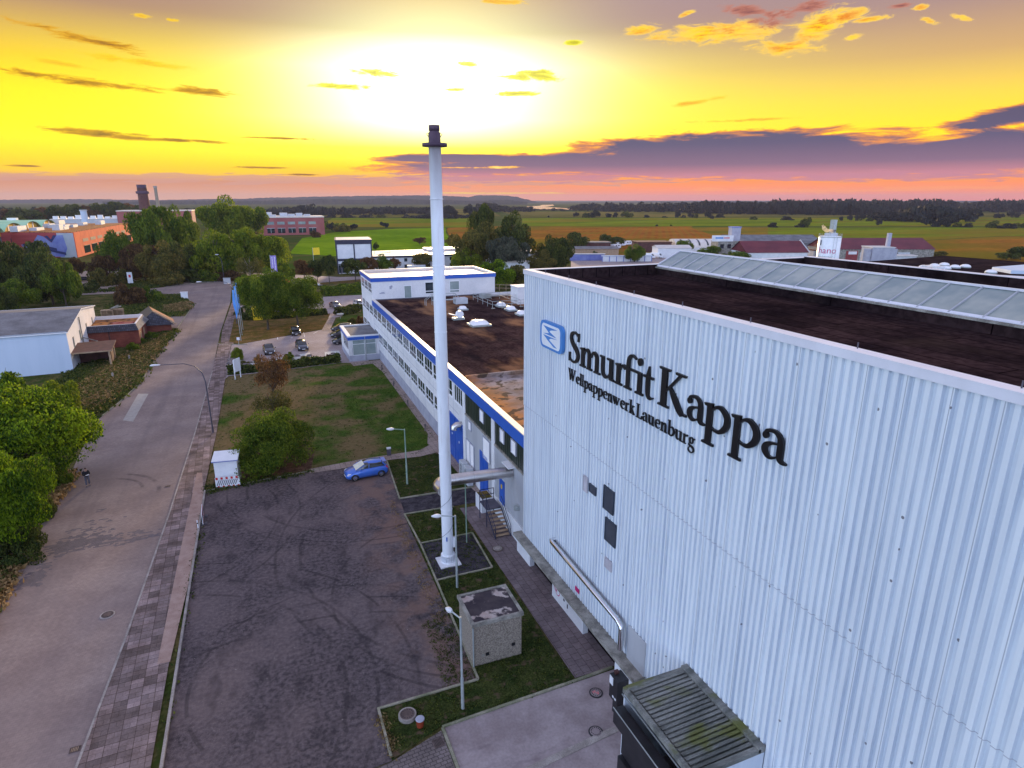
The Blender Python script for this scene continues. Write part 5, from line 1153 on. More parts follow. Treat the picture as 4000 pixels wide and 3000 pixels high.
def car(label,x,y,rz,color,L=4.0,W_=1.72,Ht=1.46,kind='hatch',cat='car',group='cars in the car parks',spoiler=False):
    e=empty('parked_car',(x,y,.02),label,cat,rz,group); h=L/2; w=W_/2
    cn=str(color)
    if cn not in PC: PC[cn]=paint('car_paint',color)
    pm=PC[cn]; zb=.2
    rear=[(-h+.22,.22,.85,.98,w*.86,w*.97,w*.8),(-h+.03,.3,.8,.93,w*.7,w*.86,w*.72)] if kind!='sedan' else [(-h+.25,.25,.82,.96,w*.86,w*.96,w*.84),(-h+.02,.32,.78,.92,w*.74,w*.86,w*.76)]
    st_=[(h-.02,.3,.5,.58,w*.55,w*.68,w*.5),(h-.18,.22,.6,.72,w*.78,w*.9,w*.72),(h-.5,zb,.68,.82,w*.88,w*.97,w*.8),(h-1.0,zb,.78,.93,w*.9,w,w*.84),(h-1.35,zb,.84,.98,w*.9,w,w*.86),(0,zb,.88,.98,w*.9,w,w*.86),(-h+.8,zb,.9,1.0,w*.9,w,w*.85)]+rear
    b_=hull(MB(),st_).build('body',pm,e)
    # glasshouse
    if kind=='estate': gs=[(h-1.12,.9,.95,.97,w*.84,w*.84,w*.8),(h-1.85,.9,1.3,Ht-.07,w*.84,w*.74,w*.66),(0,.9,1.35,Ht-.04,w*.84,w*.75,w*.68),(-h+.55,.9,1.32,Ht-.06,w*.83,w*.74,w*.66),(-h+.2,.9,1.0,1.1,w*.8,w*.76,w*.66)]; rf=(h-1.9,-h+.45)
    elif kind=='sedan': gs=[(h-1.35,.9,.95,.97,w*.84,w*.84,w*.8),(h-2.05,.9,1.28,Ht-.07,w*.84,w*.72,w*.64),(-.2,.9,1.3,Ht-.05,w*.84,w*.73,w*.66),(-h+1.25,.9,1.24,Ht-.1,w*.83,w*.72,w*.62),(-h+.7,.9,.95,.98,w*.8,w*.78,w*.7)]; rf=(h-2.1,-h+1.3)
    else: gs=[(h-.95,.9,.95,.97,w*.84,w*.84,w*.8),(h-1.75,.9,1.28,Ht-.07,w*.84,w*.73,w*.64),(-.1,.9,1.34,Ht-.03,w*.84,w*.74,w*.66),(-h+.5,.9,1.3,Ht-.08,w*.83,w*.73,w*.64),(-h+.16,.9,1.0,1.05,w*.8,w*.78,w*.66)]; rf=(h-1.8,-h+.42)
    hull(MB(),gs).build('windows',G_['car_glass'],e)
    g0,g1=gs[0],gs[1]; MB().add([(g0[0]+.03,-g0[6]*.95,g0[3]+.02),(g0[0]+.03,0,g0[3]+.04),(g0[0]+.03,g0[6]*.95,g0[3]+.02),(g1[0]+.0,g1[6]*.97,g1[3]+.025),(g1[0]+.0,0,g1[3]+.045),(g1[0]+.0,-g1[6]*.97,g1[3]+.025)],[(0,1,4,5),(1,2,3,4)]).build('windscreen',G_['pale_windscreen'] if spoiler else G_['car_glass'],e)
    m=MB(); n=8; vs_=[];fs=[]
    for i in range(n+1):
        t=i/n; xx=rf[0]+(rf[1]-rf[0])*t; zz=Ht-.075*(2*abs(t-.45))**2.2
        ww=w*(.69-.03*abs(t-.5))
        vs_+=[(xx,-ww,zz-.1),(xx,-ww*.93,zz-.015),(xx,0,zz+.02),(xx,ww*.93,zz-.015),(xx,ww,zz-.1)]
    for i in range(n):
        for j in range(4): fs.append((i*5+j,(i*5+j+1),(i+1)*5+j+1,(i+1)*5+j))
    m.add(vs_,fs,True)
    for s in (-1,1):   # pillars
        m.tube([(gs[0][0],s*w*.84,.96),(gs[1][0],s*w*.73,Ht-.1)],.035,6); m.tube([(-.15,s*w*.84,.96),(-.2,s*w*.745,Ht-.1)],.035,6)
        m.tube([(gs[4][0]+.05,s*w*.79,.98),(gs[3][0]+.02,s*w*.725,Ht-.12)],.07,6)
    if spoiler: m.box(-h+.12,-h+.45,-w*.6,w*.6,Ht-.12,Ht-.08)
    m.build('roof',pm,e)
    for s in (-1,1):
        MB().obox((h-.42,s*w*.58,.62),(.32,-s*.0,-.03),(0,s*w*.3,0),(-.1,0,.14)).build('headlight',G_['headlamp'],e)
        MB().obox((-h+.02,s*w*.62,.74),(.16,0,0),(0,s*w*.28,0),(.1,0,.26)).build('tail_light',G_['red_paint'],e)
        MB().obox((h-1.42,s*(w+.02),.93),(.12,0,0),(0,s*.17,0),(-.02,0,.13)).build('mirror',pm,e)
        for x_ in (h-.78,-h+.72):
            wheel(e,x_,s*(w-.09),.31,.2,s)
            a=MB(); nn_=14; vs2=[(x_+.37*math.cos(math.pi*k/nn_),s*(w+.004),.3+.37*math.sin(math.pi*k/nn_)) for k in range(nn_+1)]+[(x_+.31*math.cos(math.pi*k/nn_),s*(w+.004),.3+.31*math.sin(math.pi*k/nn_)) for k in range(nn_+1)]
            a.add(vs2,[(k,k+1,nn_+2+k,nn_+1+k) for k in range(nn_)]); a.build('wheel_arch',G_['rubber'],e)
    MB().box(h-.03,h+.012,-.26,.26,.36,.47).build('number_plate',G_['white_plastic'],e)
    MB().box(h-.12,h+.0,-.45,.45,.5,.58).build('grille',G_['black_metal'],e)
    return e
car('bright blue three-door hatchback parked alone at the edge of the gravel lot',7.95,55.5,R(183),(.045,.16,.62),3.95,1.72,1.46,'hatch',group='cars in the car parks',spoiler=True)
def carpx(label,x,y,rz,color,**k): X,Y_=P(x,y); return car(label,X,Y_,R(rz),color,**k)
carpx('black car parked right at the edge of the dry lawn',1155,1305,-88,(.012,.012,.015),kind='sedan',L=4.4)
carpx('dark blue-grey estate car standing alone behind the planting bed',1180,1363,-86,(.03,.035,.055),kind='estate',L=4.5)
carpx('dark car half hidden behind the reddish shrub',1052,1378,-86,(.03,.025,.03),kind='sedan',L=4.4)
carpx('black car furthest back of three beside the porch',1338,1292,182,(.015,.015,.02),kind='estate',L=4.5)
carpx('black car in the middle of three beside the porch',1338,1316,182,(.018,.014,.018),kind='estate',L=4.5)
carpx('dark blue car nearest of three beside the porch',1342,1342,182,(.012,.016,.03),kind='hatch')
carpx('dark grey car in the upper car park',1310,1202,-78,(.05,.05,.06),kind='sedan',L=4.5)
carpx('white small car beside the office end wall',1400,1196,-82,(.7,.7,.72),kind='hatch')
carpx('silver car hidden under the right one of the tall trees',1098,1215,-80,(.35,.37,.4),kind='hatch')
carpx('white car at the far road behind the avenue trees',1225,1118,-20,(.6,.6,.6),kind='hatch')
carpx('dark car beside the forecourt of the orange wall',330,1098,30,(.03,.03,.045),kind='estate',L=4.6)
def van(label,x,y,rz,L=5.4,grp='white vans and trailers behind the hall'):
    X,Y_=P(x,y); e=empty('white_van',(X,Y_,0),label,'van',R(rz),grp); w=.98; h=L/2
    hull(MB(),[(h,.4,.8,.95,w*.8,w*.9,w*.7),(h-.7,.3,1.0,1.2,w*.9,w,w*.85),(h-1.3,.3,1.7,2.1,w*.9,w,w*.82),(h-1.8,.3,1.9,2.35,w*.9,w,w*.85),(-h+.1,.3,1.9,2.35,w*.9,w,w*.85),(-h,.35,1.85,2.25,w*.85,w*.95,w*.8)]).build('body',G_['white_plastic'],e)
    MB().obox((h-.68,-w*.8,1.22),(-.58,0,.8),(0,w*1.6,0),(.03,0,.02)).build('windscreen',G_['car_glass'],e)
    for s in (-1,1):
        for x_ in (h-.9,-h+1.0): wheel(e,x_,s*(w-.1),.34,.22,s)
    return e
van('white van, left of the vans beyond the roadside tree',2535,1010,-60); van('white van, right of the vans beyond the roadside tree',2565,1008,-60)
def caravan(label,x,y,rz,L=6,W_=2.3,h=2.4,win=True,grp='white vans and trailers behind the hall'):
    X,Y_=P(x,y); e=empty('caravan',(X,Y_,0),label,'caravan',R(rz),grp)
    m=MB(); prof=[(-L/2,.5),(L/2-.1,.5),(L/2,.9),(L/2-.25,h),(-L/2+.3,h+.1),(-L/2,1.2)]
    n=len(prof); m.add([(a_,-W_/2,b_) for a_,b_ in prof]+[(a_,W_/2,b_) for a_,b_ in prof],[tuple(range(n)),tuple(reversed(range(n,2*n)))]+[(i,n+i,n+(i+1)%n,(i+1)%n) for i in range(n)]); m.build('body',G_['white_plastic'],e)
    for x_ in (-1.4,.6): MB().box(x_,x_+1,-W_/2-.02,-W_/2,1.4,2.0).build('window',G_['car_glass'],e)
    wheel(e,0,-W_/2+.1,.34,.2,-1); wheel(e,0,W_/2-.1,.34,.2,1); MB().tube([(L/2,0,.55),(L/2+1,0,.55)],.06,6).build('drawbar',G_['galv'],e); return e
for i,(x,y,rz,l) in enumerate(((2345,962,20,'rounded white caravan at the left of the trailer row'),(2405,972,20,'white caravan with two windows before the long trailer'),(2425,962,15,'white caravan behind the one with two windows'),(2370,960,25,'white caravan second in the trailer row'),(3080,975,10,'white box trailer left of the silo'),(2450,958,15,'long white trailer at the right of the row'))): caravan(l,x,y,rz,L=6 if i!=5 else 9)
carpx('white pickup-like car left of the silo',3105,1000,15,(.7,.7,.7),kind='estate')
# ================= lamps =================
def yard_lamp(label,x,y,h,dirv,L=1.4,mt='galv',name='yard_lamp'):
    e=empty(name,(x,y,0),label,'lamp post',0,'lamp posts in the yard'); dx,dy=dirv
    MB().tube([(0,0,0),(0,0,h*.35),(0,0,h*.36),(0,0,h)],[.085,.08,.06,.055],10).build('pole',G_[mt],e)
    MB().tube([(0,0,h-.08),(dx*L*.62,dy*L*.62,h+.06)],.04,8).build('arm',G_[mt],e)
    m=MB(); pts=[];rs_=[]
    for k in range(7): t=k/6; pts.append((dx*L*(.6+.42*t),dy*L*(.6+.42*t),h+.06+.03*t)); rs_.append(.04+.1*math.sin(math.pi*min(1,t*.9+.12)))
    m.tube(pts,rs_,10); m.build('lamp_head',G_['lamp_glass'],e); return e
yard_lamp('green-tinted lamp post on the grass behind the blue car',11.1,52.2,5.4,(-.98,.2),1.55,'green_galv')
yard_lamp('grey lamp post standing just in front of the white chimney',10.5,35.2,5.4,(-.98,.2),1.5)
yard_lamp('nearest grey lamp post, beside the small pebble hut',7.6,25.1,5.5,(-.5,.87),.95)
def street_lamp(label,x,y,h,reach,name='street_lamp'):
    X,Y_=P(x,y); e=empty(name,(X,Y_,0),label,'street lamp',0,'curved street lamps')
    MB().tube([(0,0,0),(0,0,1.2),(-.03,0,h-2.2),(-.25,.05,h-1.2),(-.9,.1,h-.4),(-1.9,.15,h-.05),(-reach+.8,.3,h)],[.1,.08,.07,.06,.05,.045,.04],10).build('pole',G_['dark_pole'],e)
    m=MB(); m.tube([(-reach+.9,.3,h),(-reach+.6,.3,h+.02),(-reach+.1,.32,h+.02),(-reach-.1,.33,h)],[.04,.1,.12,.04],10); m.build('lamp_head',G_['lamp_glass'],e); return e
street_lamp('tall curved street lamp arching over the road by the lawn',833,1692,8.2,5.0)
street_lamp('curved street lamp beside the blue flags',926,1265,9.0,6.5)
street_lamp('distant thin street lamp at the bend of the road',877,1103,8.6,1.6)
# bollards, bin
for i,(x,y) in enumerate(((1492,1445),(1538,1508),(1593,1586),(1662,1683))):
    e=MB(); e.box(-.09,.09,-.09,.09,0,.8); o=e.build('bollard',G_['stone_dark'],None,P(x,y)); tag(o,'%s dark square post along the office path, counted from the porch'%['first','second','third','fourth'][i],'bollard','posts along the office path')
e=empty('path_light',P(1520,1780),'short grey path light box with pale top behind the blue car','path light'); MB().box(-.2,.2,-.1,.1,0,.75).build('body',G_['dark_pole'],e); MB().box(-.21,.21,-.11,.11,.75,.9).build('head',G_['lamp_glass'],e)
# ================= transformer hut =================
e=empty('pebble_hut',(9.05,27.65,0),'small pebble-dash hut with a stained flat roof on the yard grass','hut',R(-1))
MB().box(.06,2.9,.06,2.75,0,2.65).build('wall',G_['pebble_dash'],e)
MB().box(-.04,3.0,-.04,.12,2.65,2.86).box(-.04,3.0,2.7,2.86,2.65,2.86).box(-.04,.12,.12,2.7,2.65,2.86).box(2.84,3.0,.12,2.7,2.65,2.86).build('roof_kerb',G_['ledge_concrete'],e)
MB().box(.12,2.84,.12,2.7,2.65,2.8).build('roof',G_['hut_roof'],e)
MB().tube([(.02,-.02,0.1),(.02,-.02,2.6)],.045,8).build('downpipe',G_['galv'],e)
for x_,z_ in ((.75,.55),(2.3,.75)): MB().box(x_,x_+.2,.03,.06,z_,z_+.2).build('air_vent',G_['black_metal'],e)
MB().box(.5,.68,.04,.06,.55,.7).build('cable_plate',G_['ledge_concrete'],e)
# ================= white site kiosk with barrier boards =================
e=empty('site_kiosk',(-5.1,58.3,0),'white site kiosk cabinet with a sloping lid beside the sidewalk','kiosk',R(-8))
MB().box(.05,2.0,.1,1.5,.2,2.35).build('body',G_['white_plastic'],e); MB().box(.1,1.95,.15,1.45,0,.2).build('base',G_['galv'],e)
MB().add([(-.08,-.05,2.35),(2.12,-.05,2.35),(2.12,1.65,2.7),(-.08,1.65,2.7),(-.08,-.05,2.47),(2.12,-.05,2.47),(2.12,1.65,2.82),(-.08,1.65,2.82)],[(0,3,2,1),(4,5,6,7),(0,1,5,4),(1,2,6,5),(2,3,7,6),(3,0,4,7)]).build('lid',G_['white_frame'],e)
MB().box(-.085,2.125,-.06,-.05,2.35,2.43).build('lid_edge',G_['mural_blue'],e); MB().box(1.25,1.97,.05,.1,.75,1.25).build('hatch',G_['white_frame'],e)
def barrier(label,x,y,rz,L=2.1,grp='barrier boards by the lot'):
    b=empty('barrier_board',(x,y,0),label,'barrier',rz,grp)
    f=MB(); f.box(0,L,-.02,.02,.8,1.02).box(0,L,-.02,.02,.08,.2).box(0,.05,-.02,.02,.2,.8).box(L-.05,L,-.02,.02,.2,.8).build('board',G_['white_plastic'],b)
    m=MB(); k=0
    while k*.42<L-.2: m.box(.05+k*.42,.24+k*.42,-.03,-.021,.8,1.02); m.box(.15+k*.42,.32+k*.42,-.03,-.021,.08,.2); k+=1
    m.build('red_stripe',G_['red_paint'],b)
    m=MB(); k=0
    while k*.17<L-.35: m.obox((.08+k*.17,-.018,.24),(.07,0,0),(0,.012,0),(.22,0,.5)); k+=1
    m.build('slanted_bar',G_['dark_pole'],b); MB().box(.05,L-.05,-.004,.0,.2,.8).build('back_panel',G_['white_plastic'],b)
    m=MB().box(.1,.5,-.3,.3,0,.08).box(L-.5,L-.1,-.3,.3,0,.08); m.build('foot',G_['dark_pole'],b); return b
barrier('red and white barrier board in front of the white kiosk',-5.05,57.95,R(-8),2.05)
barrier('red and white barrier fence seen end-on at the edge of the gravel lot',-5.75,50.9,R(92),1.9)
# white-black guide post
e=empty('guide_post',P(775,2068),'thin white guide post with a black band beside the sidewalk edge','guide post'); MB().box(-.04,.04,-.04,.04,0,.8).build('post',G_['white_plastic'],e); MB().box(-.043,.043,-.043,.043,.5,.6).build('band',G_['black_metal'],e)
# ================= stairs, AC units, planter =================
e=empty('metal_stairs',(15.1,40.6,0),'dark blue metal stairs with a landing at the grey side wall','stairs')
MB().box(0,1.25,1.4,3.0,1.5,1.6).build('landing',G_['dark_pole'],e)
m=MB()
for k in range(7): m.box(.05,1.2,1.15-k*.27,1.42-k*.27,1.35-k*.2,1.39-k*.2)
m.build('tread',G_['timber'],e)
m=MB(); 
for x_ in (0,1.25): m.tube([(x_,-.6,.0),(x_,1.4,1.5)],.05,6); 
for x_,y_ in ((0,1.4),(0,3.0),(1.2,3.)): m.tube([(x_,y_,0),(x_,y_,1.5)],.04,6)
m.build('frame',G_['navy_frame'],e)
m=MB()
for x_ in (0,1.25): m.tube([(x_,-.6,.95),(x_,1.4,2.5)],.03,6); m.tube([(x_,-.6,.5),(x_,1.4,2.05)],.02,6); m.tube([(x_,-.6,0),(x_,-.6,.95)],.03,6)
for z in (2.05,2.55): m.tube([(0,1.4,z),(0,3.0,z),(1.2,3.0,z)],.03,6)
for x_,y_ in ((0,1.4),(0,2.2),(0,3.0),(1.2,3.)): m.tube([(x_,y_,1.5),(x_,y_,2.55)],.03,6)
m.build('handrail',G_['navy_frame'],e)
for i,(yy,l) in enumerate(((51.4,'grey air conditioning unit nearer to the tall blue double door'),(50.0,'grey air conditioning unit nearer to the steel flue pipe'))):
    e=empty('air_conditioner',(16.2,yy,0),l,'air conditioner',0,'air conditioning units at the office wall'); MB().box(-.2,.35,-.55,.55,.1,1.75).build('case',G_['ac_grey'],e,bevel=.02); MB().box(-.15,.3,-.5,.5,0,.1).build('feet',G_['black_metal'],e)
    m=MB()
    for z in (.55,1.25):
        for q in (.12,.2,.28): ringflat(m,(0,z),q,q+.03,-.21,16)
    m.build('fan_grille',G_['dark_pole'],e)
e=empty('concrete_box',(16.0,44.9,0),'white concrete box with a mossy top beside the metal stairs','box'); MB().box(-.5,.55,-.6,.9,0,1.3).build('body',G_['white_panel'],e); MB().box(-.42,.47,-.52,.82,1.3,1.33).build('moss_top',G_['dry_lawn'],e)
# ================= manholes and small yard things =================
def manhole(label,x,y,r,raised=0.,mtl='iron',ring='kerb_stone',z=.0):
    X,Y_=P(x,y); e=empty('manhole_cover',(X,Y_,z),label,'manhole',0,'manhole covers')
    MB().lathe([(r*1.0,0),(r*1.0,raised+.03),(r*.86,raised+.035),(r*.8,raised+.032)],n=28,smooth=False).build('ring',G_[ring],e)
    m=MB().lathe([(r*.8,0),(r*.8,raised+.045),(r*.77,raised+.05)],n=28,smooth=False); c=m.build('lid',G_[mtl],e)
    h_=MB()
    for k in range(14): a_=2*math.pi*k/14; h_.lathe([(.035,raised+.05),(.035,raised+.054)],(r*.62*math.cos(a_),r*.62*math.sin(a_)),6)
    h_.build('lid_hole',G_['black_metal'],c); return e
manhole('round iron manhole cover set in the street',420,2402,.42)
manhole('raised round rusty manhole on the grass strip near the bottom',1592,2803,.45,.2,'iron','kerb_stone')
manhole('round manhole in the corner of grass and path',1944,2146,.42,.03,'kerb_stone','iron',.04)
m1=manhole('round cover sprayed with pink letters on the concrete apron',2328,2708,.36,.0,'apron_concrete','black_metal',.012)
manhole('plain round cover with a black rim on the concrete apron',2327,2860,.36,.0,'apron_concrete','black_metal',.012)
m=MB(); t=.018
for a_,b_ in (((-.14,.15),(-.14,-.02)),((-.02,.15),(-.02,-.02)),((-.14,.065),(-.02,.065)),((.0,-.04),(.12,.0)),((.12,.0),(.06,-.16)),((.0,-.04),(.06,-.16))): m.kerb([a_,b_],.025,.052,.056)
m.build('spray_mark',G_['pink_spray'],m1)
e=empty('orange_marker',P(1642,2838),'low orange plastic tub with a grey lid on the grass strip','tub'); MB().lathe([(.17,0),(.21,.45)],n=20).build('tub',G_['orange_plastic'],e); MB().lathe([(.22,.45),(.22,.49),(.2,.5)],n=20).build('lid',G_['plinth_grey'],e)
def drain(label,x,y,w,l,rz,mtl,z=.012):
    X,Y_=P(x,y); e=empty('drain_grate',(X,Y_,z),label,'drain',rz,'drain grates'); m=MB().box(-w/2,w/2,-l/2,-l/2+.05,0,.02).box(-w/2,w/2,l/2-.05,l/2,0,.02).box(-w/2,-w/2+.05,-l/2+.05,l/2-.05,0,.02).box(w/2-.05,w/2,-l/2+.05,l/2-.05,0,.02).build('frame',G_['iron'],e)
    b=MB(); x_=-w/2+.07
    while x_<w/2-.07: b.box(x_,x_+.03,-l/2+.05,l/2-.05,0,.016); x_+=.065
    b.build('bars',G_[mtl],e); MB().box(-w/2+.05,w/2-.05,-l/2+.05,l/2-.05,-.002,.004).build('sump',G_['black_metal'],e)
drain('square iron drain grate in the block paving near the bottom',1712,2902,.5,.5,.1,'iron',.014); drain('rusty yellowish drain grate at the street kerb near the bottom',293,2928,.45,.35,0,'timber',.006)
drain('small drain grate at the street kerb halfway up',655,1900,.45,.3,0,'iron',.006)
# ================= person =================
pX,pY=P(345,1897)
per=empty('person',(pX,pY,0.0),'person in black jacket and grey trousers on the road, looking down at a white device','person',R(-60))
def skin(name,verts,edges,radii,m,par,sub=2,root=0,loc=None):
    me=bpy.data.meshes.new(name); me.from_pydata(verts,edges,[]); me.materials.append(m); o=bpy.data.objects.new(name,me); COL.objects.link(o)
    s=o.modifiers.new('skin','SKIN'); s.use_smooth_shade=True; lay=me.skin_vertices[0] if me.skin_vertices else None
    if lay is None:
        bm=bmesh.new(); bm.from_mesh(me); bm.verts.layers.skin.verify(); bm.to_mesh(me); bm.free(); lay=me.skin_vertices[0]
    for i,r_ in enumerate(radii): lay.data[i].radius=(r_,r_) if isinstance(r_,(int,float)) else r_; lay.data[i].use_root=(i==root)
    o.modifiers.new('sub','SUBSURF').levels=sub; o.modifiers['sub'].render_levels=sub
    o.parent=par; KIDS.setdefault(par.name,[]).append(o); return o
mat('skin_tone',(.45,.26,.19),(.55,.33,.25),scale=5,rough=.6,obj=True); mat('jacket_cloth',(.008,.008,.01),(.018,.017,.02),scale=6,obj=True); mat('trouser_cloth',(.075,.075,.1),(.11,.11,.14),scale=6,obj=True); mat('hair_brown',(.05,.025,.015),(.1,.05,.03),scale=20,obj=True)
bv=[(0,0,.95),(0,0,1.15),(.02,0,1.36),(.05,0,1.5),(.1,0,1.6),(.13,0,1.68),  # pelvis, waist, chest, neck, head
 (0,.1,.9),(.03,.12,.48),(-.02,.13,.09),(.1,.14,.04),(.19,.15,.03),
 (0,-.1,.9),(.1,-.14,.49),(.1,-.16,.09),(.22,-.18,.04),(.3,-.19,.03),
 (.01,.2,1.4),(.04,.27,1.14),(.25,.12,1.1),(.33,.09,1.12),
 (.01,-.2,1.4),(.04,-.27,1.14),(.25,-.12,1.1),(.33,-.09,1.12)]
be=[(0,1),(1,2),(2,3),(3,4),(4,5),(0,6),(6,7),(7,8),(8,9),(9,10),(0,11),(11,12),(12,13),(13,14),(14,15),(2,16),(16,17),(17,18),(18,19),(2,20),(20,21),(21,22),(22,23)]
br=[(.13,.1),(.13,.1),(.15,.11),.055,.095,.09,.085,.058,.04,.04,.03,.085,.058,.04,.04,.03,.06,.045,.032,.03,.06,.045,.032,.03]
skin('body',bv,be,br,G_['skin_tone'],per)
for s in (-1,1):
    for k in range(4): skin('finger',[(.34,s*(.11-.018*k),1.12),(.385,s*(.1-.018*k),1.135),(.4,s*(.085-.016*k),1.16)],[(0,1),(1,2)],[.009,.009,.008],G_['skin_tone'],per,1)
    skin('thumb',[(.32,s*.06,1.14),(.35,s*.045,1.17),(.375,s*.05,1.19)],[(0,1),(1,2)],[.011,.01,.009],G_['skin_tone'],per,1)
skin('jacket',[(0,0,.9),(0,0,1.15),(.02,0,1.37),(.04,0,1.47),(.01,.21,1.4),(.04,.28,1.14),(.24,.13,1.1),(.01,-.21,1.4),(.04,-.28,1.14),(.24,-.13,1.1)],[(0,1),(1,2),(2,3),(2,4),(4,5),(5,6),(2,7),(7,8),(8,9)],[(.17,.14),(.18,.15),(.19,.15),.085,.08,.07,.05,.08,.07,.05],G_['jacket_cloth'],per,root=1)
skin('trousers',[(0,0,.95),(0,.1,.88),(.03,.12,.48),(-.02,.13,.12),(0,-.1,.88),(.1,-.14,.49),(.1,-.16,.12)],[(0,1),(1,2),(2,3),(0,4),(4,5),(5,6)],[(.145,.12),.1,.078,.068,.1,.078,.068],G_['trouser_cloth'],per)
for s,x_,y_ in ((1,.06,.14),(-1,.19,-.175)): skin('shoe',[(x_-.1,y_,.06),(x_+.02,y_,.05),(x_+.15,y_-.01,.035)],[(0,1),(1,2)],[.05,.052,.04],G_['stone_dark'],per,1)
skin('hair',[(.03,0,1.62),(.07,0,1.71),(.14,0,1.75)],[(0,1),(1,2)],[.075,.095,.07],G_['hair_brown'],per)
MB().box(.215,.235,-.03,.03,1.6,1.612).box(.225,.235,-.05,-.02,1.66,1.672).box(.225,.235,.02,.05,1.66,1.672).obox((.22,-.012,1.615),(.025,0,-.005),(0,.024,0),(0,0,.05)).build('face',G_['hair_brown'],per)
e=empty('hand_controller',(pX,pY,0),'white hand-held controller in the hands of the standing person','controller',R(-60)); MB().box(.3,.42,-.13,.13,1.13,1.17).build('body',G_['white_plastic'],e,bevel=.01); MB().box(.36,.45,-.08,.08,1.19,1.2).build('screen',G_['white_plastic'],e); m=MB()
for s in (-1,1): m.tube([(.4,s*.09,1.17),(.46,s*.1,1.28)],.008,6)
m.build('antenna',G_['black_metal'],e)
# ================= flags, boards, street furniture =================
for i,(x,y,l) in enumerate(((942,1332,'nearest'),(946,1310,'middle'),(950,1290,'furthest'))):
    X,Y_=P(x,y); e=empty('flag_pole',(X,Y_,0),'%s of three thin poles with hanging sky-blue flags beside the sidewalk'%l,'flag pole',0,'blue flags by the sidewalk')
    MB().tube([(0,0,0),(-.1,0,9.6)],[.06,.04],8).build('pole',G_['galv'],e)
    m=MB(); vs_=[];fs=[]; n=10
    for a_ in range(n+1):
        for b_ in range(5):
            z=9.4-4.6*a_/n; xx=-.08-.13*b_-.05*math.sin(a_*.9+b_); vs_.append((xx*(.75+.2*math.sin(a_*.5)),.1*math.sin(b_*2.1+a_*.5+i),z-.2*b_*math.sin(a_*.2)))
    for a_ in range(n):
        for b_ in range(4): fs.append((a_*5+b_,a_*5+b_+1,(a_+1)*5+b_+1,(a_+1)*5+b_))
    m.add(vs_,fs,True); fo=m.build('flag',G_['blue_cloth'],e); so_=fo.modifiers.new('t','SOLIDIFY'); so_.thickness=.01
e=empty('entrance_sign',P(921,1484),'tall white blank-backed sign board on two posts at the lawn corner','sign board',R(58)); MB().box(0,1.5,-.04,.04,1.1,3.0).build('board',G_['white_plastic'],e); MB().box(.0,.12,.041,.14,0,2.9).box(1.38,1.5,.041,.14,0,2.9).build('post',G_['white_frame'],e)
def smallsign(label,x,y,h,w,hh,mt='white_plastic',grp=None,name='sign',post='galv'):
    X,Y_=P(x,y); e=empty(name,(X,Y_,0),label,'sign',0,grp); MB().tube([(0,0,0),(0,0,h)],.04,6).build('post',G_[post],e); MB().box(-w/2,w/2,-.06,-.02,h-hh,h).build('plate',G_[mt],e); return e
e=smallsign('narrow white notice board standing at the thicket edge',512,1112,3.8,1.4,3.6)
MB().box(-.3,.3,-.07,-.061,2.2,3.0).build('mark',G_['red_paint'],e)
e=smallsign('blue and white road sign on a post at the junction',664,1105,3.6,.9,.9,'mural_blue'); MB().box(-.5,.5,-.06,-.02,1.9,2.4).build('small_plate',G_['white_plastic'],e)
smallsign('small white sign at the car park entrance kerb',934,1352,1.6,.5,.5); smallsign('low white lamp box beside the path to the upper car park',1330,1245,1.2,1.4,.25)
smallsign('small white street post beside the blue flags',963,1175,2.2,.4,1.4); smallsign('small pale post between the flags and the hedge',957,1232,1.6,.5,.8,'timber')
e=empty('street_cabinet',P(722,1166),'white street cabinet on the tip of the grass island','cabinet'); MB().box(-.8,.8,-.4,.4,0,1.6).build('body',G_['white_plastic'],e); MB().box(-.9,.9,-.5,.5,1.6,1.75).build('lid',G_['white_frame'],e)
e=empty('street_cabinet',P(888,1108),'grey street cabinet at the bend of the road','cabinet'); MB().box(-1,1,-.4,.4,0,1.7).build('body',G_['ac_grey'],e); MB().box(-1.1,1.1,-.5,.5,1.7,1.8).build('lid',G_['galv'],e)
for i,(x,y) in enumerate(((507,1410),(443,1480))):
    o=MB().lathe([(.14,0),(.14,.8),(.16,.85),(.0,1.)],n=10).build('marker_post',G_['kerb_stone'],None,P(x,y)); tag(o,['pale marker post in the dry grass, nearer to the carport','pale marker post in the dry grass, nearer to the big tree'][i],'marker post','marker posts in the dry grass')
e=empty('yellow_shelter',P(1008,1250),'bright yellow post box stand under the left tall tree','post box'); MB().box(-.9,.9,-.4,.4,.0,2.2).build('box',G_['yellow_paint'],e,bevel=.05); m=MB()
for dx in (-.45,.45): m.lathe([(.55,2.2),(.6,2.5),(.4,3.1),(.0,3.3)],(dx,0),12)
m.build('rounded_top',G_['yellow_paint'],e); MB().box(-.7,.7,-.43,-.405,1.2,1.35).build('slot',G_['black_metal'],e)
e=empty('yellow_flag',P(1232,1098),'yellow flag above the dark avenue trees','flag'); MB().tube([(0,0,0),(0,0,10.5)],.07,6).build('pole',G_['galv'],e); MB().obox((0,-.03,8.2),(2.1,.0,.1),(0,.06,0),(-.05,0,2.2)).build('cloth',G_['yellow_paint'],e)
e=empty('purple_banner',P(1068,1130),'tall purple banner with white lettering on a pole by the red roof','banner'); MB().tube([(0,0,0),(0,0,9.8)],.08,6).build('pole',G_['galv'],e); b_=MB().box(.05,1.6,-.04,.04,5.0,9.6).build('cloth',G_['purple_cloth'],e)
m=MB(); 
for x_ in (.4,1.05):
    z=9.2
    while z>5.4: m.box(x_,x_+.22,-.05,-.041,z-.28,z); z-=.42
m.build('lettering',G_['white_plastic'],b_)
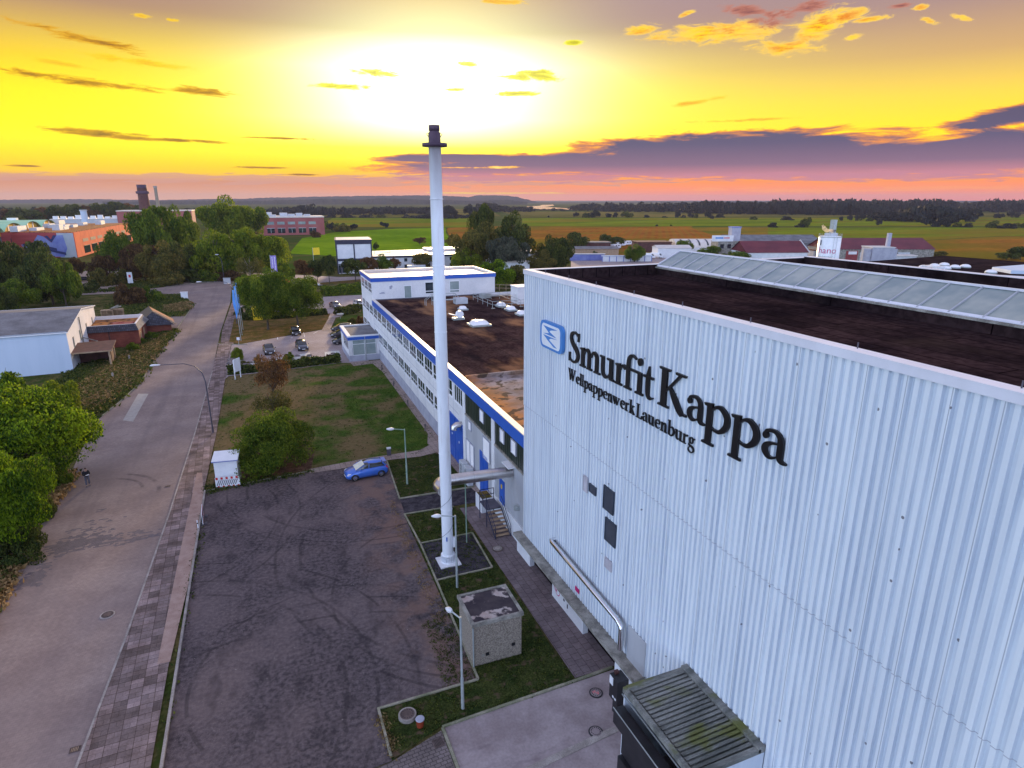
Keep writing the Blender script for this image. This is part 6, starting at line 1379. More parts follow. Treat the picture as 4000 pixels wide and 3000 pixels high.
e=empty('red_roofed_kiosk',P(1080,1150),'low building with a red tiled roof under the purple banner','building'); MB().box(-4,4,0,5,0,2.6).build('wall',G_['brick_red'],e); MB().add([(-4.4,-.4,2.6),(4.4,-.4,2.6),(4.4,5.4,2.6),(-4.4,5.4,2.6),(-2.5,2.5,4.4),(2.5,2.5,4.4)],[(0,1,5,4),(1,2,5),(2,3,4,5),(3,0,4)]).build('roof',G_['mural_orange'],e)
# planting beds
def bed(name,pts,label):
    o=MB().sheet([P(*q) for q in pts],.03).build(name,G_['white_gravel']); return tag(o,kind='structure')
bed('gravel_bed',[(893,1442),(903,1392),(935,1400),(950,1420),(985,1412),(1060,1405),(1210,1378),(1222,1408)],''); bed('gravel_bed',[(1272,1402),(1268,1376),(1325,1370),(1335,1396)],'')
rd=random.Random(3)
for i,(x,y,r_) in enumerate(((912,1408,.9),(925,1402,.7),(905,1420,.8),(940,1432,.7),(960,1430,.8),(975,1418,.5),(1160,1392,.5),(1195,1400,.5),(1208,1390,.5),(1290,1388,.4),(1300,1382,.4),(1310,1392,.4))):
    m=MB(); n=7; prof=[(.9,0),(1,.25),(.8,.6),(.35,.8),(0,.85)]; vs_=[];fs=[]
    for a_,(q,z) in enumerate(prof):
        for k in range(n): an=2*math.pi*k/n; j=1+rd.uniform(-.2,.2); vs_.append((q*j*math.cos(an)*r_,q*j*math.sin(an)*r_*.8,z*r_*.7))
    for a_ in range(4):
        for k in range(n): fs.append((a_*n+k,a_*n+(k+1)%n,(a_+1)*n+(k+1)%n,(a_+1)*n+k))
    o=m.add(vs_,fs).build('boulder',G_['stone_dark'],None,P(x,y)); tag(o,['large dark boulder furthest back beside the clipped green shrub','dark boulder behind the clipped shrub, right of the largest one','dark boulder left of the low reddish shrub','dark boulder behind the white sign board','dark boulder beside the straw grass clump at the bed end','small dark boulder right of the straw grass clump','small boulder left of the estate car front','small boulder at the front of the estate car','small boulder at the right end of the long gravel bed','left boulder in the small bed by the porch','middle boulder in the small bed by the porch','right boulder in the small bed by the porch'][i],'boulder','boulders in the gravel beds')
# ================= surrounding buildings =================
def rect_from(a_,b_,depth,side=1):
    "frame for a wall seen between two ground points: origin, angle, length"
    A_=Vector(P(*a_)); B_=Vector(P(*b_)); d=B_-A_; return (A_.x,A_.y,0),math.atan2(d.y,d.x),d.length
# --- grey-roofed shed on the left (front wall faces the viewer)
sh=empty('storage_shed',(-26.5,110.0,0),'pale blue and white storage shed with a grey low-pitched roof at the left','shed',R(3))
# local: x to the left is negative, y away
SWd=26.;SL=27.;e1=6.2;rd_=7.6
m=MB(); m.add([(0,0,0),(-SWd,0,0),(-SWd,0,e1),(-SWd/2,0,e1+.0),(0,0,e1)],[(0,4,3,2,1)]); m.build('front_wall',G_['shed_blue'],sh)
m=MB(); m.add([(0,0,0),(0,SL,0),(0,SL,e1-.1),(0,SL/2,rd_-.1),(0,0,e1-.1)],[(0,1,2,3,4)]); m.add([(-SWd,0,0),(-SWd,SL,0),(-SWd,SL,e1),(-SWd,SL/2,rd_-.1),(-SWd,0,e1)],[(4,3,2,1,0)]); m.add([(0,SL,0),(-SWd,SL,0),(-SWd,SL,e1),(0,SL,e1)],[(0,1,2,3)]); m.build('gable_wall',G_['white_render'],sh)
MB().add([(.25,-.3,e1-.08),(-SWd-.3,-.3,e1-.08),(-SWd-.3,SL/2,rd_),(.25,SL/2,rd_),(.25,SL+.3,e1-.08),(-SWd-.3,SL+.3,e1-.08)],[(0,3,2,1),(3,4,5,2)]).build('roof',G_['fibre_roof'],sh)
MB().add([(.26,-.3,e1-.25),(.26,-.3,e1-.07),(.26,SL/2,rd_+.02),(.26,SL+.3,e1-.07),(.26,SL+.3,e1-.25),(.26,SL/2,rd_-.18)],[(0,5,2,1),(5,4,3,2)]).box(-SWd,.24,-.33,-.3,e1-.22,e1-.07).build('verge_trim',G_['white_frame'],sh)
for y_ in (3.5,9.5,16,22.5):
    f=MB().box(0,.03,y_,y_+1.0,2.9,4.6).build('window',G_['ledge_concrete'],sh); g=MB()
    for k in range(3): g.box(.031,.045,y_+.08+.31*k,y_+.3+.31*k,2.98,4.52)
    g.build('glass_blocks',G_['pale_glass'],f)
MB().tube([(.12,10.8,0.2),(.12,10.8,6.6)],.09,6).tube([(.12,10.8,3.2),(2.2,9.8,2.6),(3.2,8.6,1.2)],.09,6).build('downpipe',G_['ledge_concrete'],sh)
an=empty('brick_annex',(*P(330,1367),0),'red brick annex with black tiled edge and ruined white flat roof beside the shed','annex',R(1))
AL=8.6;AW=10.5
MB().box(0,AL,0,AW,0,3.0).build('wall',G_['brick_red'],an); MB().add([(-.2,-.5,2.9),(AL+.1,-.5,2.9),(AL-.4,.5,3.9),(-.2,.5,3.9)],[(0,1,2,3)]).build('tile_edge',G_['dark_tile'],an)
MB().add([(AL+.1,-.5,2.9),(AL+.6,AW,2.9),(AL-.4,AW,3.95),(AL-.4,.5,3.92)],[(0,1,2,3)]).build('tile_edge',G_['fibre_roof'],an)
MB().box(-.2,AL-.45,.5,.65,3.4,3.95).box(-.2,AL-.5,AW-.15,AW,3.4,4.05).box(AL-.55,AL-.35,.65,AW,3.4,4.0).build('roof_kerb',G_['white_render'],an)
m=MB().box(0,AL-.55,.65,AW-.15,3.05,3.4).build('roof',G_['sandy_roof'],an)
MB().box(4.2,7.5,3.,5.2,3.4,3.6).obox((3.5,5.5,3.4),(1.8,-1.2,.2),(.6,.8,0),(0,0,.1)).build('loose_sheets',G_['red_tile'],an)
MB().box(AL,AL+.05,1.5,2.6,.2,2.2).box(AL,AL+.05,5.5,7.,.8,2.2).build('door',G_['timber'],an); MB().box(3.9,4.15,-.1,0,0,3).build('pier',G_['rust_metal'],an)
cp=empty('carport',(*P(283,1448),0),'open dark carport with a flat rusty-red roof against the white shed wall','carport',R(3))
MB().add([(-.3,-.4,2.6),(5.6,-.4,2.6),(5.6,5.8,3.0),(-.3,5.8,3.0),(-.3,-.4,2.75),(5.6,-.4,2.75),(5.6,5.8,3.15),(-.3,5.8,3.15)],[(0,3,2,1),(4,5,6,7),(0,1,5,4),(1,2,6,5),(2,3,7,6),(3,0,4,7)]).build('roof',G_['rust_metal'],cp)
MB().box(-.35,5.65,-.45,-.4,2.58,2.78).build('front_trim',G_['timber'],cp); m=MB()
for x_,y_ in ((0,0),(5,0),(0,5),(5,5)): m.box(x_,x_+.25,y_,y_+.25,0,2.6)
m.build('post',G_['timber'],cp); MB().box(.0,5.1,5.3,5.4,0,2.8).box(5.05,5.12,2,5.3,0,2.7).build('back_wall',G_['rust_metal'],cp)
hb=empty('ruined_hut',(*P(548,1310),0),'small collapsing hut with dark and red tiled roof slopes by the lane','hut',R(12))
MB().box(0,5.5,0,8,0,1.9).build('wall',G_['brick_red'],hb)
MB().add([(-.4,-.6,1.9),(2.8,1.2,4.2),(2.8,8.6,4.2),(-.4,9.2,1.9)],[(0,1,2,3)]).add([(-.4,-.6,1.9),(6,-.8,1.6),(2.8,1.2,4.2)],[(0,1,2)]).build('dark_roof',G_['dark_tile'],hb)
MB().add([(2.85,1.2,4.2),(6.2,-.8,1.6),(6.6,6,1.6),(2.85,8.6,4.2)],[(0,1,2,3)]).build('red_roof',G_['mural_orange'] if False else G_['brick_red'],hb); MB().obox((2.75,1.1,4.1),(3.5,-2.,-2.5),(.25,.25,0),(0,0,.15)).build('ridge_board',G_['timber'],hb)
for i,(x,y,l) in enumerate(((425,1247,'left stack of wooden pallets behind the brick annex'),(463,1243,'right stack of wooden pallets with scrap on top behind the brick annex'))):
    e=empty('pallet_stack',P(x,y),l,'pallet stack',.1*i,'pallet stacks behind the annex'); m=MB()
    for k in range(7):
        for q in range(4): m.box(-1.2,1.2,-.9+q*.5,-.55+q*.5,.3*k+.2,.3*k+.26)
        for q in (-1.1,-.05,1.0): m.box(q,q+.12,-.85,.9,.3*k,.3*k+.2)
    m.build('pallets',G_['timber'],e)
    if i: MB().obox((-1.1,-.5,2.2),(2.,.3,.3),(0,.5,0),(0,0,.2)).obox((-.8,.1,2.3),(1.2,-.4,.5),(0,.4,0),(0,0,.15)).build('scrap',G_['ledge_concrete'],e)
# --- works with the mural (left background)
CA=(303,1006); CB=(520,942)
_a=P(*CA);_b=P(*CB)
wk=empty('mural_works',(*_a,0),'works building with red wall, blue mural corner and bright orange window wall','factory',math.atan2(_b[1]-_a[1],_b[0]-_a[0]))
D_=math.dist(_a,_b); hh=HT(303,909,303,1006)
ax=Vector((*_a,0)); bx_=Vector((*P(60,1004),0)); rot=wk.rotation_euler[2]; dv=bx_-ax; c_,s_=math.cos(-rot),math.sin(-rot); lv_=Vector((dv.x*c_-dv.y*s_,dv.x*s_+dv.y*c_)); far_=lv_
m=MB().prism([(0,0),(D_,0),(D_+far_.x,60+far_.y*0),(far_.x,far_.y+40),(far_.x,far_.y)] if False else [(0,0),(D_,0),(D_,70),(far_.x,far_.y+60),(far_.x,far_.y)],0,hh); m.build('wall',G_['mural_red'],wk)
MB().box(-.05,D_,-.25,-.05,.0,hh+.1).build('orange_wall',G_['mural_orange'],wk)
m=MB(); g=MB()
n_=8
for k in range(n_):
    x_=D_*.1+k*D_*.11; 
    if k<7: m.box(x_,x_+D_*.075,-.32,-.26,6.2,7.6)
    g.box(x_,x_+D_*.085,-.34,-.26,1.0,4.3)
w1=m.build('window',G_['timber'],wk); w2=g.build('window',G_['glass'],wk)
g=MB()
for k in range(n_): x_=D_*.1+k*D_*.11; g.box(x_-.1,x_+D_*.09,-.6,-.35,4.35,4.55)
g.build('awning',G_['timber'],wk)
# mural patches on the corner (abstract blue shapes)
ud=Vector((far_.x,far_.y)).normalized(); nrm=Vector((-ud.y,ud.x)); 
if nrm.dot(Vector((D_/2,35)))>0: nrm=-nrm
def mural(pts,mt,d):
    m=MB(); o=[]
    for u_,z_ in pts: p_=ud*u_+nrm*d; o.append((p_.x,p_.y,z_))
    n=len(o); t=geometry.tessellate_polygon([[Vector((u_,z_,0)) for u_,z_ in pts]]); m.add(o,[tuple(q) for q in t]); m.build('mural_patch',G_[mt],wk)
mural([(0,0),(8,0),(8.,hh*.99),(0,hh*.99)],'mural_pale',.06)
mural([(6,.3),(22,.3),(26,5.5),(20,6.5),(17,9.8),(14.5,9.2),(11,6.5),(8,9.7),(5,9.9),(4,4)],'mural_blue',.1)
mural([(9,3),(18,4.6),(25,5.2),(25,6),(17,5.8),(9,4)],'mural_navy',.14); mural([(5,1.),(13,2.8),(22,3.8),(22,4.4),(13,3.7),(5,2.2)],'mural_navy',.14); mural([(8,9.7),(11,6.6),(14,9.3),(12.5,9.6),(11,8),(9.6,9.8)],'mural_navy',.14)
mural([(30,6.3),(42,6.3),(42,8.2),(30,8.2)],'dark_cap',.14)
MB().prism([(1,1),(D_-1,1),(D_-1,69),(far_.x+1,far_.y+58),(far_.x+1,far_.y+1)],hh,hh+.3).build('roof',G_['sandy_roof'],wk)
rd=random.Random(4)
for k in range(16): x_=rd.uniform(4,D_-14); y_=rd.uniform(6,50); MB().box(x_,x_+rd.uniform(5,12),y_,y_+3,hh+.3,hh+rd.uniform(1.5,3.)).build('roof_plant',G_['ac_grey'],wk)
# vaulted roofs
base=9.4; vA=P(20,921,base); vB=P(225,893,base); va=empty('vaulted_hall',(*vA,0),'far left hall with a row of pale green arched roofs and yellow gables','hall',math.atan2(vB[1]-vA[1],vB[0]-vA[0]))
Wv=math.dist(vA,vB)/3; rr=min(5.5,HT(58,888,58,985)-base) if True else 5; rr=5.2; m=MB(); n=14
for k in range(-2,3):
    x0=k*Wv+Wv/2; vs_=[];fs=[]
    for j in range(n+1): a_=math.pi*j/n; vs_+=[(x0+Wv/2*math.cos(a_),0,base+rr*math.sin(a_)),(x0+Wv/2*math.cos(a_),110,base+rr*math.sin(a_))]
    for j in range(n): fs.append((2*j,2*j+1,2*j+3,2*j+2))
    m.add(vs_,fs,True)
    MB().add([(v_[0]*1.0,1.2,max(base-4,v_[2]-.3)) for v_ in vs_[::2]],[tuple(range(n+1))]).build('yellow_gable',G_['yellow_wall'],va)
    MB().box(x0-Wv*.17,x0-Wv*.13,1.0,1.19,base-3,base+rr*.9).box(x0+Wv*.13,x0+Wv*.17,1.0,1.19,base-3,base+rr*.9).build('gable_post',G_['pale_roof'],va)
    for q in range(5): MB().box(x0-1.8,x0+1.8,14+q*20,18+q*20,base+rr-.2,base+rr+1.1).build('roof_lantern',G_['dome_white'],va)
m.build('vaulted_roof',G_['green_roof'],va)
MB().box(-2*Wv,3*Wv,1.3,110,0,base-.1).build('wall',G_['fibre_roof'],va)
# far brick hall, chimneys
e=empty('brick_hall',(*P(545,905),0),'dark red brick hall half hidden by the two-topped tree','hall'); MB().box(-14,40,0,40,0,16).build('wall',G_['pink_brick'],e); MB().box(-14.3,40.3,-.3,40.3,16,16.6).build('roof',G_['pale_roof'],e); MB().box(-60,-14,2,40,0,10).build('low_wing',G_['ac_grey'],e); MB().box(-60.2,-14,1.8,40,10,10.5).build('low_roof',G_['pale_roof'],e)
rd=random.Random(9)
for k in range(9): x_=-58+k*5; MB().box(x_,x_+3.5,3,6,10.5,12+rd.random()*1.5).build('roof_plant',G_['dome_white'],e)
X,Y_=P(580,900); e=empty('brick_chimney',(X,Y_,0),'brown brick factory chimney with a flared top above the left trees','chimney'); MB().lathe([(4.6,0),(3.7,34),(3.7,34.5)],n=16).build('shaft',G_['rust_metal'],e); MB().lathe([(3.8,29.5),(5.,30),(5.,31.6),(3.7,32),(3.7,37),(3.2,37)],n=16).build('crown_ring',G_['dark_cap'],e)
X,Y_=P(632,900); e=empty('thin_chimney',(X,Y_,0),'thin pale chimney pipe beside the brown brick chimney','chimney'); MB().lathe([(1.4,0),(1.2,35.5)],n=10).build('shaft',G_['pale_bark'],e); MB().lathe([(1.5,34.5),(1.5,36)],n=10).build('collar',G_['kerb_stone'],e)
e=empty('blue_stack',(*P(344,925),0),'pale blue pipe stack behind the mural works','stack'); MB().lathe([(2.2,0),(2.0,18)],n=10).build('shaft',G_['shed_blue'],e); MB().lathe([(2.4,17.5),(2.4,18.3)],n=10).build('collar',G_['ac_grey'],e)
# --- pink brick building
A_=P(1035,920);B_=P(1270,916); an_=math.atan2(B_[1]-A_[1],B_[0]-A_[0]); Lp=math.dist(A_,B_)
e=empty('pink_brick_building',(*A_,0),'pink brick two-storey building in front of the green fields','building',an_); MB().box(-6,Lp,0,34,0,12.4).build('wall',G_['pink_brick'],e); MB().box(-6.3,Lp+.3,-.3,34.3,12.4,13.2).build('roof_edge',G_['pale_roof'],e)
rd=random.Random(2)
for k in range(6): x_=k*(Lp-8)/6; MB().box(x_,x_+rd.uniform(3,6),8+k,16,13.2,13.2+rd.uniform(1,3)).build('roof_plant',G_['ac_grey'],e)
for k in range(5):
    x_=2.+k*Lp/5.8
    w_=MB().box(x_,x_+Lp*.12,-.12,-.02,7.6,9.6).build('window',G_['pale_glass'],e)
    w_=MB().box(x_,x_+Lp*.12,-.12,-.02,1.6,4.9).build('window',G_['glass'],e); MB().box(x_-.2,x_+Lp*.12+.2,-.3,-.13,4.9,5.2).box(x_+Lp*.06-.1,x_+Lp*.06+.1,-.2,-.13,1.6,4.9).build('frame',G_['ac_grey'],w_)
bush('round dark bush in front of the pink brick building',1232,927,892,22,'leaf_rust',1); bush('bush row right of the pink brick building',1340,905,870,36,'leaf_olive',1); bush('small bush left in the bush row beside the pink brick building',1298,893,868,18,'leaf_rust',1); bush('small pointed tree at the corner of the pink brick building',1275,893,862,7,'leaf_green',0)
# --- black and white building
A_=P(1320,1070);B_=P(1458,1066); an_=math.atan2(B_[1]-A_[1],B_[0]-A_[0]); Lb=math.dist(A_,B_); C_=P(1275,1040)
hb_=11.6
e=empty('framed_showroom',(*A_,0),'tall white showroom with black framing lines beside the green field','building',an_)
MB().box(0,Lb,0,17,0,hb_-.4).build('wall',G_['white_panel'],e); MB().box(-.3,Lb+.3,-.3,17.3,hb_-.4,hb_).build('roof_edge',G_['navy_frame'],e); MB().box(.2,Lb-.2,.2,16.8,hb_,hb_+.05).build('roof',G_['pale_roof'],e)
m=MB()
for x_ in (-.05,Lb*.5-.2,Lb-.35): m.box(x_,x_+.4,-.15,-.01,0,hb_-1)
m.box(0,Lb,-.2,-.02,hb_-1.5,hb_-.42).box(0,Lb,-.2,-.02,4.4,5.2)
m.box(1.2,1.5,-.12,-.01,0,3.4).box(0.4,3.9,-.12,-.01,3.1,3.4).build('black_frame',G_['navy_frame'],e)
MB().box(-.12,-.01,0,17,hb_-3.8,hb_-.42).build('dark_cladding',G_['navy_frame'],e)
m=MB()
for k in range(4): m.box(-.16,-.13,2+k*3.6,4.2+k*3.6,hb_-3,hb_-1.2)
m.build('window',G_['glass'],e); MB().box(.45,1.15,-.13,-.02,.3,3.0).box(1.6,3.8,-.13,-.02,.3,3.0).build('shop_window',G_['glass'],e)
# --- long white building
A_=P(1458,1062);B_=P(1790,1050); an_=math.atan2(B_[1]-A_[1],B_[0]-A_[0]); Ll=math.dist(A_,B_)
e=empty('long_white_building',(*A_,0),'very long low white building with a blown-out pale flat roof behind the office','building',an_+R(1))
Lx=Ll+34
MB().box(.2,Lx,1.,26,0,5.2).build('wall',G_['white_panel'],e); MB().box(0,Lx+.2,.7,1.,4.7,5.3).build('dark_fascia',G_['navy_frame'],e); MB().box(0,Lx+.2,1.,26,5.3,5.45).box(24,Lx+.2,16,26.2,5.45,6.3).build('roof',G_['pale_roof'],e)
m=MB(); fr=MB()
for k in range(16):
    x_=3.0+k*4.3
    for z_ in (3.2,.9): m.box(x_,x_+1.1,.86,.99,z_,z_+1.2)
m.build('window',G_['glass'],e)
m=MB(); rd=random.Random(8)
for k in range(9): x_=rd.uniform(2,Ll); y_=rd.uniform(4,20); m.box(x_,x_+3.2,y_,y_+.5,5.45,5.6)
for k in range(6): x_=2+k*6; m.tube([(x_,rd.uniform(6,22),5.4),(x_,rd.uniform(6,22)*0+10,7.)],.08,6) if False else m.box(x_,x_+.2,9+k,9.2+k,5.45,6.6)
m.build('roof_vents',G_['ac_grey'],e)
def text_mesh(s,size,m,par,loc,rot,extr=.01,name='lettering',bend=None,sx=1.):
    cu=bpy.data.curves.new(name,'FONT'); cu.body=s; cu.size=size; cu.extrude=extr; cu.resolution_u=3; o=bpy.data.objects.new('tmp',cu); COL.objects.link(o); bpy.context.view_layer.update()
    me=bpy.data.meshes.new_from_object(o.evaluated_get(bpy.context.evaluated_depsgraph_get())); bpy.data.objects.remove(o); me.materials.clear(); me.materials.append(m)
    for v_ in me.vertices:
        v_.co.x*=sx
        if bend: 
            r_=bend+v_.co.z; a_=v_.co.x/bend; v_.co=Vector((r_*math.sin(a_),v_.co.y,-bend+r_*math.cos(a_)))
    o=bpy.data.objects.new(name,me); COL.objects.link(o); o.parent=par; o.location=loc; o.rotation_euler=rot; KIDS.setdefault(par.name,[]).append(o); return o
X,Y_=P(1630,1073); ct=empty('lettered_container',(X-3.6,Y_-1,0),'grey freight container with dark lettering in front of the long white building','container',R(-12)); MB().box(0,6.2,0,2.5,.2,3.3).build('body',G_['ac_grey'],ct); text_mesh('Ferd.Hoist',1.25,G_['navy_frame'],ct,(.35,-.03,1.5),(R(90),0,0),.01,sx=.92)
X,Y_=P(1600,1082); e=empty('low_container',(X-5,Y_-3,0),'low grey skip left of the lettered container','container',R(-10)); MB().box(0,5,0,2.3,.1,1.9).build('body',G_['grey_clad'],e); MB().box(-.1,5.1,-.1,0,1.7,1.95).build('rim',G_['ac_grey'],e)
# white bits beyond the willow
e=empty('white_house_end',(*P(2015,1078),0),'white building end with a small window under the willow','building',R(8)); MB().box(-4,5.5,0,9,0,4.6).build('wall',G_['white_panel'],e); MB().box(1.5,3,-.08,0,1.6,3.2).build('window',G_['glass'],e); MB().box(-4.3,5.8,-.3,9.3,4.6,5).build('roof',G_['pale_roof'],e)
# --- sheds and stores behind the hall
def hut(label,x,y,L,D,h,wall,roof,rz=0,cat='shed',name='store_shed',gable=0,grp=None,extra=None):
    X,Y_=P(x,y); e=empty(name,(X,Y_,0),label,cat,R(rz),grp); MB().box(0,L,0,D,0,h).build('wall',G_[wall],e)
    if gable: MB().add([(-.4,-.4,h-.1),(L+.4,-.4,h-.1),(L+.4,D/2,h+gable),(-.4,D/2,h+gable),(L+.4,D+.4,h-.1),(-.4,D+.4,h-.1)],[(0,1,2,3),(3,2,4,5)]).add([(L,0,h),(L,D,h),(L,D/2,h+gable-.15)],[(0,1,2)]).add([(0,0,h),(0,D,h),(0,D/2,h+gable-.15)],[(2,1,0)]).build('roof',G_[roof],e)
    else: MB().box(-.3,L+.3,-.3,D+.3,h,h+.35).build('roof',G_[roof],e)
    return e
hut('long low shed with a bluish metal roof behind the blue wall',2215,1000,24,12,3.2,'timber','fibre_roof',-20,gable=.8)
hut('small dark flat shed left of the trailers',2235,975,20,10,3.4,'rust_metal','fibre_roof',-20)
hut('blue-grey screen wall by the street behind the hall',2225,1018,15,1,2.6,'mural_blue','ac_grey',-20,'wall','screen_wall')
e=hut('white panel fence with blue posts along the street behind the hall',2352,1022,21,.3,2.2,'white_panel','shed_blue',-19,'fence','panel_fence')
m=MB()
for k in range(8): m.box(k*3-.1,k*3+.25,-.12,-.0,0,2.5)
m.build('post',G_['mural_blue'],e)
hut('dark open barn right of the trailer row',2490,985,17,12,4.6,'rust_metal','rust_metal',-18)
e=hut('white garage building beside the parked vans',2568,1008,15,10,4.4,'white_panel','pale_roof',-20,'garage','garage',gable=1.0); MB().box(9.5,13.5,-.06,0,0,3.2).build('gate',G_['fibre_roof'],e)
hut('low dark brown shed before the green field',2590,975,16,10,3.2,'rust_metal','rust_metal',-18)
e=empty('arched_tent_hall',(*P(2640,985),0),'pale arched hall with dark stripes on its curved roof','hall',R(-20)); m=MB(); n=12; vs_=[];fs=[]
for j in range(n+1): a_=math.pi*j/n; vs_+=[(0,8-8*math.cos(a_),2.2+3.8*math.sin(a_)),(28,8-8*math.cos(a_),2.2+3.8*math.sin(a_))]
for j in range(n): fs.append((2*j,2*j+1,2*j+3,2*j+2))
m.add(vs_,fs,True); m.add([vs_[2*j] for j in range(n+1)],[tuple(range(n+1))]).add([vs_[2*j+1] for j in range(n+1)],[tuple(reversed(range(n+1)))]); m.build('vault',G_['pale_roof'],e); MB().box(0,28,.05,15.95,0,2.2).build('wall',G_['white_panel'],e)
m=MB()
for k in range(6):
    x_=3+k*4.2; pts=[]
    for j in range(1,6): a_=math.pi*j/n; pts.append((8-8.05*math.cos(a_),2.2+3.85*math.sin(a_)))
    for (y1,z1),(y2,z2) in zip(pts,pts[1:]): m.add([(x_,y1,z1),(x_+.9,y1,z1),(x_+.9,y2,z2),(x_,y2,z2)],[(0,1,2,3)])
m.build('stripe',G_['glass'],e)
X,Y_=P(2800,1010); e=empty('office_tower',(X,Y_,0),'grey concrete office block with a white sign and a blue stair tower','building',R(-20)); MB().box(0,11,0,9,0,7.6).build('wall',G_['ledge_concrete'],e); MB().box(6,10,1,5,7.6,13.2).build('stair_tower',G_['plinth_grey'],e); MB().box(5.8,10.2,.8,5.2,13.2,13.6).build('tower_roof',G_['mural_blue'],e); s_=MB().box(-3,6.5,-.3,.0,7.4,10.).build('sign',G_['white_panel'],e)
MB().box(-1.5,2,-.33,-.305,8.6,9.2).build('sign_mark',G_['logo_blue'],s_); MB().box(2.2,4.8,-.33,-.305,8.7,9.1).build('sign_mark',G_['red_paint'],s_)
for k in range(3): MB().box(1+k*3.2,2.6+k*3.2,-.08,0,4.4,6.2).build('window',G_['glass'],e)
hut('ribbed dark grey industrial roof behind the red tiled house',2850,985,46,26,4.4,'fibre_roof','fibre_roof',-22,'building','industrial_hall',gable=3.4)
m=MB(); X,Y_=P(2850,985)
e=hut('red tiled house with white gables beyond the glazing',2915,1025,26,16,4.0,'white_panel','maroon_roof',-18,'house','red_roofed_house',gable=4.2)
m=MB(); m.obox((26.45,-.5,3.9),(0,8.5,4.3),(.08,0,0),(0,0,.5)).obox((26.45,16.5,3.9),(0,-8.5,4.3),(.08,0,0),(0,0,.5)); m.build('gable_board',G_['white_panel'],e)
hut('small white cabin left of the silo',3175,1012,5,5,3.6,'white_panel','maroon_roof',-20)
# silo
X,Y_=P(3222,1078); si=empty('white_silo',(X,Y_,0),'white cylindrical silo with pink-red lettering and steam at its head','silo')
print('SILO',X,Y_,HT(3222,925,3222,1078),math.hypot(X,Y_))
hs=HT(3225,925,3222,1078); rs0=40/FPX*depth_of(3222,1078)
MB().lathe([(rs0*1.0,0),(rs0,hs),(rs0*.9,hs+.3)],n=32).build('tank',G_['white_plastic'],si)
MB().lathe([(rs0*1.02,hs-.1),(rs0*1.02,hs+.12)],n=32,smooth=False).build('rim',G_['galv'],si)
MB().box(-.2,1.1,-1.,.6,hs+.3,hs+5.6).build('head_duct',G_['galv'],si); MB().box(-1.4,1.9,-1.2,1.2,hs+.3,hs+1.3).build('head_machinery',G_['ac_grey'],si)
va_=math.atan2(X,Y_); 
m=MB(); 
for k in range(2):
    a_=-math.pi/2-va_+.35+.28*k; m.tube([(rs0*1.06*math.cos(a_),rs0*1.06*math.sin(a_),0),(rs0*1.06*math.cos(a_),rs0*1.06*math.sin(a_),hs)],.05,5)
m.build('ladder',G_['galv'],si)
m=MB()
for k in range(24):
    a_=2*math.pi*k/24; c1,s1=rs0*math.cos(a_),rs0*math.sin(a_); m.tube([(c1,s1,hs),(c1,s1,hs+1.1)],.03,4)
m.build('rail_post',G_['galv'],si)
rt_=R(90); zr=-va_-.22
def on_silo(s,size,z,mt,zr_,sx): 
    cx,cy=(rs0+.03)*math.sin(-zr_)*-1,-(rs0+.03)*math.cos(zr_); text_mesh(s,size,G_[mt],si,((rs0+.03)*math.sin(zr_),-(rs0+.03)*math.cos(zr_),z),(R(90),0,zr_),.01,bend=rs0,sx=sx)
on_silo('hano',2.9,hs*.6,'magenta_paint',zr-.75,1.05); on_silo('haukörner',1.2,hs*.6-1.5,'galv',zr-.75,1.)
MB().box(-.35,.35,-.02,.02,0,1.7).build('logo_panel',G_['black_metal'],si,(rs0*1.01*math.sin(zr-.55),-rs0*1.01*math.cos(zr-.55),hs*.8))
# steam: soft wisps
sm=bpy.data.materials.new('steam'); sm.use_nodes=True; nt=sm.node_tree; NL=nt.links; nt.nodes.clear(); pv=nn('ShaderNodeVolumePrincipled'); pv.inputs['Color'].default_value=(1,.95,.93,1)
n_=nn('ShaderNodeTexNoise'); n_.inputs['Scale'].default_value=1.3; n_.inputs['Detail'].default_value=4; g_=nn('ShaderNodeTexCoord'); lk(g_.outputs['Object'],n_.inputs[0]); lk(mrange(n_.outputs[0],.42,.6,0,1.6),pv.inputs['Density']); pv.inputs['Anisotropy'].default_value=.5; o_=nn('ShaderNodeOutputMaterial'); lk(pv.outputs[0],o_.inputs['Volume'])
m=MB(); pts=[(.4,-1.2,hs+2.1),(-.8,-1.4,hs+1.9),(-2.2,-1.3,hs+2.3),(-3.4,-1.2,hs+2.1),(-4.4,-1.,hs+2.9),(-5.0,-.8,hs+4.)]
m.tube(pts,[.3,.6,.55,.6,.7,.35],12); o=m.build('steam_wisp',sm,None,(X,Y_,0)); tag(o,kind='stuff')
# red barn and tank by the silo
e=hut('long barn with a dark red roof right of the silo',3235,1022,44,20,5.2,'ledge_concrete','maroon_roof',-22,'barn','red_roofed_barn',gable=4.0)
m=MB()
for k in range(3): m.box(13+k*8,18+k*8,-.08,0,.1,3.8)
m.build('gate',G_['ac_grey'],e); MB().box(7,12,-.1,0,.2,4.5).build('red_door',G_['red_tile'],e); MB().box(8,11.5,-.14,-.101,3,4.2).build('sign',G_['white_panel'],e)
X,Y_=P(3395,1068); h_=HT(3395,968,3395,1068); e=empty('blue_grey_tank_hall',(X,Y_,0),'blue-grey rounded filter house with a thin flue behind it','tank house',R(-25)); w_=110/FPX*depth_of(3395,1068)
MB().box(0,w_*.75,0,8,0,h_).build('wall',G_['plinth_grey'],e); MB().lathe([(w_*.16,0),(w_*.16,h_-.4)],(-.6,2),16).lathe([(w_*.13,0),(w_*.13,h_-.4)],(w_*.75+.3,1.4),16).build('side_tank',G_['plinth_grey'],e); MB().box(-.2,w_*.78,-.2,8.2,h_,h_+.25).build('roof',G_['ac_grey'],e)
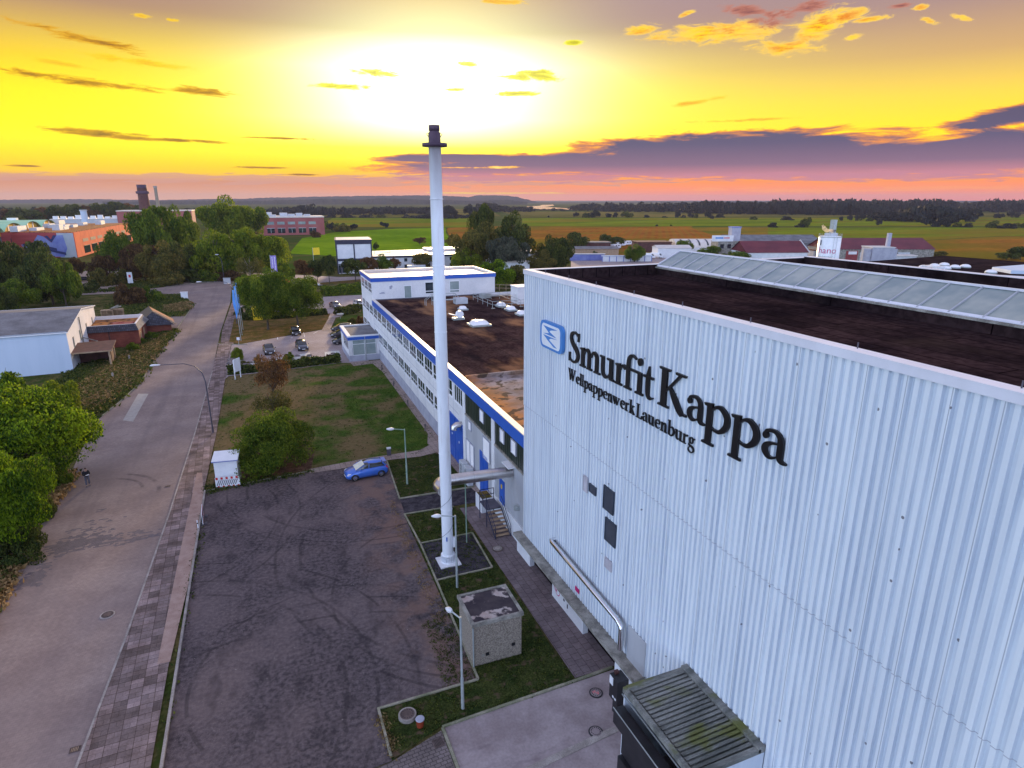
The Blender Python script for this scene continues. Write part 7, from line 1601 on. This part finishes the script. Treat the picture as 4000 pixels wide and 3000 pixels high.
MB().box(w_*.72,w_*.72+1.2,5,6.2,0,h_+4.8).build('flue',G_['plinth_grey'],e)
hut('small pale container right of the filter house',3490,1030,9,5,3,'ac_grey','pale_roof',-22,'container','container')
# --- low factory roof beyond the hall with domes
lr=empty('low_factory_wing',(70,60,0),'wide low factory wing with a dark felt roof and white roof domes at the right','factory wing',R(-1))
zr_=8.0; q0=P(3330,1022,zr_); q1=P(3650,997,zr_); q2=P(4200,1040,zr_)
pts=[(q0[0]-70-60,q0[1]-60-25),(q0[0]-70,q0[1]-60),(q1[0]-70,q1[1]-60),(q1[0]-70+90,q1[1]-60-75),(70,-60),(-29,-60),(-29,10)]
pts=[(-29,-70),(-29,20),(q0[0]-70,q0[1]-60),(q1[0]-70,q1[1]-60),(q2[0]-70,q2[1]-60),(230,-70)]
MB().prism(pts,0,zr_-.1).build('wall',G_['grey_clad'],lr); MB().sheet(pts,zr_).build('roof',G_['roof_felt'],lr)
def ldome(x,y,label,sz=1.3):
    X,Y_=P(x,y,zr_); e=empty('roof_dome',(X,Y_,zr_+.0),label,'roof dome',0,'white domes on the low factory roof'); MB().lathe([(sz,0),(sz,.3)],n=16,smooth=False).build('kerb',G_['galv'],e); MB().lathe([(sz*.96,.3),(sz*.85,.55),(sz*.5,.8),(.01,.9)],n=16).build('dome',G_['dome_white'],e)
for i,(x,y) in enumerate(((3608,1048),(3650,1042),(3688,1038),(3693,1052),(3730,1047),(3770,1045),(3870,1067),(3943,1058))):
    ldome(x,y,'%s white roof dome from the left on the low factory roof'%['first','second','third','fourth','fifth','sixth','seventh','eighth'][i])
for i,(x,y) in enumerate(((3620,1060),(3665,1064))):
    X,Y_=P(x,y,zr_); e=empty('roof_unit',(X,Y_,zr_),'%s white roof unit with a red stripe on the low factory roof'%['left','right'][i],'roof unit'); MB().box(-1.3,1.3,-.6,.6,0,1.5).build('case',G_['dome_white'],e); MB().box(-.8,.8,-.63,-.601,.5,.9).build('fan',G_['dark_pole'],e)
m=MB(); m.sheet([P(*q,zr_+1.2) for q in ((3690,1075),(3760,1065),(4100,1085),(4100,1115),(3740,1084))],zr_+1.2); o=m.build('roof',G_['shed_blue'],None); 
ww=empty('white_roof_wing',(0,0,0),'lower wing with a pale blue-white roof at the right edge','factory wing'); o.parent=ww; KIDS.setdefault(ww.name,[]).append(o)
w_pts=[P(*q,zr_+1.2) for q in ((3690,1075),(3760,1065),(4100,1085),(4100,1115),(3740,1084))]; MB().prism(w_pts,zr_,zr_+1.15).build('wall',G_['grey_clad'],ww)
ww2=empty('pale_roof_section',(0,0,0),'pale raised roof section at the far right above the dark roof','factory wing'); w_pts=[P(*q,zr_+.8) for q in ((3876,1043),(4150,1022),(4150,1062),(3950,1056))]; MB().prism(w_pts,zr_,zr_+.8).build('body',G_['shed_blue'],ww2)
# ================= hills and far woods =================
def ridge(name,d,prof,m,depth=500,jag=2.,n=260,seed=1):
    "wooded ridge: prof = list of (px, py of crest) at forward distance d"
    rd=random.Random(seed); vs_=[];fs=[]; xs=[p[0] for p in prof]
    top=[]
    for i in range(n+1):
        x=xs[0]+(xs[-1]-xs[0])*i/n
        for (x0,y0),(x1,y1) in zip(prof,prof[1:]):
            if x0<=x<=x1+1e-6: t=(x-x0)/(x1-x0); y=y0+(y1-y0)*(t*t*(3-2*t)); break
        r_=ray(x,y); k=d/(r_.dot(_F)); top.append((r_.x*k,r_.y*k,H+r_.z*k))
    for (x,y,z) in top:
        l=math.hypot(x,y); ux,uy=x/l,y/l; j=rd.uniform(0,jag)
        for q,(dd,zz) in enumerate(((-depth*.5,-.5),(-depth*.3,.45*z),(-depth*.12,.86*z),(0,z+j),(depth*.15,z*.95+rd.uniform(0,jag)),(depth*.6,-.5))): vs_.append((x+ux*dd,y+uy*dd,max(zz,-.5)+ (rd.uniform(0,jag) if q in (1,2) else 0)))
    for i in range(n):
        for q in range(5): fs.append((i*6+q,(i+1)*6+q,(i+1)*6+q+1,i*6+q+1))
    o=MB().add(vs_,fs).build(name,m); return tag(o,kind='structure')
mat('hill_wood',(.012,.022,.02),(.035,.045,.035),scale=.01,fine=.4,spec=0.)
ridge('hills',5200,[(-300,784),(300,779),(600,782),(900,778),(1100,772),(1300,768),(1480,766),(1620,764),(1700,765),(1780,767),(1830,770),(1870,764),(1960,764),(2010,768),(2050,778),(2095,789)],G_['hill_wood'],900,4,300,1)
ridge('hills',3600,[(400,789),(700,786),(1000,786),(1150,782),(1300,778),(1400,782),(1500,776),(1700,783),(1850,786),(1980,783),(2060,790)],G_['hill_wood'],500,4,300,2)
ridge('hills',6000,[(1900,789),(2150,790),(2260,790),(2700,787),(3300,786),(3900,785),(4400,784)],G_['hill_wood'],900,4,300,3)
ridge('hills',5600,[(-400,785),(200,783),(600,784),(1000,784)],G_['hill_wood'],900,5,200,4)
def wood(name,items,dens,m,hmin=.8,seed=3):
    "far wood that reads as one mass: many small leafy crowns in one object"
    rg=np.random.default_rng(seed); V=[]
    for (x,b,t,w) in items:
        X,Y_=P(x,b); h=HT(x,t,x,b); r_=w*1.7/FPX*depth_of(x,b)
        P_,N_,_=crown_pts('round' if rg.random()<.7 else 'tall',9,dens,rg,(.28,.45)); q=leaves(P_,N_,.17,.7,(1,.8),rg)
        q[...,0]*=r_; q[...,1]*=r_; q[...,2]*=h*1.05; q+=np.array([X,Y_,-.08*h]); V.append(q)
    me=quads(name,np.concatenate(V),m); o=bpy.data.objects.new(name,me); COL.objects.link(o); return tag(o,kind='stuff')
rd=random.Random(11); it=[]
def line(x0,x1,b0,b1,tops,w,step,jb=3):
    x=x0
    while x<x1:
        t=(x-x0)/(x1-x0)
        for (xa,ta),(xb,tb) in zip(tops,tops[1:]):
            if xa<=x<=xb: tt=ta+(tb-ta)*(x-xa)/(xb-xa)
        it.append((x,b0+(b1-b0)*t+rd.uniform(-jb,jb),tt+rd.uniform(-2,5),w*rd.uniform(.8,1.3))); x+=step*rd.uniform(.7,1.3)
line(2250,2960,822,832,[(2250,800),(2290,786),(2330,796),(2380,788),(2450,793),(2560,786),(2700,788),(2800,786),(2960,786)],15,13)
line(2700,3440,832,840,[(2700,790),(2760,781),(2900,783),(3000,785),(3100,780),(3300,782),(3440,790)],15,10)
line(3050,3720,826,832,[(3050,778),(3150,776),(3400,778),(3560,776),(3640,773),(3720,784)],15,11)
line(3700,4150,826,830,[(3700,786),(3800,784),(3950,776),(4150,778)],15,11)
line(3430,3760,862,868,[(3430,822),(3520,818),(3570,800),(3640,795),(3700,812),(3760,822)],24,16)
line(3560,3800,850,856,[(3560,805),(3640,798),(3740,806),(3800,812)],22,16)
wood('far_wood',it,300,G_['leaf_far'],seed=5); it=[]
line(1040,1700,842,834,[(1040,812),(1150,806),(1200,796),(1300,806),(1450,810),(1560,802),(1620,808),(1700,805)],16,13)
line(1850,2060,828,826,[(1850,800),(1900,790),(1960,800),(2060,806)],16,12)
line(-80,1050,856,846,[(-80,812),(300,806),(560,804),(800,812),(1050,816)],18,16)
line(1640,1860,852,852,[(1640,836),(1700,822),(1760,838),(1860,834)],14,12)
line(2060,2250,822,822,[(2060,816),(2100,812),(2250,815)],9,12)
wood('far_wood',it,260,G_['leaf_far'],seed=6)
# ================= air =================
hz=bpy.data.materials.new('haze_air'); hz.use_nodes=True; nt=hz.node_tree; NL=nt.links; nt.nodes.clear(); pv=nn('ShaderNodeVolumePrincipled'); pv.inputs['Color'].default_value=(.4,.42,.62,1); pv.inputs['Density'].default_value=HAZE_D; pv.inputs['Anisotropy'].default_value=.2
o_=nn('ShaderNodeOutputMaterial'); lk(pv.outputs[0],o_.inputs['Volume'])
if HAZE_D>0:
    o=MB().box(-9000,9000,-700,9500,-1.5,95).build('haze',hz); tag(o,kind='stuff')
S.render.engine='CYCLES'; S.cycles.volume_bounces=0; S.cycles.max_bounces=6; S.cycles.transparent_max_bounces=8
S.cycles.caustics_reflective=False; S.cycles.caustics_refractive=False
